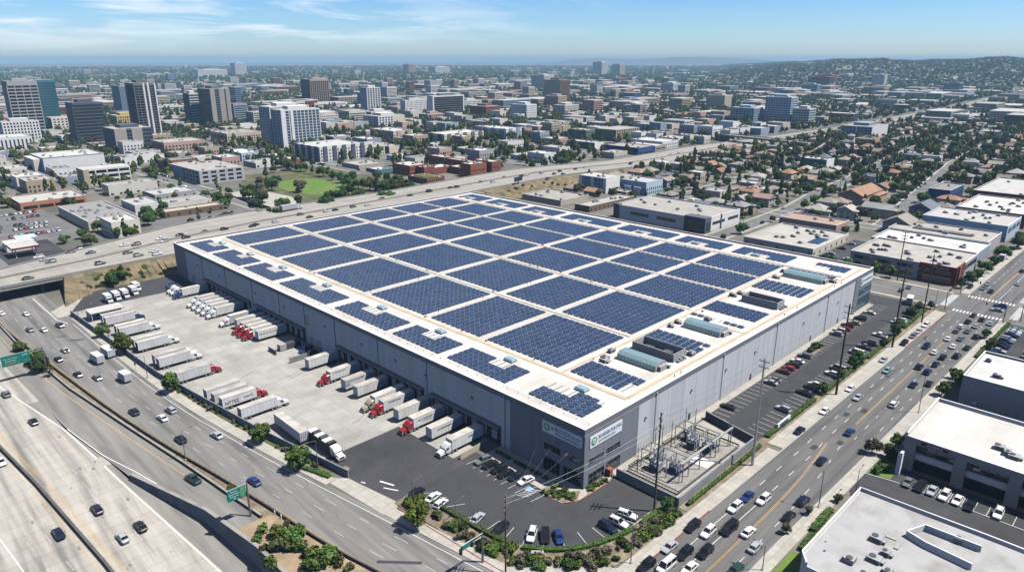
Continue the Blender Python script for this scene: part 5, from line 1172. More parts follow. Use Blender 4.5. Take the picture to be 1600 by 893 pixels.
# wall-foot planting
k = 0
for y in np.arange(52, 222, 3.1):
    k += 1
    if 3 < (y % 23) < 8: continue
    x0, x1 = at_y(ac, y) + 3.2, wallx(y) - .4
    if x1 > x0: tree(R.uniform(x0, x1), y, 'bush', R.choice(('olive', 'mid', 'deep', 'grey')), R.uniform(.6, 1.15), f'low shrub at the foot of the perimeter wall, {ordn(k)} from the driveway', 'shrubs along the perimeter wall')
hedge([(-44.4, 60), (-41.0, 48)], 1.5, .7, 'low clipped hedge at the gate end of the perimeter wall')
# landscape beds of the front car park
hedge(smooth([(-30.2, 26), (-29.3, 18), (-28.8, 10), (-28.3, 2), (-26.8, -4)], 1), 1.1, .9, 'dark clipped hedge along the front car park kerb, arterial side')
hedge(smooth([(-26.4, -4.8), (-23, -9.6), (-17, -14.4), (-10, -16.9), (-4, -18)], 1), 1.1, .9, 'dark clipped hedge curving round the front car park corner')
hedge([(-1.5, -18.2), (5.2, -18.3)], 1.2, 1, 'short clipped hedge beside the tall wooden pole')
k = 0
for i in range(118):
    t_ = R.uniform(.02, .98) * 8.98; j = int(t_); q = lerp(lerp(outer[j], outer[j + 1], t_ - j), lerp(inner[min(j, 8)], inner[min(j + 1, 9)], t_ - j), R.uniform(.1, .62)); k += 1
    tree(*q, 'bush', R.choice(('olive', 'mid', 'yellow', 'deep', 'grey')), R.uniform(.6, 1.5), None, 'shrubs in the landscape beds', z=.08, full=False)
tree(6.6, -19.6, 'round', 'deep', .62, 'dark green small tree at the foot of the tall wooden pole', 'trees in the landscape beds')
tree(-33.6, 24.6, 'bush', 'mid', 1.6, 'rounded green shrub beside the driveway entrance wall', 'shrubs in the landscape beds')
k = 0
for i in range(16):
    k += 1; tree(R.uniform(-8, -3), R.uniform(-.8, 6.2), 'bush', R.choice(('olive', 'mid', 'deep', 'yellow')), R.uniform(.5, 1.1), None, 'shrubs at the office corner', z=.05, full=False)
for i in range(9): tree(R.uniform(-.5, 6.8), R.uniform(-2, -.8), 'bush', R.choice(('mid', 'deep', 'yellow')), R.uniform(.5, .95), None, 'shrubs at the office corner', z=.05, full=False)
for y in (9, 12, 15.5, 18, 22, 25): hedge([(-3.2, y), (-3.2, y + 2.4)], 1.0, .7, f'shaded hedge block on the office forecourt, {ordn(int(y // 3) - 2)} from the corner', 'hedge blocks on the forecourt')
# substation hedge, boulevard hedge
hedge([(12, -21.8), (49, -21.6)], .9, .9, 'narrow hedge between the substation wall and the pavement')
bh = [(54, -20.6), (90, -20.9), (130, -21.0), (170, -20.6), (203, -20.0)]
for i in range(4): hedge([lerp(bh[i], bh[i + 1], .02), lerp(bh[i], bh[i + 1], .9)], 1.3, .9, f'long hedge between side car park and boulevard, {ordn(i + 1)} section from the substation', 'boulevard hedge sections')
for k, (x, y, sc, l) in enumerate(((93, -20.4, .6, 'mid'), (108, -20.6, .55, 'mid'), (118, -20.8, .75, 'deep'), (124, -20.4, .75, 'mid'), (146, -21, .55, 'olive'), (160, -20.5, .8, 'deep'), (166, -20.4, .7, 'mid'), (186, -18.5, .8, 'deep'), (196, -18.6, .7, 'mid'), (203, -21, .55, 'olive'))):
    tree(x, y, 'round', l, sc, f'small {LEAFW[l]} tree in the boulevard hedge, {ordn(k + 1)} from the substation', 'small trees along the boulevard hedge')
for k, (x, sc) in enumerate(((126, 1.8), (123, 1.5), (128.5, 1.6))): tree(x, -4.5, 'bush', 'deep', sc, f'shrub on the planted island by the warehouse wall, {ordn(k + 1)} in the clump', 'shrubs on the car park island')
S(MB().cbox(125.5, -4.6, 0, 9, 3.4, .14).build('planted_island_ground', 'mulch'))
for k, x in enumerate((197.5, 203, 208.5)): tree(x, 4 + k * 1.5, 'round', 'deep', .55, f'small round dark tree by the glass corner entrance, {ordn(k + 1)} from the glass', 'trees at the glass corner')
hedge([(194, 7.5), (204, 10.5)], 1.2, .8, 'low hedge by the glass corner entrance')
for (x, y, sc) in ((26, -3, 0), ): pass
# right-hand pavement trees
rp = 'trees along the right-hand pavement'
for (p, k, l, sc, lab) in (((18.5,-42.7), 'round', 'grey', .42, 'thin young street tree closest to the bottom edge on the right pavement'), ((28.8,-43.3), 'round', 'grey', .36, 'thin young street tree beside the lamp on the right pavement'), ((38.2,-46.2), 'round', 'olive', .36, 'thin young street tree beside the driveway on the right pavement'),
        ((66.7,-44.2), 'round', 'grey', .72, 'greyish street tree casting shade on the boulevard, right pavement'), ((67.4,-48.1), 'round', 'deep', .6, 'dark shrubby tree at the corner of the dark-windowed office'), ((74.8,-47.4), 'round', 'mid', .62, 'green street tree by the paved corner of the dark-windowed office'),
        ((117.2,-47.5), 'round', 'mid', .75, 'dark green street tree beside queuing navy cars'), ((130.2,-49.1), 'round', 'mid', .8, 'green street tree at the pale office corner on the right pavement'), ((133.5,-47.0), 'round', 'deep', .6, 'smaller dark street tree beside the pale office on the right'),
        ((171.1,-49.3), 'round', 'mid', .7, 'street tree at the corner car park, closer to the office'), ((182.0,-45.6), 'round', 'deep', .6, 'street tree at the corner car park, closer to the crossing')):
    tree(*p, k, l, sc, lab, rp)
hedge([(15, -47.4), (22, -47.2)], 1.2, 1, 'clipped hedge beside the white flat roofed building', 'right-hand hedges'); hedge([(23, -46.6), (33.5, -46.4)], 1.6, 1.1, 'thick green hedge on the lawn beside the white flat roofed building', 'right-hand hedges')
hedge([(158, -47.6), (205, -48.4)], 1.1, .9, 'long hedge along the corner car park', 'right-hand hedges')
for k, (x, y) in enumerate(((58, -48.5), (60.5, -49.6), (63, -48), (66, -49.5), (69, -49))): tree(x, y, 'bush', R.choice(('mid', 'deep')), R.uniform(1, 1.6), f'rounded shrub by the dark-windowed office lawn, {ordn(k + 1)} from the driveway', 'shrubs by the dark-windowed office')
# trees beyond the crossing along the boulevard
for k, (p, sc) in enumerate((((243.8,-22.2), .8), ((253.9,-22.9), .95), ((262.8,-24.8), .9), ((282.2,-23.5), 1.1), ((298.7,-24.1), .8), ((315.8,-24.3), 1.25), ((346.3,-25.5), 1.3), ((361.8,-25.1), 1.2))):
    tree(*p, 'broad' if sc > 1 else 'round', 'mid' if k % 2 else 'deep', sc * (.8 if sc > 1 else 1), f'leafy street tree beyond the crossing, {ordn(k + 1)} along the pavement', 'street trees beyond the crossing')
for k, (x, y, l) in enumerate(((238, 6, 'mid'), (240, 14, 'yellow'), (237, 26, 'mid'), (238, 34, 'deep'))): tree(x, y, 'round', l, .95, f'tree before the red cornered building, {ordn(k + 1)} from the boulevard', 'trees before the corner shop building')
# embankment
for (p, k, l, sc, lab) in (((-25.7,256.3), 'broad', 'deep', 1.15, 'dark bushy tree on the embankment above the white box trucks'), ((-23.5,258.2), 'tall', 'deep', .8, 'tall dark tree on the embankment beside a bushy one'), ((-27.8,260.6), 'bush', 'deep', 2.6, 'dark thicket on the embankment above the white box trucks')):
    tree(*p, k, l, sc, lab, 'embankment trees')
for i in range(44):
    x = R.uniform(-44, -6) if i < 24 else R.uniform(205, 330); yb = by(NE, x); f = R.uniform(.15, .9); y = yb - 11.5 * f * (1 if x < 0 else 1.25)
    tree(x, y, 'bush', R.choice(('olive', 'grey', 'mid', 'olive', 'yellow')), R.uniform(.8, 1.9), 'scrubby bush on the dry freeway embankment', 'scrub on the embankment', max(0, 6.2 * (1 - f)) * .9, full=False)
hedge([(195, 40), (196, 90)], 2, 1.6, 'leafy strip along the far side of the warehouse', 'right-hand hedges')

# ------------------------------------------------------------------ poles, wires, lamps, gantries
def wire(pts, label, r=.035, sag=.8, grp='overhead wires'):
    m = MB()
    for a, b in zip(pts, pts[1:]):
        a, b = np.array(a, float), np.array(b, float); n = 10; q = [a + (b - a) * k / n - np.array((0, 0, sag * 4 * (k / n) * (1 - k / n))) for k in range(n + 1)]
        for p0, p1 in zip(q, q[1:]): m.tube(p0, p1, r, n=4)
    return m
ARMS = {}
def utility_pole(x, y, h, label, arms=((.96, 2.4), (.9, 2.4), (.84, 2.0)), ang=PI / 2, r=.24, transformer=False, steel=False):
    t = empty('utility_pole', (x, y, 0), ang); T(t, label, 'utility pole', 'utility poles')
    MB().tube((0, 0, -.3), (0, 0, h), r, r * .62, 9).build('mast', 'steel' if steel else 'wood_pole', t)
    for f, w_ in arms:
        c = MB(); c.box(-w_ / 2, -.08, h * f, w_ / 2, .08, h * f + .16, bottom=True); o = c.build('cross_arm', 'wood_pole', t)
        i = MB()
        for u_ in (-.46, -.2, .2, .46): i.tube((w_ * u_, 0, h * f + .16), (w_ * u_, 0, h * f + .42), .06, n=6)
        i.build('insulator', 'hvac', o)
    if transformer: MB().tube((.5, 0, h * .7), (.5, 0, h * .7 + 1.1), .32, n=10).build('transformer', 'hvac', t)
    return t
PO = [((4.7, -17.4), 25.5, 'tall dark wooden utility pole with cross arms beside the substation wall'), ((38.8, -24.4), 30, 'very tall grey pole on the pavement halfway along the substation'), ((94.9, -24), 30, 'tall dark pole on the boulevard pavement, next after the substation pole'),
      ((147.9, -23.6), 30, 'tall dark pole on the boulevard pavement, third after the substation'), ((183, -23.4), 28, 'tall dark pole just before the intersection on the warehouse side'), ((236, 2, ), 24, 'utility pole before the grey wall of the corner shop building')]
for i, ((x, y), h, lab) in enumerate(PO): utility_pole(x, y, h, lab, ((.965, 3), (.9, 3), (.84, 2.6)) if i != 1 else ((.97, 2.6), (.92, 2.6)), PI / 2 if i else .3, .36 if i in (1, 2, 3) else .28, i in (3,), i == 1)
utility_pole(-34.3, -7.8, 18.5, 'dark wooden pole carrying wires at the bottom of the front car park', ((.97, 2.2), (.9, 2.2), (.83, 1.6)), .5, .2)
utility_pole(80.5, -20.8, 9, 'short thin pole in the boulevard hedge', ((.95, 1.2),), PI / 2, .1)
W_ = MB()
for (a, b, hf) in ((0, 1, .965), (1, 2, .965), (2, 3, .965), (3, 4, .965), (0, 1, .9), (1, 2, .9), (2, 3, .9), (3, 4, .9)):
    for d in (-1.3, 1.3):
        q = wire([(PO[a][0][0], PO[a][0][1] + d, PO[a][1] * hf + .4), (PO[b][0][0], PO[b][0][1] + d, PO[b][1] * hf + .4)], '', .022, 1.2); n0 = len(W_.v); W_.v += q.v; W_.f += [[n0 + i for i in f] for f in q.f]; W_.m += q.m
T(W_.build('overhead_wires', 'dark_steel'), 'overhead wires strung between the tall boulevard poles', 'power line')
W2 = MB()
for hz, tx, ty, tz in ((18.2, .2, 4, 9.5), (17, .2, 10, 8.5), (15.6, -.2, 15, 6.5), (18, 4.7, -17.4, 23), (16.8, 4.7, -17.4, 21.5)):
    q = wire([(-34.3, -7.8, hz), (tx, ty, tz)], '', .016, 1.3); n0 = len(W2.v); W2.v += q.v; W2.f += [[n0 + i for i in f] for f in q.f]; W2.m += q.m
T(W2.build('overhead_wires', 'steel'), 'pale wires running from the bottom pole to the office corner', 'power line')
def street_lamp(x, y, h, ang, label, arm=2.2, double=False):
    t = empty('street_lamp', (x, y, 0), ang); T(t, label, 'street lamp', 'street lamps')
    MB().tube((0, 0, 0), (0, 0, h), .12, .07, 7).build('mast', 'lamp_pole', t); MB().cbox(0, 0, 0, .5, .5, .35).build('base', 'kerb', t)
    for s_ in ((1, -1) if double else (1,)):
        m = MB(); m.tube((0, 0, h - .1), (s_ * arm, 0, h + .35), .05, n=6); a = m.build('arm', 'lamp_pole', t); MB().cbox(s_ * (arm + .2), 0, h + .28, .8, .28, .14, bottom=True).build('lamp_head', 'lamp_pole', a)
for k, (x, y, h, a, lab) in enumerate(((-9.3, -21.8, 9.5, -PI / 2, 'street lamp on the red kerb pavement below the front hedge'), (-13.7, -24, 9.5, -PI / 2, 'street lamp on the red kerb pavement, lower of two'), (33, -43.9, 10, PI / 2, 'street lamp on the right pavement beside the white flat roofed building'), (100, -46, 12, PI / 2, 'street lamp on the right pavement between two offices'),
    (203, -22.6, 9, -PI / 2, 'street lamp at the warehouse side of the intersection'), (-52.4, 141, 8, PI, 'lamp pole on the arterial pavement behind the third parked truck'), (-52.8, 176, 8, PI, 'lamp pole on the arterial pavement near the far parked truck'), (-53, 214, 8, PI, 'lamp pole at the far end of the perimeter wall'), (-41.6, 52.5, 9, PI, 'lamp pole on the pavement beside the car transporter'), (-63.2, 82, 8.5, 0, 'lamp pole on the barrier between arterial and ramp'), (-33.6, 23.4, 7, 0, 'lamp pole in the shrub bed by the driveway'), (-30.6, 12, 5.5, 0, 'short dark lamp pole in the front hedge'), (44, -48.2, 7, 0, 'car park lamp beside the driveway of the dark-windowed office'), (3.6, -44.4, 6, PI / 2, 'short lamp at the bottom edge of the right pavement'),
    (-43, 236, 9, 2.4, 'lamp pole on the dry embankment corner'), (-48, 229, 9, 2.4, 'lamp pole beside the far corner driveway'), (66, 337, 9, -PI / 2, 'freeway lamp beside the park, left of the tanker'), (140, 338, 12, -PI / 2, 'tall freeway lamp beside the park'), (196, 338, 11, -PI / 2, 'freeway lamp before the park thicket'), (262, 345, 16, -PI / 2, 'very tall mast before the red brick school'))):
    street_lamp(x, y, h, a, lab)
def signal(x, y, ang, label, arm=7, h=7):
    t = empty('traffic_signal', (x, y, 0), ang); T(t, label, 'traffic light', 'traffic lights'); MB().tube((0, 0, 0), (0, 0, h), .16, .12, 8).build('mast', 'dark_steel', t)
    a = MB().tube((0, 0, h - .6), (arm, 0, h), .1, .06, 7).build('arm', 'dark_steel', t)
    for u_ in (arm * .55, arm - .3, 0): MB().cbox(u_, 0, (h - .9 if u_ else 3.0), .42, .36, 1.1, bottom=True).build('signal_head', 'black_plastic', a)
signal(204.5, -46.6, PI / 2, 'dark traffic signal at the right-hand corner of the near crossing'); signal(234.5, -24.5, -PI / 2, 'traffic signal at the corner shop side of the far crossing'); signal(212, -51, 0, 'dark traffic signal mast beside the corner car park'); signal(206.5, -25.5, 0, 'traffic signal on the warehouse side of the crossing', 5, 8)
# green gantry signs
def gantry(x, y, h, arm, ang, sw_, sh_, lines, label, off=.5, col='sign_teal', z=0., hang=0.):
    t = empty('gantry_sign', (x, y, z), ang); T(t, label, 'road sign', 'green overhead road signs')
    MB().tube((0, 0, 0), (0, 0, h), .26, .2, 10).build('mast', 'lamp_pole', t)
    m = MB(); m.tube((0, 0, h - .15), (arm, 0, h - .15), .13, n=8); m.tube((0, 0, h - .9), (arm, 0, h - .9), .1, n=8); a = m.build('arm', 'steel', t)
    c = arm - sw_ / 2 - off; zb = h - .2 - sh_ - hang
    b = MB().box(c - sw_ / 2, -.22, zb, c + sw_ / 2, -.12, zb + sh_, bottom=True).build('sign_board', col, t)
    e = MB()
    for x0, x1, z0, z1 in ((c - sw_ / 2, c + sw_ / 2, zb, zb + .09), (c - sw_ / 2, c + sw_ / 2, zb + sh_ - .09, zb + sh_), (c - sw_ / 2, c - sw_ / 2 + .09, zb, zb + sh_), (c + sw_ / 2 - .09, c + sw_ / 2, zb, zb + sh_)): e.box(x0, -.25, z0, x1, -.22, z1, bottom=True)
    e.build('sign_border', 'white_text', b)
    for tx, sz, u_, v__, w_, mt in lines:
        o = lettering(tx, sz, mt, b, (c + u_, -.27, zb + sh_ / 2 + v__), 'y-', w_)
    return t
gantry(-74.4, 169.8, 9.2, 11.7, PI, 7.8, 3.4, (), 'wide green freeway gantry sign at the left picture edge', .2)
gb = [o for o in bpy.data.objects if o.name.startswith('gantry_sign')][0]
# its lettered face looks towards the south
fb = MB().box(-11.5, .12, 5.5, -3.7, .2, 9.0, bottom=True)
fb.v = [(-p[0], p[1], p[2]) for p in fb.v]; fb = fb.build('sign_board', 'sign_teal', gb)
for tx, sz, u_, z_, w_, mt in (('Rar Tue Tarlo', .6, 9.0, 7.9, 3.6, 'white_text'), ('Sorae Aner', .6, 9.0, 7.1, 3.0, 'white_text'), ('DUNEBRO', .6, 8.8, 6.2, 3.6, 'yellow_paint'), ('LAR', .8, 5, 8.2, 1.5, 'white_text'), ('ONLY', .5, 5, 6.3, 1.6, 'yellow_paint')):
    lettering(tx, sz, mt, fb, (u_ if False else u_, .24, z_), 'y+', w_)
gantry(-62.1, 47.4, 8.8, 4.7, PI, 4.0, 2.5, (), 'green directional sign on a mast arm above the ramp', .1)
g2 = [o for o in bpy.data.objects if o.name.startswith('gantry_sign')][1]
b2 = MB().box(.5, .12, 5.9, 4.6, .2, 8.6, bottom=True).build('sign_board', 'sign_teal', g2)
for tx, sz, u_, z_, w_, mt in (('Ravortu', .45, 3.1, 8.1, 1.6, 'white_text'), ('Barst Annue', .45, 3.1, 7.5, 2.3, 'white_text'), ('Boornay Sar', .35, 3.1, 6.95, 2.1, 'white_text'), ('V', .6, 3.1, 6.35, .6, 'white_text')): lettering(tx, sz, mt, b2, (u_, .24, z_), 'y+', w_)
m = MB().box(.7, .2, 6.1, 1.7, .23, 8.5, bottom=True).build('exit_panel', 'sign_green', b2)
gantry(-35.2, -1.9, 7.4, 5.8, PI, 2.2, 1.3, (), 'small green street name sign on a mast arm over the arterial', .1, 'sign_teal')
g3 = [o for o in bpy.data.objects if o.name.startswith('gantry_sign')][2]
b3 = MB().box(3.4, .12, 6.2, 5.6, .2, 7.2, bottom=True).build('sign_board', 'sign_teal', g3); MB().cbox(5.9, 0, 5.4, .5, .5, 1.2, bottom=True).build('signal_head', 'black_plastic', g3); MB().cbox(3.0, 0, 5.7, .5, .5, 1.2, bottom=True).build('signal_head', 'black_plastic', g3)
def sign_post(x, y, h, ang, col, label, w_=.7, hh=.9):
    t = empty('road_sign', (x, y, 0), ang); T(t, label, 'road sign', 'small road signs'); MB().tube((0, 0, 0), (0, 0, h), .05, n=6).build('post', 'steel', t); MB().box(-w_ / 2, -.06, h - hh, w_ / 2, -.02, h, bottom=True).build('board', col, t)
sign_post(-32.3, 18.5, 2.6, 2.6, 'sign_white', 'small white sign on a post among the driveway shrubs'); sign_post(-53, 150, 3, 3.4, 'dark_steel', 'small dark sign on the arterial pavement near the delivery truck'); sign_post(-66, 178, 3, 3.4, 'dark_steel', 'small dark sign on the arterial barrier above the gantry', .9, .7)
for k, y in enumerate((44, 41.5)):
    t = empty('crash_post', (-57.9 + k * .3, y, 0)); T(t, f'white marker post at the end of the ramp barrier, {("upper", "lower")[k]} of the pair', 'post', 'white marker posts'); MB().tube((0, 0, 0), (0, 0, 1.1), .14, n=8).build('post', 'white_text', t)
# roadside fence on the arterial barrier
t = empty('barrier_fence', (-60, 60, 0)); T(t, 'thin post and wire fence on the barrier beside the ramp', 'fence'); m = MB(); wr = MB(); last = None
for y in np.arange(44, 108, 2.2):
    x = at_y(ay, y) - 1.5; m.tube((x + 60, y - 60, .7), (x + 60, y - 60, 2.1), .035, n=4)
    if last: wr.tube((last[0] + 60, last[1] - 60, 2.0), (x + 60, y - 60, 2.0), .015, n=3); wr.tube((last[0] + 60, last[1] - 60, 1.4), (x + 60, y - 60, 1.4), .015, n=3)
    last = (x, y)
m.build('fence_posts', 'dark_steel', t); wr.build('fence_wires', 'dark_steel', t)

# ------------------------------------------------------------------ electrical substation
sheet('substation_pad', [(10.3, -20.2), (48, -20.2), (52, -3), (10.3, -2.4)], .012, 'sidewalk')
S(MB().box(14, -17.8, 0, 44, -3.2, .35).build('substation_gravel_ground', 'barrier'))
t = empty('substation_wall', (10, -20.4, 0)); T(t, 'concrete block wall enclosing the electrical substation', 'wall')
for p, q in (((0, 0), (38.6, .4)), ((0, 0), (0, 17.8)), ((38.6, .4), (42.6, 17.4))):
    m = MB(); wallstrip(m, [p, q], 2.5, .4); m.build('wall_run', ['wall_block'], t)
t = empty('substation_fence', (14, -18, 0)); T(t, 'low dark railing around the raised gravel of the substation', 'fence')
for p, q in (((0, 0), (30, 0)), ((0, 0), (0, 14.6)), ((30, 0), (30, 14.6)), ((0, 14.6), (30, 14.6))):
    m = MB(); wallstrip(m, [p, q], 1.3, .08, 0, None, zero, .9); l = math.hypot(q[0] - p[0], q[1] - p[1]); n = int(l / .9)
    for k in range(n + 1): x, y = lerp(p, q, k / n); m.box(x - .04, y - .04, .35, x + .04, y + .04, 1.35)
    m.build('railing', 'steel' if p == (0, 0) else 'dark_steel', t)
T(MB().box(28.6, -17.2, .36, 32.6, -12, .48).build('concrete_slab', 'white_paint'), 'white concrete slab between the two groups of substation transformers', 'slab')
def transformer(x, y, label, seed):
    r = random.Random(seed); t = empty('transformer', (x, y, .35)); T(t, label, 'transformer', 'substation transformers')
    MB().cbox(0, 0, 0, 2.6, 3.4, .3).build('plinth', 'barrier', t); MB().cbox(0, 0, .3, 1.7, 2.6, 2.3).build('tank', 'w_bluegrey', t)
    for s_ in (-1, 1):
        m = MB(); m.cbox(s_ * .93, 0, .7, .06, 2.3, 1.4)
        for k in range(7): m.cbox(s_ * 1.15, -1.05 + k * .35, .6, .5, .1, 1.7)
        m.build('radiator', 'w_bluegrey', t)
    m = MB(); m.tube((-.9, 1.5, 3.1), (.9, 1.5, 3.1), .3, n=10); m.build('conservator', 'hvac', t)
    m = MB()
    for u_ in (-.6, 0, .6):
        for v__ in (-.7, .4):
            m.tube((u_, v__, 2.6), (u_ * 1.3, v__, 3.7), .1, .06, 8)
            for q in range(4): m.tube((u_ * (1 + q * .06), v__, 2.75 + q * .22), (u_ * (1.02 + q * .06), v__, 2.82 + q * .22), .19, n=8)
    m.build('bushings', 'hvac', t)
for k, (x, y) in enumerate(((19, -8.2), (21.8, -12.2), (23.6, -6.4), (35.2, -9.2), (38.2, -6.6), (36.6, -12.8))): transformer(x, y, f'blue grey substation transformer with insulators, {ordn(k + 1)} from the front car park', k)
def busbar(x, y0, y1, h, label, n=3):
    t = empty('busbar_frame', (x, y0, .3)); T(t, label, 'steel frame', 'substation steel frames'); L_ = y1 - y0
    for k in range(n + 1):
        for dx in (0, 4.2): MB().tube((dx, L_ * k / n, 0), (dx, L_ * k / n, h), .15, n=6).build('post', 'steel', t)
    m = MB()
    for dx in (0, 4.2): m.box(dx - .12, 0, h, dx + .12, L_, h + .24, bottom=True)
    for k in range(n + 1): m.box(0, L_ * k / n - .1, h, 4.2, L_ * k / n + .1, h + .2, bottom=True)
    m.build('beam', 'steel', t)
    m = MB()
    for dx in (1, 2.1, 3.2):
        m.tube((dx, -.5, h - .9), (dx, L_ + .5, h - .9), .05, n=5)
        for k in range(n + 1):
            for q in range(5): m.tube((dx, L_ * k / n, h - .85 + q * .17), (dx, L_ * k / n, h - .8 + q * .17), .13, n=7)
    m.build('bus_insulators', 'hvac', t)
busbar(18, -15.6, -4.4, 5.2, 'steel busbar frame over the substation transformers beside the car park'); busbar(33.8, -15.2, -4.4, 5.4, 'steel busbar frame over the substation transformers farther along')
t = empty('long_busbar', (18, -15.9, 0)); T(t, 'long pale busbar running the length of the substation', 'busbar'); m = MB(); m.box(0, -.25, 5.7, 25.5, .25, 6.0, bottom=True); m.build('beam', 'hvac', t)
for x in (1, 9, 17, 25): MB().tube((x, 0, .3), (x, 0, 5.7), .16, n=7).build('post', 'steel', t)
for k, (x, y, h) in enumerate(((15.5, -5, 7), (27, -4.6, 8.5), (31, -5, 8), (24, -4.4, 9.5), (43, -5, 7.5), (42.5, -15.5, 7.5), (39, -4.3, 8.6))):
    t = empty('lightning_mast', (x, y, .3)); T(t, f'slim steel mast in the substation, {ordn(k + 1)} of the masts', 'mast', 'substation masts'); MB().tube((0, 0, 0), (0, 0, h), .14, .06, 7).build('pole', 'dark_steel', t); MB().box(-.9, -.05, h * .85, .9, .05, h * .85 + .1, bottom=True).build('cross_bar', 'dark_steel', t)
T(MB().box(8.6, -1.6, 0, 9.8, -.4, 1.9).box(8.5, -1.7, 1.9, 9.9, -.3, 2.1).build('meter_cabinet', 'w_brick'), 'rusty red meter cabinet at the office end of the substation wall', 'cabinet')
# driveway gate and ends
t = empty('gate_fence', (-40.5, 49.2, 0)); T(t, 'pale concrete planter with red kerb at the truck gate', 'planter'); MB().box(2.3, -1.5, 0, 5, .2, .5).build('planter_wall', 'sidewalk', t); MB().box(2.4, -1.4, .5, 4.9, .1, .55).build('planter_soil', 'mulch', t)
t = empty('office_screen_wall', (-12.5, 31, 0)); T(t, 'pale wooden screen fence between the last dock and the office cars', 'fence'); m = MB(); wallstrip(m, [(0, 0), (7.5, .4)], 1.8, .14); m.build('fence_panel', 'r_tan', t)
t = empty('guard_house', (-43.5, 213, 0)); T(t, 'long pale open sided shed at the far corner of the truck yard', 'shed')
MB().prism([(-6, -2.5), (6.5, -2.5), (6.5, 5), (-6, 5)], 3.4, 3.7, bottom=True).build('roof', 'r_white', t); MB().box(-5.8, 0, 0, 6, 4.8, 3.4).build('wall', 'w_white', t)
for x in (-5.6, -2.6, .4, 3.4, 6.2): MB().tube((x, -2.2, 0), (x, -2.2, 3.4), .12, n=6).build('column', 'white_text', t)
for x in (-3.5, -.8, 2): MB().box(x, -.06, 1.2, x + 1.6, 0, 2.3).build('window', 'glass', t)
# benches / cabinets by the hedge, and the monument sign
for k, ((x, y), l) in enumerate((((-25.6, -8.6), 'white utility cabinet in the shrubs at the bottom of the front car park'), ((-19.2, -15.2), 'pale flat concrete vault lid in the shrubs'))):
    T(MB().cbox(0, 0, 0, 2.6, 1, .9 if k == 0 else .4).build('utility_cabinet', 'hvac', None, loc=(x, y, .1), rz=-.8), l, 'cabinet')
t = empty('monument_sign', (64.5, -20.9, 0)); T(t, 'low white and blue sign board in the boulevard hedge', 'sign'); MB().box(-4, -.2, 0, 4, .2, 2).build('board', 'sign_white', t); MB().box(-2.6, -.24, .8, 2.6, -.2, 1.6).build('panel', 'w_blue', t)
for (x, y, l) in ((-9, 5.6, 'boulder'),): pass

# ------------------------------------------------------------------ buildings
OCC = []
def occ(x0, y0, x1, y1, g_=1.5): OCC.append((x0 - g_, y0 - g_, x1 + g_, y1 + g_))
def free(x0, y0, x1, y1):
    for a, b, c, d in OCC:
        if x0 < c and x1 > a and y0 < d and y1 > b: return False
    return True
def roof_units(t, w_, d_, z, n, seed, nm='rooftop_unit'):
    r = random.Random(seed)
    for k in range(n): link(nm, HV[r.randrange(5)], t, (r.uniform(2.5, max(2.6, w_ - 2.5)), r.uniform(2.5, max(2.6, d_ - 2.5)), z), r.choice((0, PI / 2)))
def shell(t, w_, d_, h, wall, roof, par=.7, cap=True):
    """Walls up to a parapet with a sunken flat roof."""
    MB().box(0, 0, 0, w_, d_, h - par).build('wall', wall, t)
    m = MB(); p = .3
    m.box(0, 0, h - par, w_, p, h); m.box(0, d_ - p, h - par, w_, d_, h); m.box(0, p, h - par, p, d_ - p, h); m.box(w_ - p, p, h - par, w_, d_ - p, h); m.build('parapet', wall, t)
    if cap:
        m = MB(); p = .36; e = .05
        m.box(-e, -e, h, w_ + e, p, h + .06); m.box(-e, d_ - p, h, w_ + e, d_ + e, h + .06); m.box(-e, p, h, p, d_ - p, h + .06); m.box(w_ - p, p, h, w_ + e, d_ - p, h + .06); m.build('parapet_cap', 'roof_cap', t)
    MB().box(.3, .3, h - par, w_ - .3, d_ - .3, h - par + .03).build('roof', roof, t)
def win_rows(t, w_, d_, h, fh=3.4, sill=1.0, wh_=1.5, ww=1.5, gap=1.6, faces='xy', mt='glass', z0=0., margin=1.2, frame=None, seps=True):
    """Rows of windows on the two street faces; every row of a storey is one part, panes set in reveals."""
    nf = max(1, int((h - z0 - .8) / fh))
    for f in faces:
        L_ = d_ if f == 'x' else w_; n = max(1, int((L_ - 2 * margin + gap) / (ww + gap)))
        g2_ = (L_ - 2 * margin - n * ww) / max(1, n - 1) if n > 1 else 0
        for k in range(nf):
            z = z0 + sill + k * fh; m = MB()
            for i in range(n):
                a = margin + i * (ww + g2_) if n > 1 else (L_ - ww) / 2
                if f == 'x':
                    m.box(-.03, a, z, .0, a + ww, z + wh_, 0, bottom=True); m.box(-.14, a - .1, z - .14, 0, a + ww + .1, z - .02, 1, bottom=True); m.box(-.06, a + ww / 2 - .04, z, -.03, a + ww / 2 + .04, z + wh_, 1)
                else:
                    m.box(a, -.03, z, a + ww, 0, z + wh_, 0, bottom=True); m.box(a - .1, -.14, z - .14, a + ww + .1, 0, z - .02, 1, bottom=True); m.box(a + ww / 2 - .04, -.06, z, a + ww / 2 + .04, -.03, z + wh_, 1)
            m.build('window_row', [mt, frame or 'wh_band'], t)
def block(name, x0, y0, w_, d_, h, wall, roof, label, cat='building', fh=3.4, win=dict(), units=4, group=None, par=.7, full=True, extra=None):
    t = empty(name, (x0, y0, 0)); T(t, label, cat, group, full); occ(x0, y0, x0 + w_, y0 + d_)
    shell(t, w_, d_, h, wall, roof, par)
    if win is not None: win_rows(t, w_, d_, h - par, **{'fh': fh, **win})
    roof_units(t, w_, d_, h - par, units, int(abs(x0 * 3 + y0)))
    if extra: extra(t, w_, d_, h)
    return t
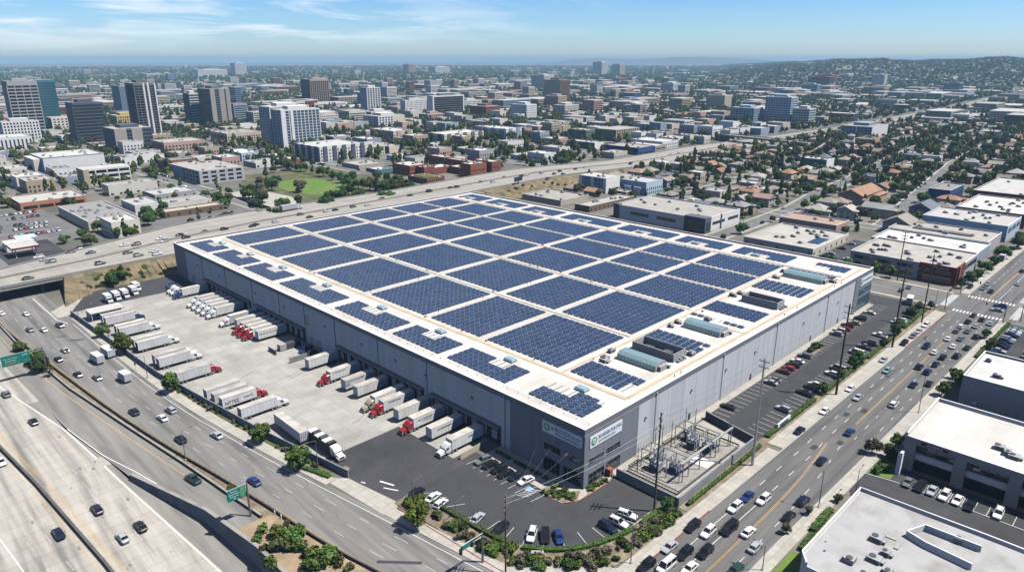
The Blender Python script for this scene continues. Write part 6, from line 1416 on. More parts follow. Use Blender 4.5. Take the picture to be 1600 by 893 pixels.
def tower(x0, y0, w_, d_, h, label, frame='w_white', glass='glass', fh=3.5, slab=1.1, pier=0., psp=3.5, pw=.5, out=.35, solid_x=None, solid_y=None, top=3.0, pent=True, cat='tower', name='office_tower', roof='r_light', base=0., z0=0.):
    """Glass core behind a frame of floor slabs and piers; optional solid strips (start, end) along each face."""
    t = empty(name, (x0, y0, z0)); T(t, label, cat); occ(x0, y0, x0 + w_, y0 + d_)
    MB().box(out, out, 0, w_ - out, d_ - out, h - .6).build('glazing', glass, t)
    m = MB(); n = max(2, int((h - top) / fh))
    f_ = (h - top) / n
    if slab > 0:
        for k in range(n): m.box(.06, .06, k * f_, w_ - .06, d_ - .06, k * f_ + slab, bottom=True)
    m.box(0, 0, h - top, w_, d_, h, bottom=True)
    if pier:
        for L_, ax in ((w_, 0), (d_, 1)):
            q = max(1, round(L_ / psp))
            for k in range(q + 1):
                a = (L_ - pw) * k / q
                if ax == 0: m.box(a, -.02, 0, a + pw, out, h - top); m.box(a, d_ - out, 0, a + pw, d_ + .02, h - top)
                else: m.box(-.02, a, 0, out, a + pw, h - top); m.box(w_ - out, a, 0, w_ + .02, a + pw, h - top)
    m.build('facade_frame', frame, t)
    for ax, lst in (('x', solid_x or ()), ('y', solid_y or ())):
        for a, b, mt in lst:
            q = MB()
            if ax == 'x': q.box(-.12, a * d_, 0, out + .2, b * d_, h - .02)
            else: q.box(a * w_, -.12, 0, b * w_, out + .2, h - .02)
            q.build('wall_strip', mt, t)
    m = MB(); m.box(.4, .4, h, w_ - .4, d_ - .4, h + .04); m.build('roof', roof, t)
    if pent: MB().box(w_ * .25, d_ * .25, h, w_ * .75, d_ * .75, h + 3.4).build('penthouse', frame, t); roof_units(t, w_, d_, h + .04, 3, int(x0))
    return t
def strip_win(z, hh, inset=1., gap=.0, mt='glass'):
    """One continuous window band on both street faces at height z."""
    def f(t, w_, d_, h):
        for fx in 'xy':
            m = MB(); L_ = d_ if fx == 'x' else w_; n = max(1, int(L_ / 9)); s_ = (L_ - 2 * inset) / n
            for k in range(n):
                a, b = inset + k * s_ + .5, inset + (k + 1) * s_ - .5
                if fx == 'x': m.box(-.04, a, z, 0, b, z + hh, bottom=True)
                else: m.box(a, -.04, z, b, 0, z + hh, bottom=True)
            m.build('window_row', mt, t)
    return f

mat('r_stain', (.4, .4, .395), .85, .08, .25, detail=5, dark=(.2, .18, .15), dscale=.16, damt=.5)
# --- towers of the business district
tower(99.1, 1076.6, 36, 27.4, 70.5, 'tall white gridded office tower at the left picture edge', 'w_grey', 'glass', 4.3, 1.5, 1, 9.0, .9, .9, solid_x=((0, 1, 'w_dgrey'),), top=6)
tower(140, 1142, 32, 24, 70, 'dark teal glass tower behind the white gridded tower', 'w_teal', 'glass_teal', 3.6, .5, 0, top=4, pent=False)
tower(126.2, 890.4, 32.1, 29.2, 49, 'dark grey banded office tower with stepped roof', 'w_slate', 'glass', 3.7, 1.1, 1, 2.3, .3, .3, solid_x=((0, 1, 'w_slate'),), top=2.5, roof='r_dark')
tower(207.7, 921.2, 27.3, 33, 69.1, 'tall black tower with white pierced stripe down its front', 'w_dgrey', 'glass', 3.2, .7, 1, 5.4, .5, .9, solid_y=((.42, .5, 'w_white'), (.62, .7, 'w_white'), (.94, 1, 'w_white')), top=3.2, roof='r_light')
o = MB()
for k in range(20): o.box(207.7 + 27.3 * .5, 921.0, 2 + k * 3.2, 207.7 + 27.3 * .62, 921.4, 3.4 + k * 3.2, bottom=True)
tower(330, 1380, 22, 46, 51, 'slim pale ribbed tower partly behind the black and white tower', 'w_bluegrey', 'glass_blue', 3.5, .4, 1, 2.4, .8, .4, top=2)
tower(322.5, 1040.5, 15.4, 22.6, 48.7, 'dark blue tower with white bands on its sunlit side', 'w_white', 'glass_blue', 3.6, 1.3, 0, solid_x=((0, 1, 'w_navy'),), top=2, out=.5)
tower(332.8, 985.6, 29.8, 44, 56.5, 'tan and dark slab tower with blank sunlit panels', 'w_dgrey', 'glass', 3.3, .9, 1, 3.2, .4, .4, solid_y=((0, .24, 'w_greige'), (.46, .72, 'w_greige'), (.8, 1, 'w_greige')), top=1.5)
tower(463.8, 1190, 11.3, 25.7, 50, 'blue glass slab tower behind the tan slab tower', 'w_bluegrey', 'glass_blue', 3.4, .6, 0, top=1, pent=False)
tower(696.4, 1332.3, 46.3, 39.5, 56.3, 'wide dark tower with pale vertical ribs and white crown', 'w_tan', 'glass', 3.4, .5, 1, 5, 1.0, .7, solid_x=((0, 1, 'w_navy'),), top=4, roof='r_white')
tower(656, 1057.9, 30.8, 22.3, 47.5, 'blue and white residential tower with stacked balconies', 'w_white', 'glass_blue', 3.1, .9, 1, 6, 1.6, .8, solid_x=((0, 1, 'w_bluegrey'),), top=1.5)
t = tower(694.7, 911.8, 73.9, 16, 36.3, 'dark glass slab office with heavy white frame', 'w_dgrey', 'glass', 3.6, .9, 0, solid_y=((0, .04, 'w_white'), (.965, 1, 'w_white')), solid_x=((0, 1, 'w_white'),), top=2.4, roof='r_white')
MB().box(-.2, -.2, 34.1, 74.1, 16.1, 36.32).build('white_frame', 'w_white', t)
t = tower(282.8, 678.6, 50, 24, 43.4, 'tall blue and white apartment tower, front block', 'w_white', 'glass_blue', 3.1, .45, 1, 5.2, .9, .4, solid_x=((0, .25, 'w_bluegrey'), (.75, 1, 'w_bluegrey')), solid_y=((.0, .1, 'w_white'), (.24, .3, 'w_white')), top=1.6, roof='r_white', name='apartment_tower')
tower(284, 708, 52, 27, 45.5, 'tall blue and white apartment tower, rear block', 'w_white', 'glass_blue', 3.1, .5, 1, 4.6, 1.1, .4, solid_x=((0, .25, 'w_bluegrey'),), top=1.6, roof='r_white', name='apartment_tower')
tower(1150, 1010, 34, 50, 52.4, 'brown concrete slab tower rising behind a brick block', 'w_brown', 'glass', 3.4, 1.0, 1, 3, 1.2, .4, solid_x=((0, 1, 'w_tan'),), top=4, roof='r_tan')
tower(1028.9, 909.6, 27.9, 38.7, 24.6, 'reddish brick office block below the brown slab tower', 'w_pink', 'glass', 3.5, 1.5, 1, 3.2, 1.3, .3, top=2)
tower(1722.4, 1073, 40, 41.7, 30, 'white office block far beyond the brown slab tower', 'w_white', 'glass_blue', 3.4, 1.2, 1, 4, 1.2, .3, top=2)
tower(1221.9, 633.8, 28, 41.8, 28.7, 'beige concrete tower with fine vertical ribs', 'w_cream', 'glass', 3.3, .6, 1, 2.2, 1.3, .4, top=2)
tower(1048, 478.3, 16, 26.5, 15.9, 'small dark office block with tan sunlit side', 'w_slate', 'glass', 3.3, 1, 0, solid_y=((0, 1, 'w_tan'),), top=1.2)
tower(971.7, 386.6, 22, 41.5, 43, 'teal glass office tower beyond the freeway bridge, tallest of its cluster', 'w_ltblue', 'glass_teal', 3.4, 1.1, 1, 4.2, .6, .3, top=2, roof='r_white')
tower(969.6, 356, 24, 26, 27.3, 'lower teal glass block with white bands beside the teal tower', 'w_white', 'glass_teal', 3.4, .9, 1, 4, .4, .4, top=1.5)
tower(945, 432, 30, 40, 26, 'pale teal glass block with terraces behind the teal tower', 'w_ltblue', 'glass_teal', 3.4, .7, 1, 4.4, .5, .4, top=1.5)
tower(2303, 853, 34, 71, 42, 'wide maroon slab building below the hills', 'w_maroon', 'glass', 3.6, 1.6, 1, 4, 1.5, .3, top=3)
tower(1908, 730, 22, 43.7, 30.7, 'pale blue glass office before the maroon slab', 'w_ltblue', 'glass_blue', 3.5, .7, 1, 4, .5, .3, top=2)
tower(2481, 744, 26, 39.6, 47, 'tall white tower below the hills', 'w_white', 'glass_blue', 3.4, 1.2, 1, 4, 1.2, .3, top=2)
tower(2146, 442, 36, 38.7, 35.2, 'teal glass tower far out towards the hills', 'w_teal', 'glass_teal', 3.6, .4, 1, 5, .3, .3, top=2)
tower(1700, 1560, 50, 60, 46, 'far white office group near the horizon', 'w_white', 'glass', 3.6, 1.4, 1, 4, 1.2, .3, top=3)
for k, (x, y, w_, d_, h, wl_, lab) in enumerate(((3350, 2600, 60, 70, 78, 'w_white', 'tallest far white tower standing near the horizon'), (3420, 2520, 50, 60, 64, 'w_beige', 'pale far tower beside the tallest one near the horizon'), (2900, 3600, 120, 70, 46, 'w_offwhite', 'far broad pale building near the horizon'), (2800, 3750, 60, 60, 60, 'w_pink', 'far pinkish tower near the horizon'), (1500, 3900, 160, 60, 40, 'w_white', 'far long white building at the left horizon'), (1800, 4100, 70, 60, 72, 'w_white', 'far white tower at the left horizon'), (2700, 1000, 40, 50, 40, 'w_brick', 'far brick block towards the hills'), (3100, 520, 80, 90, 30, 'w_offwhite', 'far pale blocks at the foot of the hills'))):
    tower(x, y, w_, d_, h, lab, wl_, 'glass', 4, 1.6, 1, 6, 2, .3, top=3)

tower(744.8, 729.6, 24, 37.4, 27, 'white midrise block beside the brick office', 'w_white', 'glass', 3.3, 1.5, 1, 3, 1.4, .3, top=1.6, roof='r_white')
tower(144.3, 1080.4, 22, 27.5, 20, 'pale stepped block between two dark left towers', 'w_offwhite', 'glass', 3.4, 1.7, 1, 5, 2.4, .3, top=1.6, pent=False)
tower(231.1, 1088, 30, 34, 17.8, 'yellow ochre block behind the black and white tower', 'w_yellow', 'glass', 3.3, 1.4, 1, 3.5, 1.6, .3, top=1.6)
tower(750.6, 1308.6, 70, 37.2, 17.7, 'long brown grey block right of the pale ribbed tower', 'w_greige', 'glass', 3.4, 1.2, 1, 5, 2, .4, top=1.4, pent=False)
tower(796.3, 463, 26, 38.1, 13.6, 'white four storey office with dark window bands beyond the freeway', 'w_white', 'glass', 3.2, 1.5, 1, 4, 1, .3, top=1.2, pent=False)
tower(1373.9, 961.1, 32, 46.1, 18, 'flat blue office far behind the brown slab tower', 'w_blue', 'glass_blue', 3.4, 1, 1, 5, .8, .3, top=1.4, pent=False)
tower(751.3, 608.6, 22, 50.1, 13.5, 'blue grey and white block beyond the long white apartments', 'w_white', 'glass_blue', 3.2, 1.2, 1, 4, 1.4, .3, solid_x=((0, .4, 'w_bluegrey'),), top=1.2, pent=False)
tower(1124.8, 346.8, 24, 39.4, 12.3, 'dark brown office beyond the teal glass tower', 'w_slate', 'glass', 3.4, 1.2, 1, 4, 1, .3, top=1.2, pent=False)
tower(1404.8, 350, 24, 25.1, 14, 'small navy cube office beyond the freeway bend', 'w_navy', 'glass', 3.4, .8, 1, 4, .6, .3, top=1.2, pent=False)
tower(1197.5, 114.6, 60, 35.2, 17.8, 'dark navy office block at the right picture edge', 'w_navy', 'glass', 3.5, .8, 1, 5, .6, .3, top=1.4, pent=False)
tower(985.6, 115.7, 26, 21, 9, 'teal flat roofed office near the right picture edge', 'w_teal', 'glass_teal', 3.4, .8, 1, 4, .6, .3, top=1.2, pent=False)
for k, (x, y, w_, d_, h, fr_, lab) in enumerate(((440, 870, 36, 28, 19, 'w_offwhite', 'cream midrise between the tan slab tower and the white frames'), (560, 905, 40, 26, 16, 'w_white', 'white midrise left of the framed slab'), (610, 820, 34, 24, 14, 'w_pink', 'pinkish four storey block before the framed slab'), (830, 980, 46, 26, 20, 'w_white', 'white midrise right of the framed slab'), (900, 780, 40, 30, 17, 'w_offwhite', 'off-white midrise before the brown slab tower'), (380, 1130, 40, 30, 21, 'w_white', 'white midrise behind the tan slab tower'), (520, 1180, 60, 30, 18, 'w_offwhite', 'long pale midrise left of the residential tower'), (1010, 700, 44, 30, 16, 'w_white', 'white midrise between two distant tan towers'), (1130, 800, 50, 36, 18, 'w_bluegrey', 'blue grey midrise beside the reddish office block'), (70, 990, 40, 24, 24, 'w_white', 'white midrise below the gridded tower'))):
    tower(x, y, w_, d_, h, lab, fr_, 'glass', 3.3, 1.4, 1, 3.6, 1.5, .3, top=1.4, name='midrise_building', cat='midrise')

# --- left of the park and round it
W0 = dict
block('strip_building', -17.6, 481.5, 40.4, 34.1, 5.8, 'w_orange', 'r_white', 'long low orange strip building with white roof', 'shop', win=None, units=7, extra=strip_win(.8, 2.2))
block('storage_warehouse', -2.5, 383.7, 28.3, 66.3, 5.9, 'w_cream', 'r_grey', 'tan warehouse with many roof vents beside the freeway', 'warehouse', win=None, units=18)
t = tower(42.9, 558.3, 35.5, 18.9, 13.6, 'white four storey car park building with dark openings', 'w_white', 'glass', 3.3, 1.5, 1, 8.5, .8, .8, solid_x=((0, 1, 'w_tan'),), solid_y=((0, .12, 'w_tan'),), top=1.4, roof='r_white', cat='parking garage', name='parking_garage', pent=False)
def theatre(t, w_, d_, h): MB().box(-6, 8, 0, -.01, d_ - 4, h * .9).build('side_wing', 'w_offwhite', t); MB().box(-.3, -.3, h, w_, .2, h + .4).build('front_lip', 'w_white', t)
block('theatre', 35.7, 649.4, 49.6, 47.2, 15.2, 'w_white', 'r_white', 'big blank white walled theatre building', 'theatre', win=None, units=10, extra=theatre)
block('office_building', 42.8, 498, 35.5, 15.9, 8.2, 'w_offwhite', 'r_light', 'two storey beige office with dark glass end wall', 'office', win=W0(wh_=1.1, ww=2, gap=4), units=3, extra=lambda t, w_, d_, h: MB().box(-.06, 1, .5, 0, d_ - 1, h - 1.6).build('glass_wall', 'glass', t))
t = tower(112.4, 499.5, 38.4, 56.8, 11.4, 'grey three storey office with broad overhanging roof by the park street', 'w_grey', 'glass', 3.4, 1.4, 1, 7, 2.6, .6, solid_x=((.6, 1, 'w_bluegrey'),), top=1.0, roof='r_light', cat='office', name='office_building', pent=False)
roof_units(t, 38, 56, 11.4, 9, 3)
block('apartment_building', 199.3, 608.7, 20.2, 38.9, 8.5, 'w_ltblue', 'r_white', 'pale blue three storey apartment block near the twin tower', 'apartments', win=W0(), units=3)
block('apartment_building', 163.9, 717.7, 44.5, 37.1, 13.1, 'w_pink', 'r_light', 'pink and cream apartment block before the brown midrise', 'apartments', win=W0(ww=1.8), units=4)
t = block('brick_hall', 43.7, 388.1, 39, 11.9, 4.2, 'w_brown', 'r_tan', 'low brown brick hall with trees beside the freeway', 'hall', win=W0(gap=5), units=1)
block('flat_store', 54.5, 418.1, 33.3, 21.2, 3.6, 'w_offwhite', 'r_light', 'low pale flat roofed store behind the brown brick hall', 'shop', win=None, units=3)
block('flat_store', 60, 452, 30, 26, 5, 'w_grey', 'r_white', 'low white roofed store between the brick hall and the beige office', 'shop', win=W0(gap=4), units=4)
block('office_building', 104.5, 668.6, 41, 24, 7.5, 'w_white', 'r_light', 'white low office with dark roof clutter beside the theatre', 'office', win=W0(gap=3), units=10)
block('office_building', 256.3, 768.9, 46.1, 48.4, 12.3, 'w_cream', 'r_light', 'cream four storey office with square windows behind the twin tower', 'office', win=W0(fh=3, ww=1.6, gap=1.3), units=5)
t = tower(132.9, 772, 38.9, 39.2, 25.7, 'brown midrise with two blank tan towers at its front', 'w_slate', 'glass', 3.4, 1.2, 1, 3, .6, .4, solid_y=((.0, .32, 'w_greige'), (.46, .74, 'w_greige')), solid_x=((0, 1, 'w_slate'),), top=2)
block('arcade_building', -18, 880, 95, 42, 15, 'w_white', 'r_white', 'long white arcaded building at the left edge before the towers', 'office', fh=13, win=W0(sill=1, wh_=11, ww=1.6, gap=2.2), units=3)
# gas station at the left edge
t = empty('gas_station', (-44, 352, 0)); T(t, 'gas station with red and white canopy at the left picture edge', 'gas station'); occ(-60, 325, -30, 372)
MB().box(-6, -10, 4.6, 7, 2, 5.6, bottom=True).build('canopy', ['w_red'], t)
MB().box(-5.8, -9.8, 5.6, 6.8, 1.8, 5.64).build('canopy_roof', 'r_white', t)
for x in (-4, 5):
    for y in (-8, 0): MB().tube((x, y, 0), (x, y, 4.6), .25, n=8).build('column', 'white_text', t)
MB().box(-5, 8, 0, 8, 18, 4.2).build('shop', 'w_white', t); MB().box(-5.3, 7.7, 4.2, 8.3, 18.3, 4.6).build('shop_roof', 'r_white', t); MB().box(2, 19, 3.6, 12, 28, 4.4, bottom=True).build('blue_canopy', 'w_ltblue', t)
for x, y in ((3, 20), (11, 20), (3, 27), (11, 27)): MB().tube((x, y, 0), (x, y, 3.6), .15, n=6).build('column', 'white_text', t)
sheet('gas_station_yard', [(-60, 318), (-26, 326), (-26, 380), (-60, 380)], .003, 'asphalt')
sheet('left_car_park', [(-62, 382), (-6, 366), (-6, 480), (-62, 480)], .002, 'street'); occ(-62, 366, -6, 480, 0)
sheet('store_forecourt', [(28, 352), (98, 372), (98, 386), (28, 384)], .002, 'street'); occ(26, 345, 98, 386, 0)
k = 0
for y0, xs, a in ((455, np.arange(-30, -10, 2.7), 0), (430, np.arange(-42, -14, 2.7), PI / 2), (418, np.arange(-42, -14, 2.7), PI / 2), (398, np.arange(-40, -14, 2.7), PI / 2), (472, np.arange(-50, -10, 2.7), PI / 2)):
    for x in xs:
        if R.random() < .2: continue
        k += 1; c = R.choice(('white', 'silver', 'black', 'grey', 'white', 'navy', 'red')); kd = R.choice((s, u, s, pk)); car(float(x), y0 + R.uniform(-.3, .3), PI / 2, kd, c, f'{CN(c, kd)} in the big left car park', 'cars in the car park beside the tan warehouse', 0, True, False)
# --- park
def oval(cx, cy, a, b, rot, n=40, z=.02): return [(cx + a * math.cos(2 * PI * k / n) * math.cos(rot) - b * math.sin(2 * PI * k / n) * math.sin(rot), cy + a * math.cos(2 * PI * k / n) * math.sin(rot) + b * math.sin(2 * PI * k / n) * math.cos(rot)) for k in range(n)]
sheet('park_ground', [(118, 346), (240, 348), (240, 525), (160, 525), (118, 440)], .004, 'verge')
sheet('park_lawn', oval(176, 428, 26, 44, -.1), .03, 'lawn'); occ(120, 346, 242, 526, 0)
sheet('park_plaza', [(100, 345), (124, 347), (140, 400), (136, 446), (110, 450)], .02, 'sidewalk')
# --- apartments and school beyond the park
def apts(x0, y0, w_, d_, h, wall, label, accent='w_slate', roof='r_white', fh=3.2):
    t = block('apartment_building', x0, y0, w_, d_, h, wall, roof, label, 'apartments', fh, W0(ww=1.4, gap=1.7), 5)
    n = max(2, int(w_ / 11)); 
    for k in range(n):
        a = (k + .35) * w_ / n; q = MB().box(a, -.9, 0, a + w_ / n * .4, 0, h + .3); q.build('bay', accent, t)
    n = max(2, int(d_ / 12))
    for k in range(n):
        a = (k + .3) * d_ / n; MB().box(-.9, a, 0, 0, a + d_ / n * .45, h + .3).build('bay', accent, t)
    return t
apts(252.3, 546.8, 55.3, 51.2, 15.1, 'w_white', 'large white and brown five storey apartment complex before the twin tower')
block('apartment_building', 337.9, 589.5, 19.2, 30.8, 13.2, 'w_bluegrey', 'r_white', 'dark sided apartment block right of the large white complex', 'apartments', win=W0())
apts(409.7, 638.7, 30.1, 50.7, 13.7, 'w_offwhite', 'cream and pink apartment blocks beyond the park', 'w_pink')
tower(495.5, 793.4, 47.7, 39.9, 18.5, 'mid-rise with dark glass corner and white frames', 'w_white', 'glass_blue', 3.2, 1, 1, 5.5, 1.8, .6, solid_y=((.55, 1, 'w_cream'),), top=1.4, cat='apartments', name='apartment_building')
tower(677.9, 970.1, 48.6, 15.2, 27, 'white ribbed apartment slab between two towers', 'w_white', 'glass', 3.2, 1.2, 1, 3, 1.5, .3, top=1.2, cat='apartments', name='apartment_building')
tower(742.3, 824.3, 32.8, 42.8, 20, 'dark red brick office block right of the framed slab', 'w_brick', 'glass', 3.4, 1.4, 1, 3.2, 1.6, .3, top=1.4, cat='office', name='office_building')
block('storage_warehouse', 252.4, 478.2, 28.6, 29.4, 4.2, 'w_beige', 'r_light', 'low beige flat roofed building between apartments and school', 'warehouse', win=None, units=5)
block('flat_store', 251.6, 446.1, 15.9, 19.1, 3.4, 'w_teal', 'r_white', 'small teal walled building left of the brick school', 'shop', win=None, units=3)
t = empty('brick_school', (263, 366, 0)); T(t, 'red brick school complex with several wings beside the freeway', 'school'); occ(242, 350, 336, 452)
def wing(x0, y0, w_, d_, h, rows=True):
    m = MB(); x0 -= 263; y0 -= 366
    q = m.box(x0, y0, 0, x0 + w_, y0 + d_, h).build('wing', 'w_brick', t)
    MB().box(x0 + .3, y0 + .3, h, x0 + w_ - .3, y0 + d_ - .3, h + .05).build('roof', 'r_white', q)
    m = MB(); p = .3
    m.box(x0, y0, h, x0 + w_, y0 + p, h + .6); m.box(x0, y0 + d_ - p, h, x0 + w_, y0 + d_, h + .6); m.box(x0, y0 + p, h, x0 + p, y0 + d_ - p, h + .6); m.box(x0 + w_ - p, y0 + p, h, x0 + w_, y0 + d_ - p, h + .6); m.build('parapet', 'w_brick', q)
    if rows:
        for k in range(max(1, int(h / 4))):
            z = 1.2 + k * 3.8; n = max(2, int(w_ / 2.2)); m = MB()
            for i in range(n): a = x0 + .8 + i * (w_ - 1.6) / n; m.box(a, y0 - .04, z, a + .9, y0, z + 1.9, bottom=True)
            m.build('window_row', 'glass', q)
            n = max(2, int(d_ / 3)); m = MB()
            for i in range(n): a = y0 + .8 + i * (d_ - 1.6) / n; m.box(x0 - .04, a, z, x0, a + 1.2, z + 1.9, bottom=True)
            m.build('window_row', 'glass', q)
    for i in range(3): link('rooftop_unit', HV[i], q, (x0 + w_ * R.uniform(.2, .8), y0 + d_ * R.uniform(.2, .8), h + .05))
wing(263.2, 413.6, 20, 26.1, 8.5); wing(270, 402, 12, 11.6, 7.6); wing(312, 424, 12, 24, 10.4); wing(294.2, 367.4, 18.9, 14, 11.4); wing(313.2, 376, 8, 50, 9.6); wing(321.2, 368.9, 11, 24.8, 10.7)
wing(283.5, 405, 22, 16, 5.5, False); wing(300, 384, 13, 20, 5.8, False)
wing(246, 368, 19, 26, 4.4)
MB().box(-14, 5, 4.5, -2, 24, 5.1).build('roof_garden', 'leaf_yellow', t)
apts(443.3, 580.5, 65, 31.7, 11.5, 'w_white', 'long white apartment block with dark balconies behind the school', 'w_brown')
apts(531.4, 562.5, 28.4, 47.2, 13.2, 'w_white', 'white apartment block with blue grey side right of the long one', 'w_bluegrey')
tower(613.1, 448.9, 49.9, 33.4, 14.2, 'dark apartment block with tan balcony stacks beyond the freeway', 'w_tan', 'glass', 3.1, .9, 1, 5, 2.2, .9, solid_x=((0, 1, 'w_green'),), top=1, cat='apartments', name='apartment_building', pent=False)
block('apartment_building', 600, 486.3, 20, 28.5, 12.4, 'w_green', 'r_tan', 'dark green sided apartment block left of the tan balconies', 'apartments', win=W0())
block('office_building', 527.7, 414.9, 16, 41.7, 7.9, 'w_teal', 'r_white', 'teal and white two storey office above the freeway ramp', 'office', win=W0(), units=2, extra=lambda t, w_, d_, h: MB().box(-.1, -.12, 0, w_, -.01, h).build('white_front', 'w_white', t))
t = block('commercial_hall', 523.2, 338 + 14, 31.5, 46, 7.9, 'w_blue', 'r_light', 'long dark blue commercial hall beside the freeway', 'hall', win=None, units=3, extra=strip_win(1, 2))
block('commercial_hall', 556, 352, 22, 40, 7.2, 'w_tan', 'r_white', 'tan fronted hall joined to the blue commercial hall', 'hall', win=None, units=2, extra=strip_win(3, 1.5))
block('commercial_hall', 582, 360, 34, 43.7, 9, 'w_white', 'r_white', 'white hall with blue strip behind the blue commercial hall', 'hall', win=W0(gap=2), units=3)
# --- behind the warehouse
t = tower(317.5, 237.5, 18, 26.8, 11.7, 'white and blue grey four storey apartment block below the freeway', 'w_bluegrey', 'glass', 3, 1.6, 1, 4, 2.4, .4, solid_y=((0, 1, 'w_white'),), solid_x=((0, .1, 'w_white'), (.45, .55, 'w_white'), (.88, 1, 'w_white')), top=.8, roof='r_white', cat='apartments', name='apartment_building', pent=False)
win_rows(t, 18, 26.8, 11.4, 3, 1, 1.4, 1.2, 2.2, 'y'); roof_units(t, 18, 26, 11.75, 4, 2)
block('apartment_building', 331.7, 209.9, 22.3, 23.4, 10.3, 'w_ltblue', 'r_white', 'pale blue apartment house with white balconies below the freeway', 'apartments', 3.1, W0(ww=1.2, gap=1.4), 3, extra=lambda t, w_, d_, h: [MB().box(-2.2, 4 + k * 9, 0, 0, 10 + k * 9, h * .6).build('balcony_bay', 'w_white', t) for k in range(2)])
block('flat_store', 256.5, 230.4, 31.5, 38, 4, 'w_beige', 'r_light', 'low beige flat roofed building right behind the warehouse', 'shop', win=None, units=9)
block('flat_store', 253.8, 202.2, 51.7, 13, 4.4, 'w_brown', 'r_light', 'long low brown building beside the pale flat one behind the warehouse', 'shop', win=W0(gap=3), units=6)
def c8(t, w_, d_, h):
    for a, b in ((2, 14), (20, 34), (40, 54)): MB().box(-.06, a, 3.6, 0, b, 5.6, bottom=True).build('window_band', 'glass', t)
    for a, b in ((9, 24), (28, 41)): MB().box(a, -.06, 3.8, b, 0, 5.6, bottom=True).build('window_band', 'glass', t)
    MB().box(-.5, -.5, 0, 6.5, 14, h + .5).build('corner_block', 'w_slate', t); MB().box(-.56, 2, .4, -.5, 11, h - 2).build('corner_glass', 'glass', t); MB().box(.6, -.56, .4, 5.6, -.5, h - 2).build('corner_glass', 'glass', t)
    MB().box(-.4, d_ - 4, 0, 3, d_ + .3, h + .4).build('corner_block', 'w_slate', t); MB().box(18.5, -.3, 0, 20, .3, h + .3).build('fin', 'w_slate', t)
    MB().box(.3, .3, h - .7, w_, .6, h + .1).build('rear_wall', 'w_white', t)
block('commercial_building', 254.8, 115.3, 43.1, 67, 8.8, 'w_white', 'r_light', 'large white commercial building with dark corner block behind the warehouse', 'commercial building', win=None, units=9, extra=c8)
def d1(t, w_, d_, h):
    for k in range(3): MB().box(14 + k * 5, 3, h - .4, 18.4 + k * 5, 9, h - .2).build('roof_panel', 'pv', t)
block('flat_store', 248, 47.4, 49.1, 39.2, 4.6, 'w_offwhite', 'r_light', 'broad flat roofed beige building with roof vents across the cross street', 'shop', win=W0(gap=6), units=14, extra=d1)
block('apartment_building', 306, 58, 20, 34.9, 6, 'w_pink', 'r_rose', 'pink two storey motel-like block with pale roof', 'apartments', 2.8, W0(ww=1.2), 2)
def d4(t, w_, d_, h):
    MB().prism([(-.35, -.35), (14, -.35), (14, .4), (.4, .4), (.4, 15.5), (-.35, 15.5)], 0, h + .35).build('red_corner', 'w_red', t)
    MB().box(-.42, 2, 4.6, -.35, 13, 6.6, bottom=True).build('window_band', 'glass', t); MB().box(-.42, 1.5, .8, -.35, 13.5, 3.4, bottom=True).build('window_band', 'glass', t)
    MB().box(1, -.42, .8, 12, -.35, 3.4, bottom=True).build('window_band', 'glass', t); MB().box(1.2, -1.2, 0, 2.6, -.4, h + 1).build('fin', 'w_terracotta', t)
    for k in range(6): MB().box(16 + k * 3.6, -.05, 4.4, 19 + k * 3.6, 0, 6.6, bottom=True).build('window', 'glass', t)
    for a in (18, 28, 38): MB().box(-.05, a, 1, 0, a + 7, 3.6, bottom=True).build('window_band', 'glass', t); MB().box(-.05, a, 5, 0, a + 7, 6.6, bottom=True).build('window_band', 'glass', t)
    lettering('Piterburse', 1.3, 'white_text', t, (-.45, 6.2, 7.5), 'x-', 6.5)
block('corner_shop', 244.9, -19.3, 38.4, 46.9, 8.3, 'w_grey', 'r_light', 'grey two storey building with bright red corner at the intersection', 'shop', win=None, units=22, extra=d4)
block('long_store', 287, -18, 29, 50, 7, 'w_bluegrey', 'r_white', 'long blue grey building next to the red cornered one', 'shop', win=None, units=8)
block('long_store', 320, -16, 31.4, 50.1, 6.6, 'w_grey', 'r_light', 'long grey store with dark roof skylight, third along the street', 'shop', win=None, units=10, extra=lambda t, w_, d_, h: MB().box(10, 10, h - .6, 15, 40, h).build('roof_monitor', 'r_dark', t))
block('long_store', 357.2, -17.3, 36, 43.9, 9.4, 'w_ltblue', 'r_white', 'tall pale blue store with white roof along the street', 'shop', win=None, units=11, extra=lambda t, w_, d_, h: [MB().box(3 + k * 11, -.06, 4.6, 12 + k * 11, 0, 7.4, bottom=True).build('window', 'glass', t) for k in range(3)])
block('brick_store', 403.1, -17.7, 60, 38, 9, 'w_maroon', 'r_white', 'dark maroon brick store with white roof', 'shop', win=None, units=14)
block('brick_store', 470, -21.4, 80, 47.2, 10.4, 'w_maroon', 'r_white', 'second maroon brick store farther along the street', 'shop', win=None, units=10)
block('apartment_building', 455.4, 36.5, 37, 14, 10.4, 'w_blue', 'r_grey', 'bright blue walled building before the maroon stores', 'apartments', win=W0(), units=1)
block('office_building', 563.5, 166.5, 18, 25.1, 9, 'w_teal', 'r_white', 'dark glass fronted office among the houses', 'office', win=None, units=5, extra=lambda t, w_, d_, h: [MB().box(-.08, .6, .6, 0, d_ - .6, h - 1.2).build('glass_wall', 'glass_teal', t), MB().box(0, -.1, 0, w_, -.01, h).build('white_side', 'w_white', t)])
tower(847, 223.5, 58.8, 38, 17, 'blue glass apartment slab with white end among the houses', 'w_bluegrey', 'glass_blue', 3.1, .9, 1, 5, .5, .4, solid_y=((.0, 1, 'w_white'),), solid_x=((.48, .52, 'w_white'),), top=1, cat='apartments', name='apartment_building')
block('apartment_building', 760, 190, 16, 22, 11, 'w_orange', 'r_grey', 'orange and brown block near the blue glass slab', 'apartments', win=W0(), units=1)
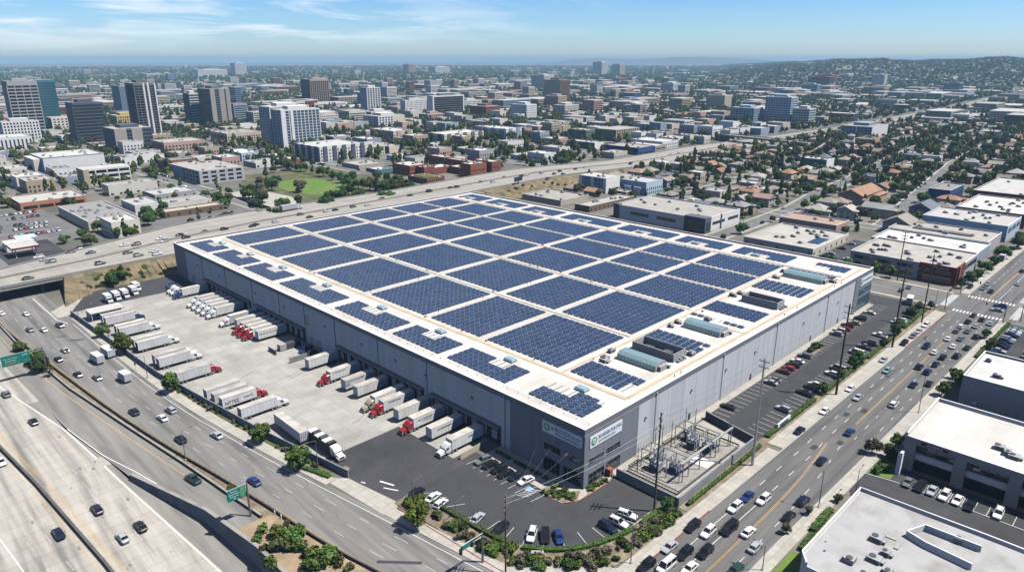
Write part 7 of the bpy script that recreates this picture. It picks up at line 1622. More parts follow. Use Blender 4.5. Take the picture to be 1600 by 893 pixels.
# --- right of the boulevard
t = block('office_building', 115.8, -100, 26, 47.6, 9.2, 'w_grey', 'r_white', 'pale grey windowless office with white roof right of the boulevard', 'office', win=None, units=7)
t = empty('office_building', (64.8, -110, 0)); T(t, 'white roofed office with dark recessed windows between thick columns', 'office'); Lx, Ly, H_ = 27, 58.2, 9.8
MB().box(1.6, .3, 0, Lx, Ly - .3, H_ - .7).build('core_wall', 'glass', t)
for k in range(6): y = Ly - 2.6 - k * 11.2; MB().box(0, y, 0, 2.2, y + 2.6, H_ - 2.2).build('column', 'w_greige', t)
m = MB(); m.box(0, 0, H_ - 2.2, Lx, Ly, H_ - .6, bottom=True); m.build('upper_wall', 'w_greige', t)
MB().box(.7, .2, 3.4, 2, Ly - .2, 4.9, bottom=True).build('spandrel', 'w_offwhite', t)
MB().box(-.1, Ly - 9.6, H_ - 1.75, 0, Ly - 3.6, H_ - .95).build('red_letter_board', 'w_maroon', t); lettering('AOPO', 1.0, 'white_text', t, (-.13, Ly - 6.6, H_ - 1.35), 'x-', 3.6)
for k in range(5):
    for q in range(4): y = Ly - 13.4 - k * 11.2 + q * 2.1 + .3; MB().box(1.52, y, 6.2, 1.6, y + 1.9, 7.5).build('blind', 'w_beige', t)
m = MB(); p = .4
m.box(0, 0, H_ - .6, Lx, p, H_); m.box(0, Ly - p, H_ - .6, Lx, Ly, H_ + .5); m.box(0, p, H_ - .6, p, Ly - p, H_ - .4); m.box(Lx - p, p, H_ - .6, Lx, Ly - p, H_ + .4); m.build('parapet', 'roof_cap', t)
MB().box(p, p, H_ - .6, Lx - p, Ly - p, H_ - .55).build('roof', 'roof_white', t)
for k, (x, y) in enumerate(((9, 40), (7.4, 38), (6.6, 36.5), (13, 34), (5, 31), (10, 29), (16, 27), (11, 25), (12, 19), (15, 15))): link('rooftop_unit', HV[k % 5], t, (x, y, H_ - .55), (k % 2) * PI / 2)
t = empty('white_arch', (61.5, -52.2, 0)); T(t, 'white rounded concrete pylon at the corner of the dark-windowed office', 'pylon'); MB().loft([[(x, -.5, 0), (x, .5, 0), (x, .5, 5.6), (x, .1, 6.2), (x, -.5, 6.2)] for x in (-.7, .7)]).build('pylon', 'white_text', t)
# white flat roof at the bottom right
t = empty('office_building', (0, 0, 0)); T(t, 'white flat roofed building with grey stained roof at the bottom right', 'office')
base_ = [(2.2, -53.2), (5, -51.2), (35.4, -51.4), (36.2, -76), (36.4, -110), (2.2, -110)]
MB().prism(base_, 0, 7.1).build('wall', 'w_white', t)
MB().prism([(x + (.3 if x < 20 else -.3), y - (.3 if y > -60 else 0)) for x, y in base_], 7.1, 7.13).build('roof', 'r_stain', t)
m = MB(); wallstrip(m, base_[:5], 8, .35, 0, 0, zero, 7.1); m.build('parapet', 'roof_cap', t)
m = MB(); wallstrip(m, [(25.2, -64), (24, -67.8), (23.2, -76)], 8.6, .3, 0, 0, zero, 7.1); wallstrip(m, [(25.2, -64), (30, -66), (30.4, -76)], 8.6, .3, 0, 0, zero, 7.1); m.build('roof_well_wall', 'roof_cap', t)
for k, (x, y) in enumerate(((19.6, -60.2), (31, -72), (13, -62), (11, -65), (16.2, -63), (9.4, -58.6), (6.5, -62.5))): link('rooftop_unit', HV[k % 5], t, (x, y, 7.13), (k % 2) * PI / 2)
m = MB(); m.cbox(20.5, -63.8, 7.13, 2.2, .8, .25); m.cbox(22.5, -62, 7.13, .8, 2, .2); m.tube((9, -54, 7.13), (9, -54, 7.5), .2); m.tube((12, -53, 7.13), (12, -53, 7.4), .15); m.build('roof_hatch', 'hvac', t)
for k in range(6): MB().box(2.1, -60 - k * 5, 1.2, 2.2, -57 - k * 5, 3.4).build('window', 'glass', t)

# ------------------------------------------------------------------ streets of the town beyond
def frange(a, b, s_):
    while a < b: yield a; a += s_
occ(-90, -200, 212, 264, 0); occ(207, -400, 235, 250, 0)
occ(42, -130, 210, -46, 0)
def in_view(x, y, m_=0.):
    dx, dy = x - CAMX, y - CAMY; a = math.atan2(dx, dy) - rad(45.206)
    return abs(a) < rad(37.5 + m_)
def dist(x, y): return math.hypot(x - CAMX, y - CAMY)
# the freeway band, the boulevard
def in_freeway(x0, y0, x1, y1): return y1 > by(NE, (x0 + x1) / 2) - (14 if x0 < 420 else 4) and y0 < by(FE, (x0 + x1) / 2) + (10 if x0 < 420 else 4)
def in_boulevard(y0, y1, x): return y1 > by(BR, x) - 5 and y0 < by(BL, x) + 5
STREETS = [([(235, 106), (313, 108), (366, 110), (431, 120), (522, 128), (646, 142), (900, 168), (1300, 200)], 11), ([(350, 190), (640, 215), (840, 262)], 9), ([(350, 46), (700, 92), (1200, 128)], 10),
           ([(345, 36), (345, 282)], 10), ([(470, 32), (440, 285)], 10), ([(548, 30), (545, 285)], 9), ([(660, 10), (640, 285)], 10), ([(760, 20), (745, 285)], 9), ([(900, 40), (880, 285)], 10), ([(1040, 70), (1020, 285)], 10), ([(1200, 100), (1180, 290)], 10),
           ([(104, 346), (104, 1100)], 12), ([(246, 455), (246, 1100)], 11), ([(392, 350), (392, 1200)], 11), ([(508, 400), (508, 1100)], 10), ([(590, 352), (590, 1000)], 10), ([(700, 352), (700, 900)], 10), ([(800, 345), (800, 900)], 10), ([(910, 335), (910, 900)], 10), ([(1060, 330), (1060, 900)], 10), ([(1240, 330), (1240, 900)], 10),
           ([(-20, 535), (900, 536)], 12), ([(95, 662), (1100, 662)], 11), ([(60, 762), (1100, 764)], 11), ([(60, 868), (1000, 868)], 11), ([(0, 1000), (900, 1000)], 11), ([(400, 452), (1250, 440)], 10), ([(330, 360), (520, 385)], 9)]
m = MB(); mk = MB(); pw = MB()
for i, (ln_, w_) in enumerate(STREETS):
    stripe(m, resample(ln_, 30), w_, .012 + .004 * (i % 9)); stripe(mk, resample(ln_, 30), .18, .06 + .001 * i, 0, (3, 6))
    for d in (1, -1): stripe(pw, offset(resample(ln_, 30), d * (w_ / 2 + 1)), 1.8, .052 - .0015 * (i % 9) * 0 + .0005 * i)
S(m.build('city_streets', 'street')); S(pw.build('city_pavement', 'sidewalk')); S(mk.build('city_street_markings', 'worn_paint'))
def on_street(x0, y0, x1, y1, mg=2.5):
    for ln_, w_ in STREETS:
        g2 = w_ / 2 + mg
        for a, b in zip(ln_, ln_[1:]):
            if max(a[0], b[0]) + g2 < x0 or min(a[0], b[0]) - g2 > x1 or max(a[1], b[1]) + g2 < y0 or min(a[1], b[1]) - g2 > y1: continue
            dx, dy = b[0] - a[0], b[1] - a[1]; l2 = dx * dx + dy * dy; cx_, cy_ = (x0 + x1) / 2, (y0 + y1) / 2
            t_ = max(0, min(1, ((cx_ - a[0]) * dx + (cy_ - a[1]) * dy) / l2)); px_, py_ = a[0] + dx * t_, a[1] + dy * t_
            if abs(px_ - cx_) < (x1 - x0) / 2 + g2 and abs(py_ - cy_) < (y1 - y0) / 2 + g2: return True
    return False
def place_ok(x0, y0, x1, y1): return in_view((x0 + x1) / 2, (y0 + y1) / 2) and not in_freeway(x0, y0, x1, y1) and not in_boulevard(y0, y1, (x0 + x1) / 2) and not on_street(x0, y0, x1, y1) and free(x0, y0, x1, y1)

# ------------------------------------------------------------------ houses
RF = dict(terracotta='terracotta', shingle='grey-brown', grey='grey', brown='brown', rose='rose', slate='slate-grey', light='pale')
WLW = dict(white='white', offwhite='off-white', cream='cream', beige='beige', tan='tan', pink='pink', bluegrey='blue-grey', yellow='yellow', grey='grey')
def hip(m, x0, y0, x1, y1, z, rise, e=.6, gable=False):
    x0 -= e; y0 -= e; x1 += e; y1 += e; w_, d_ = x1 - x0, y1 - y0
    if w_ >= d_:
        i = 0 if gable else d_ / 2; a, b = (x0 + i, (y0 + y1) / 2, z + rise), (x1 - i, (y0 + y1) / 2, z + rise)
        c = [(x0, y0, z), (x1, y0, z), (x1, y1, z), (x0, y1, z)]; m.poly([c[0], c[1], b, a]); m.poly([c[2], c[3], a, b]); m.poly([c[1], c[2], b]); m.poly([c[3], c[0], a])
    else:
        i = 0 if gable else w_ / 2; a, b = ((x0 + x1) / 2, y0 + i, z + rise), ((x0 + x1) / 2, y1 - i, z + rise)
        c = [(x0, y0, z), (x1, y0, z), (x1, y1, z), (x0, y1, z)]; m.poly([c[1], c[2], b, a]); m.poly([c[3], c[0], a, b]); m.poly([c[0], c[1], a]); m.poly([c[2], c[3], b])
    m.box(x0, y0, z - .22, x1, y1, z - .01)
def house(x, y, w_, d_, h, wall, roof, label=None, parts=True, rot=0.):
    t = empty('house', (x, y, 0), rot); st = 'two-storey' if h > 4.4 else 'one-storey'; gable = R.random() < .35
    T(t, label or f'{WLW[wall]} {st} house with {RF[roof]} {"gable" if gable else "hipped"} roof', 'house', 'houses of the residential streets', label is not None)
    m = MB(); m.box(0, 0, 0, w_, d_, h); r = MB(); rise = min(w_, d_) * R.uniform(.2, .3); hip(r, 0, 0, w_, d_, h, rise, gable=gable)
    if R.random() < .6:
        a = R.uniform(.25, .5) * w_; q = R.uniform(2.5, 4.5); hh = h if R.random() < .6 else h - 1.5; hh = max(2.6, hh); o_ = R.choice((0, w_ - a)); m.box(o_, -q, 0, o_ + a, 0, hh); hip(r, o_, -q, o_ + a, 1, hh - .02, min(a, q) * .28)
    m.build('wall', 'w_' + wall, t); ro = r.build('roof', 'r_' + roof, t)
    if R.random() < .5: MB().cbox(w_ * R.uniform(.3, .7), d_ * R.uniform(.35, .65), h, .9, .7, rise + .9).build('chimney', 'w_brick', ro)
    if parts:
        for f in 'xy':
            L_ = d_ if f == 'x' else w_
            for z in ((1,) if h < 4.4 else (1, 3.8)):
                for a in ((L_ * .18, L_ * .62) if L_ > 7 else (L_ * .35,)):
                    b = a + 1.5
                    q = MB().box(-.05, a, z, 0, b, z + 1.3, bottom=True) if f == 'x' else MB().box(a, -.05, z, b, 0, z + 1.3, bottom=True); q.build('window', 'glass', t)
        MB().box(w_ * .45, -.06, 0, w_ * .45 + 1, 0, 2.1).build('door', 'w_brown', t)
    return t
# a few particular houses
house(409.4, 79.6, 40, 17, 6.4, 'pink', 'terracotta', 'large terracotta-roofed hall with stepped hipped roofs', True); occ(405, 74, 455, 100)
house(336, 27, 17, 15, 6.2, 'grey', 'shingle', 'large grey hip-roofed two storey house behind the corner shop', True); occ(334, 22, 355, 44)
house(395, 32, 20, 13, 6, 'bluegrey', 'slate', 'slate-roofed house between the pale blue store and the terracotta-roofed hall', True); occ(393, 28, 417, 47)
house(375, 50, 12, 18, 6, 'cream', 'grey', 'narrow cream house with grey roof near the pale blue store', True); occ(373, 45, 389, 70)

LOTS = []
def add_lots(kind, x0, x1, y0, y1, sx_, sy_, fill=.9):
    for x in frange(x0, x1, sx_):
        for y in frange(y0, y1, sy_): LOTS.append((x + R.uniform(-1, 1), y + R.uniform(-1, 1), kind))
add_lots('res', 302, 1250, 28, 292, 17.5, 19)
add_lots('res', 560, 1250, -20, 28, 18, 20)
add_lots('com', -60, 420, 352, 1150, 31, 29)
add_lots('apt', 400, 900, 352, 1100, 27, 26)
add_lots('mix', 620, 1250, 352, 900, 21, 21)
add_lots('com', 900, 1250, 352, 1000, 40, 36)
LOTS.sort(key=lambda l: dist(l[0], l[1]))
nh = nc = na = 0
STUFFB = []            # (x, y, w, d, h, wall, roof)
TREES = []
WCH = ('white', 'white', 'offwhite', 'offwhite', 'cream', 'beige', 'grey', 'tan', 'bluegrey', 'pink')
sheet('shop_car_park', [(236, 28.5), (303, 28.5), (303, 46), (236, 46)], .03, 'asphalt')
for k, (x, c, kd) in enumerate(((252, 'black', u), (256, 'white', s), (261, 'silver', s), (270, 'grey', u), (276, 'black', s), (284, 'white', u), (290, 'silver', s))): car(x, 43 - (k % 2) * 10.5, PI / 2, kd, c, f'{CN(c, kd)} behind the red cornered building, {ordn(k + 1)} from the cross street', 'cars behind the corner shop', .03, True)
occ(236, 28, 303, 46, 0)
for x, y, kind in LOTS:
    d = dist(x, y)
    if d > 1250 or not in_view(x, y): continue
    if kind == 'mix': kind = R.choice(('res', 'apt', 'apt'))
    if kind == 'res':
        w_, dd = R.uniform(9.5, 13.5), R.uniform(9.5, 14); h = R.choice((3.2, 3.3, 5.8, 6.2))
        flat = R.random() < .22
        if flat: w_, dd, h = R.uniform(10, 15), R.uniform(12, 16), R.choice((3.4, 6.2, 6.6))
        if not place_ok(x, y - 2, x + w_, y + dd): TREES.append((x + 6, y + 6, 'r')); continue
        occ(x, y, x + w_, y + dd, .8)
        wl_ = R.choice(('white', 'offwhite', 'cream', 'beige', 'tan', 'grey', 'bluegrey', 'pink'))
        if flat:
            if na < 285:
                na += 1; block('apartment_building', x, y, w_, dd, h, 'w_' + wl_, R.choice(('r_white', 'r_light', 'r_light', 'r_grey')), f'{WLW[wl_]} flat roofed {"two" if h > 4 else "one"} storey block', 'apartments', 3, dict(ww=1.3, gap=1.8) if d < 700 else None, 1 if d < 600 else 0, 'flat roofed blocks', .5, False)
            else: STUFFB.append((x, y, w_, dd, h, wl_, 'white'))
        elif nh < 285: nh += 1; house(x, y, w_, dd, h, wl_, R.choice(('shingle', 'shingle', 'grey', 'brown', 'terracotta', 'rose', 'slate', 'light')), None, d < 620)
        else: STUFFB.append((x, y, w_, dd, h, wl_, R.choice(('shingle', 'grey', 'terracotta', 'light'))))
        TREES.append((x + w_ + 2.6, y + R.uniform(0, dd), 'r'))
        if R.random() < .85: TREES.append((x + R.uniform(0, w_), y - 3.4, 'r'))
        if R.random() < .5: TREES.append((x + R.uniform(0, w_), y + dd + 2.6, 'r'))
    else:
        apt = kind == 'apt' or R.random() < .25
        w_, dd = (R.uniform(14, 27), R.uniform(13, 26)) if apt else (R.uniform(16, 32), R.uniform(14, 28)); h = R.choice((6.5, 9.6, 9.8, 12.6, 13, 15.8)) if apt else R.choice((4.2, 4.6, 5, 6, 7.4))
        if R.random() < .1 or not place_ok(x, y, x + w_, y + dd):
            TREES.append((x + 8, y + 8, 'c'))
            if R.random() < .6: TREES.append((x + 18, y + 12, 'c'))
            continue
        occ(x, y, x + w_, y + dd, .5); wl_ = R.choice(WCH if apt else WCH + ('white', 'brick', 'tan', 'white'))
        if wl_ not in WLW: WLW[wl_] = {'brick': 'red brick'}.get(wl_, wl_)
        rf = R.choice(('r_white', 'r_white', 'r_light', 'r_light', 'r_grey'))
        if (nc if not apt else na) < 285:
            if apt: na += 1
            else: nc += 1
            fl = {6.5: 'two', 9.6: 'three', 9.8: 'three', 12.6: 'four', 13: 'four', 15.8: 'five'}.get(h, 'one')
            block('apartment_building' if apt else 'commercial_building', x, y, w_, dd, h, 'w_' + wl_, rf, f'{WLW[wl_]} {fl} storey flat roofed apartment block' if apt else f'low {WLW[wl_]} flat roofed commercial building', 'apartments' if apt else 'commercial building', 3.1, dict(ww=1.4, gap=1.5) if apt and d < 1000 else (dict(ww=2.2, gap=4, fh=6) if d < 750 else None), (4 if d < 700 else 2) if d < 1000 else 0, 'apartment blocks of the city' if apt else 'commercial buildings of the city', .6, False)
        else: STUFFB.append((x, y, w_, dd, h, wl_ if 'w_' + wl_ in MATS else 'white', R.choice(('white', 'light', 'grey'))))
        for _ in range(R.choice((2, 3, 3, 4))): TREES.append((x + R.uniform(-3, w_ + 3), y - R.uniform(2.4, 5) if R.random() < .6 else y + dd + R.uniform(2, 5), 'c'))
# street trees
for ln_, w_ in STREETS:
    for p in resample(ln_, 11):
        if dist(*p) < 1300:
            for sd_ in (-1, 1):
                if R.random() < .42: q = offset([p, (p[0] + ln_[-1][0] - ln_[0][0], p[1] + ln_[-1][1] - ln_[0][1])], sd_ * (w_ / 2 + 2))[0]; TREES.append((q[0], q[1], 's'))
# park trees
PK = [((470,318), 1.2), ((500,330), .9), ((430,320), 1.1), ((415,330), 1.0), ((455,330), .8), ((400,300), 1.2), ((405,285), 1.3), ((425,262), 1.2), ((440,258), 1.2), ((470,262), 1.2), ((490,265), 1.1), ((520,272), 1.2), ((535,278), 1.2), ((555,285), 1.1)]
park_pts = [(123.5,357.9), (154.5,411.4), (91.8,328.9), (84.2,336.5), (129.3,333.6), (150.0,357.5), (154.9,352.5), (172.1,370.8), (168.6,352.5), (195.9,377.6), (186.9,355.9), (200.5,365.1), (211.5,370.1), (204.3,353.5), (218.7,362.8), (228.7,414.2), (230.6,402.9), (233.3,391.1), (164.4,336.3), (172.2,328.4), (176.8,323.8), (215.4,350.1), (206.9,541.3), (204.1,521.2), (207.7,506.5), (207.4,485.4), (206.7,465.5), (201.6,441.5), (199.9,424.7), (186.0,517.4), (164.5,488.4), (145.1,462.2), (129.9,428.4), (118.4,403.1), (115.7,413.0), (96.5,366.7), (141.2,432.7), (161.6,463.3), (192.7,389.0), (214.0,429.0), (193.8,404.6)]
for i, p in enumerate(park_pts):
    c_ = R.choice(('deep', 'mid', 'deep', 'olive')) if i not in (1, 31, 32, 33) else 'grey'
    tree(*p, R.choice(('broad', 'broad', 'round', 'tall' if i % 5 == 0 else 'broad')), c_, R.uniform(1.0, 1.6), None, 'park trees', full=False)
for (p, kd, l, sc, lab) in (((28.3,374.7), 'broad', 'deep', 1.15, 'big dark round tree right of the tan warehouse'), ((34.7,386.4), 'broad', 'mid', 1.1, 'bright broad tree below the big dark tree by the tan warehouse'), ((36.7,403.6), 'broad', 'deep', 1.0, 'dark broad tree behind the tan warehouse'), ((7.9,352.7), 'tall', 'deep', .95, 'tall dark conifer-like tree before the tan warehouse'), ((3.4,352.8), 'round', 'mid', 1.05, 'green tree left of the tall one before the tan warehouse'), ((12.7,347.9), 'tall', 'mid', .7, 'slim tree right of the tall one before the tan warehouse'), ((-12.6,343.9), 'broad', 'mid', .95, 'leafy tree at the freeway edge below the tan warehouse'),
                     ((55.2,363.1), 'tall', 'olive', .8, 'olive tree before the brown brick hall'), ((57.6,350.2), 'tall', 'olive', .85, 'brownish slim tree before the brown brick hall'), ((63.5,349.5), 'broad', 'grey', .9, 'grey brown tree at the end of the brown brick hall'), ((70.3,350.6), 'broad', 'olive', 1, 'olive tree beside the street by the park'), ((47.0,355.8), 'round', 'olive', .8, 'olive bushy tree at the brown brick hall'), ((85.7,392.9), 'broad', 'mid', 1.1, 'green tree behind the brown brick hall, toward the park'), ((90.3,438.5), 'broad', 'mid', .9, 'green tree on the street corner by the grey office'), ((88.7,412.4), 'broad', 'deep', 1.2, 'dark tree group edge by the park street')):
    tree(*p, kd, l, sc, lab, 'trees by the freeway frontage')
ntree_ind = sum(1 for o_, _, _ in THINGS if o_.name.startswith('tree'))
TREES = [t_ for t_ in TREES if in_view(t_[0], t_[1], 1) and free(t_[0] - .5, t_[1] - .5, t_[0] + .5, t_[1] + .5) and not in_freeway(t_[0] - 2, t_[1] - 2, t_[0] + 2, t_[1] + 2) and not on_street(t_[0] - .4, t_[1] - .4, t_[0] + .4, t_[1] + .4, .6)]
TREES.sort(key=lambda t_: dist(t_[0], t_[1])); REST = []
for x, y, k_ in TREES:
    if ntree_ind < 292: ntree_ind += 1; tree(x, y, R.choice(('round', 'broad', 'round', 'broad', 'broad', 'round', 'tall', 'cone')), R.choice(('deep', 'mid', 'deep', 'mid', 'olive', 'yellow')), R.uniform(.6, 1.25), None, 'garden and street trees', full=False)
    else: REST.append((x, y))
print('houses', nh, 'com', nc, 'apt', na, 'rest buildings', len(STUFFB), 'trees', ntree_ind, 'rest trees', len(REST))

# ------------------------------------------------------------------ the far city as masses
rs = np.random.RandomState(5)
def far_points(n, r0, r1, pw_=1.0):
    a = rs.uniform(-rad(38.5), rad(38.5), n) + rad(45.206); r = r0 + (r1 - r0) * rs.uniform(0, 1, n) ** pw_
    return CAMX + r * np.sin(a), CAMY + r * np.cos(a)
def hillz(x, y):
    """Height of the hills that rise to the east."""
    dx, dy = x - CAMX, y - CAMY; d = np.hypot(dx, dy); b = np.degrees(np.arctan2(dx, dy)) - 45.206
    side = np.clip((b - 15.5) / 9, 0, 1); rise = np.clip((d - 2500) / 1900, 0, 1); rise = rise * rise * (3 - 2 * rise)
    top = 78 + 6 * np.sin(b * .8 + .4) * np.clip((b - 20) / 6, 0, 1) + 3.5 * np.sin(b * 1.9 + 1.0) + 1.5 * np.sin(b * 4.3) + 14 * np.clip((b - 31) / 5, 0, 1)
    gul = 8 * np.sin(x * .006 + y * .004) * np.sin(y * .005 - x * .003)
    return np.maximum(0, side ** .7 * rise * (top + gul * (rise < .95)))
# hills: one terrain mesh, polar grid
nb, nr = 150, 60; bb = np.radians(np.linspace(14, 40, nb) + 45.206); rr_ = np.linspace(2450, 7500, nr) ; V = []
for r_ in rr_:
    for b_ in bb: x, y = CAMX + r_ * math.sin(b_), CAMY + r_ * math.cos(b_); V.append((x, y, float(hillz(np.array(x), np.array(y))) - .5))
F = [(i * nb + j, i * nb + j + 1, (i + 1) * nb + j + 1, (i + 1) * nb + j) for i in range(nr - 1) for j in range(nb - 1)]
mat('hill', (.2, .18, .125), .95, .35, .006, detail=8, dark=(.07, .08, .045), dscale=.012, damt=.7)
S(link('hills', np_mesh('hills', V, F, ['hill'], None)))
# faint mountains
mat('mountain', (.12, .12, .11), .95, .2, .001)
V = []; n = 90
for row, (dd_, hh) in enumerate(((12500, 0), (13400, 1), (14300, .0))):
    for k in range(n):
        b = 2 + 20 * k / (n - 1); h = hh * (60 + 62 * math.exp(-((b - 14) / 3.6) ** 2) + 34 * math.exp(-((b - 6.5) / 2.6) ** 2) + 4 * math.sin(b * 3.1)) * min(1, (b - 2) / 3, (22 - b) / 3); a = rad(b + 45.206); V.append((CAMX + dd_ * math.sin(a), CAMY + dd_ * math.cos(a), h - .5))
F = [(i * n + j, i * n + j + 1, (i + 1) * n + j + 1, (i + 1) * n + j) for i in range(2) for j in range(n - 1)]
S(link('mountains', np_mesh('mountains', V, F, ['mountain'])))
# buildings
WM = ['white', 'offwhite', 'cream', 'grey', 'tan', 'bluegrey', 'beige', 'pink', 'brick', 'slate']; RM = ['white', 'light', 'grey', 'shingle', 'terracotta', 'dark']
ROWS = []
for (x, y, w_, d_, h, wl_, rf) in STUFFB: ROWS.append((x, y, w_, d_, h, 0., WM.index(wl_) if wl_ in WM else 0, RM.index(rf) if rf in RM else 2))
x1, y1 = far_points(11500, 1150, 3200, .72); x2, y2 = far_points(7000, 2800, 9000, .8)
xs_, ys_ = np.concatenate([x1, x2]), np.concatenate([y1, y2])
keep = []
for i in range(len(xs_)):
    x, y = xs_[i], ys_[i]; r_ = dist(x, y); b = math.degrees(math.atan2(x - CAMX, y - CAMY)) - 45.206
    cl_ = math.sin(x * .0047 + 1) * math.sin(y * .0041 + x * .0013)          # districts: denser commercial, leafier residential
    big = rs.rand() < ((.14 if cl_ > .1 else .035) if r_ < 2200 else (.09 if cl_ > .1 else .03))
    if r_ > 2600 and rs.rand() < (.55 if b > 16 else .25): continue
    if in_freeway(x - 10, y - 10, x + 30, y + 30): continue
    if big: w_, d_, h = rs.uniform(30, 85), rs.uniform(25, 60), rs.choice([6, 8, 10, 13, 18])
    else: w_, d_, h = rs.uniform(10, 17), rs.uniform(10, 20), rs.choice([3.5, 4, 6, 6.5])
    if rs.rand() < .012 and b < 14: h = rs.uniform(18, 34); w_ = d_ = rs.uniform(18, 32)
    if r_ < 1500 and not free(x, y, x + w_, y + d_): continue
    if r_ > 4000: w_ *= 1.35; d_ *= 1.35
    wm = rs.choice(10, p=[.24, .17, .1, .12, .1, .08, .07, .05, .04, .03]); rm = rs.choice(6, p=[.44, .26, .12, .02, .06, .1] if big else [.2, .16, .16, .26, .17, .05])
    ROWS.append((x, y, w_, d_, h, float(hillz(np.array(x), np.array(y))), wm, rm))
aa = rs.uniform(rad(15.5), rad(38.5), 2600) + rad(45.206); ra = rs.uniform(2500, 4700, 2600)
for a_, r_ in zip(aa, ra):
    x, y = CAMX + r_ * math.sin(a_), CAMY + r_ * math.cos(a_)
    if math.sin(x * .011) + math.sin(y * .013 + 1) < -.5: continue
    ROWS.append((x, y, rs.uniform(11, 26), rs.uniform(11, 20), rs.choice([4, 6, 8]), float(hillz(np.array(x), np.array(y))), rs.choice([0, 0, 1, 2, 6, 4]), rs.choice([0, 1, 1, 3, 4, 2])))
A = np.array(ROWS); n = len(A); X0, Y0, W_, D_, H_, Z0, WMI, RMI = A.T
cor = np.array([(0, 0), (1, 0), (1, 1), (0, 1)]); V = np.zeros((n, 8, 3))
for k in range(4):
    for q in (0, 1): V[:, k + 4 * q, 0] = X0 + cor[k, 0] * W_; V[:, k + 4 * q, 1] = Y0 + cor[k, 1] * D_; V[:, k + 4 * q, 2] = Z0 - 1 + q * (H_ + 1)
FB = np.array([(0, 1, 5, 4), (1, 2, 6, 5), (2, 3, 7, 6), (3, 0, 4, 7), (4, 5, 6, 7)]); F = (np.arange(n)[:, None, None] * 8 + FB[None]).reshape(-1, 4)
idx = np.stack([WMI] * 4 + [RMI + 10], 1).reshape(-1).astype(int)
# dark window strips on the taller ones
VV, FF, II = [V.reshape(-1, 3)], [F], [idx]; base_i = n * 8
tall = np.where(H_ > 5.5)[0]; SV = []
for i in tall:
    nf = int(H_[i] / 3.3)
    for f in range(nf):
        z = Z0[i] + 1.1 + f * 3.3; z2_ = z + 1.5
        SV.append([(X0[i] - .1, Y0[i] + 1, z), (X0[i] - .1, Y0[i] + D_[i] - 1, z), (X0[i] - .1, Y0[i] + D_[i] - 1, z2_), (X0[i] - .1, Y0[i] + 1, z2_)]); SV.append([(X0[i] + 1, Y0[i] - .1, z), (X0[i] + W_[i] - 1, Y0[i] - .1, z), (X0[i] + W_[i] - 1, Y0[i] - .1, z2_), (X0[i] + 1, Y0[i] - .1, z2_)])
SV = np.array(SV).reshape(-1, 3); FS = np.arange(len(SV)).reshape(-1, 4) + base_i
o = link('distant_city', np_mesh('distant_city', np.vstack([V.reshape(-1, 3), SV]), np.vstack([F, FS]), ['w_' + c for c in WM] + ['r_' + c for c in RM] + ['glass'], np.concatenate([idx, np.full(len(FS), 16)])))
o['kind'] = 'stuff'; o['label'] = 'mass of low pale roofs of the distant city spreading to the horizon'; o['category'] = 'distant city'
# trees: templates of leaf clumps, copied by the thousand into one mesh
def canopy(name, px_, py_, n_leaf, size, rad_, hgt, label, seed, zoff=None):
    r0 = np.random.RandomState(seed); NT = len(px_); parts_v, parts_i = [], []
    tm = []
    for k in range(10):
        lob = np.array([(r0.uniform(-.5, .5), r0.uniform(-.5, .5), r0.uniform(.35, .78), r0.uniform(.26, .46)) for _ in range(6)])
        pk_ = r0.randint(0, 6, n_leaf); dr = r0.normal(0, 1, (n_leaf, 3)); dr[:, 2] = np.abs(dr[:, 2]) * .9 - .2; dr /= np.linalg.norm(dr, axis=1)[:, None]
        C = lob[pk_, :3] * (1, 1, 1) + dr * (lob[pk_, 3] * r0.uniform(.75, 1.1, n_leaf))[:, None]; v__, f__ = leaf_quads(r0, C * (1, 1, 1), dr, size); tm.append(v__)
    sel = r0.randint(0, 10, NT); s_ = rad_ * r0.uniform(.6, 1.35, NT); hz_ = hgt * r0.uniform(.65, 1.4, NT); mi = r0.choice(5, NT, p=[.24, .4, .16, .14, .06]); zz_ = zoff if zoff is not None else np.zeros(NT)
    for k in range(10):
        w_ = np.where(sel == k)[0]
        if not len(w_): continue
        q = tm[k][None] * np.stack([s_[w_], s_[w_], hz_[w_]], 1)[:, None] + np.stack([px_[w_], py_[w_], zz_[w_]], 1)[:, None]; parts_v.append(q.reshape(-1, 3)); parts_i.append(np.repeat(mi[w_], n_leaf))
    V = np.vstack(parts_v); o = link(name, np_mesh(name, V, np.arange(len(V)).reshape(-1, 4), ['leaf_' + l for l in LEAFS], np.concatenate(parts_i))); o['kind'] = 'stuff'; o['label'] = label; o['category'] = 'trees'; return o
RX, RY = np.array([p[0] for p in REST]), np.array([p[1] for p in REST])
canopy('tree_canopy', RX, RY, 130, .17, 4.8, 7.8, 'many small dark street and garden trees between the farther houses', 1)
fx, fy = far_points(21000, 1100, 2800, .72)
bld = {}
for (x, y, w_, d_, *_r) in ROWS:
    for gx in range(int(x // 20), int((x + w_) // 20) + 1):
        for gy in range(int(y // 20), int((y + d_) // 20) + 1): bld.setdefault((gx, gy), []).append((x, y, x + w_, y + d_))
def clear(x, y):
    for a, b, c, d in bld.get((int(x // 20), int(y // 20)), ()):
        if a < x < c and b < y < d: return False
    return True
kp = np.array([clear(x, y) and not in_freeway(x - 3, y - 3, x + 3, y + 3) and (dist(x, y) > 1400 or free(x - 1, y - 1, x + 1, y + 1)) and not in_boulevard(y - 2, y + 2, x) for x, y in zip(fx, fy)])
fx, fy = fx[kp], fy[kp]; canopy('far_tree_canopy', fx, fy, 44, .26, 4.8, 9, 'dark tree cover among the roofs of the middle distance', 2, hillz(fx, fy))
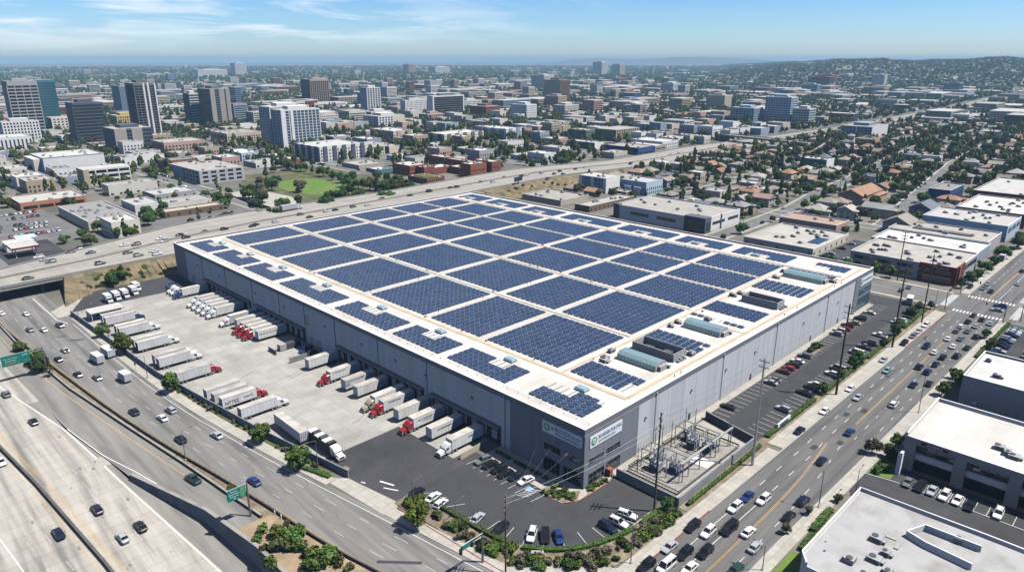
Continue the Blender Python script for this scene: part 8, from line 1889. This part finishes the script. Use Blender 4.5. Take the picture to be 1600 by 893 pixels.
gx_, gy_ = far_points(24000, 2600, 9500, .8); canopy('horizon_tree_canopy', gx_, gy_, 18, .42, 7.5, 10, 'blue green tree cover of the far plain and the hills', 3, hillz(gx_, gy_))
a = rs.uniform(rad(16), rad(39), 3000) + rad(45.206); r = rs.uniform(2700, 5200, 3000); hx, hy = CAMX + r * np.sin(a), CAMY + r * np.cos(a)
canopy('hill_tree_canopy', hx, hy, 20, .5, 8, 7, 'dark trees covering the hillside', 4, hillz(hx, hy))
# cars parked and driving in the streets of the town: one mass of small shapes, far off
ST = []
for ln_, w_ in STREETS:
    for p in resample(ln_, 7):
        if dist(*p) < 900 and in_view(*p) and R.random() < .22: ST.append((p, ln_, w_))
kcar = 0
for p, ln_, w_ in sorted(ST, key=lambda t_: dist(*t_[0]))[:70]:
    kcar += 1; a_ = math.atan2(ln_[-1][1] - ln_[0][1], ln_[-1][0] - ln_[0][0]); q = offset([p, (p[0] + math.cos(a_), p[1] + math.sin(a_))], R.choice((-1, 1)) * (w_ / 2 - 1.3))[0]; c = R.choice(('white', 'silver', 'black', 'grey', 'navy', 'white')); kd = R.choice((s, u, s, hb_))
    car(q[0], q[1], a_, kd, c, f'{CN(c, kd)} at a town kerb', 'cars in the town streets', .06, True, False)
# highway bridge across the freeway in the middle distance
t = empty('road_bridge', (705, 300, 0)); T(t, 'dark road bridge crossing above the freeway in the middle distance', 'bridge')
MB().prism([(-14, -62), (2, -62), (22, 62), (6, 62)], 6.2, 7.6, bottom=True).build('deck', 'barrier', t); 
for y in (-56, 0, 56): MB().tube((-2 + y * .16 + 2, y, 0), (-2 + y * .16 + 2, y, 6.2), 1.2, n=10).build('pier', 'barrier', t)
m = MB(); wallstrip(m, [(-14, -62), (6, 62)], 8.6, .4, 0, None, zero, 7.6); wallstrip(m, [(2, -62), (22, 62)], 8.6, .4, 0, None, zero, 7.6); m.build('parapet', 'barrier', t)
for k, (x, y, h, a_, lab) in enumerate(((275, 290.5, 12, .2, 'dark blue billboard on a post beside the freeway behind the warehouse'), (545, 262, 13, .5, 'dark billboard on a post above the houses by the freeway'))):
    t = empty('billboard', (x, y, 0), a_); T(t, lab, 'billboard', 'billboards'); MB().tube((0, 0, 0), (0, 0, h - 3), .4, n=8).build('post', 'dark_steel', t); MB().box(-5.5, -.3, h - 3.4, 5.5, .3, h, bottom=True).build('board', 'w_navy', t)
for (x, y, h, lab) in ((530, 250, 15, 'tall palm by the freeway behind the pale houses'), (150, 660, 13, 'palm beside the grey three storey office'), (99, 640, 12, 'tall palm near the theatre'), (560, 275, 14, 'second tall palm by the freeway'), (448, 110, 15, 'tall palm beside the terracotta-roofed hall')): palm(x, y, h, lab)

# ------------------------------------------------------------------ labels
LM = [('the office corner', 3, 3), ('the substation', 28, -10), ('the zebra crossing', 210, -34), ('the red brick school', 300, 390), ('the oval park lawn', 172, 425),
      ('the overpass bridge', -64, 285), ('the red corner shop', 247, -15), ('the blue commercial hall', 535, 360), ('the teal glass office block', 975, 400), ('the low beige flat roof', 275, 150),
      ('the orange strip building', 0, 495), ('the black-white tower', 220, 940), ('the blue-white apartment tower', 305, 700), ('the brown slab tower', 1040, 930), ('the dark green mid-rise', 570, 175),
      ('the terracotta-roofed hall', 440, 87), ('the bottom flat roof', 20, -62), ('the dark-windowed office', 80, -70), ('the truck yard gate', -36, 45), ('the blue glass apartment slab', 870, 240),
      ('the maroon brick block', 430, 0), ('the tan warehouse', 10, 415), ('the white theatre', 60, 670), ('the white-framed slab', 730, 915), ('the beige tower', 1225, 655)]
def finish():
    by_desc = {}
    for o, d, full in THINGS: by_desc.setdefault(d, []).append(o)
    for d, os_ in by_desc.items():
        if len(os_) == 1: os_[0]['label'] = d; continue
        near = {}
        for o in os_:
            x, y = o.location.x, o.location.y
            k = min(range(len(LM)), key=lambda i: (LM[i][1] - x) ** 2 + (LM[i][2] - y) ** 2)
            near.setdefault(k, []).append(((LM[k][1] - x) ** 2 + (LM[k][2] - y) ** 2, o))
        for k, l in near.items():
            l.sort(key=lambda t: t[0])
            for i, (_, o) in enumerate(l):
                o['label'] = f'{d}, ' + ('' if i == 0 else ordn(i + 1) + ' ') + f'nearest {LM[k][0]}'
            if 'group' not in l[0][1] : pass
    for d, os_ in by_desc.items():
        if len(os_) > 1:
            for o in os_:
                if 'group' not in o: o['group'] = d
finish()

for o_, _, _ in THINGS:
    if len(o_['label'].split()) > 16: print('LONG', o_['label'])
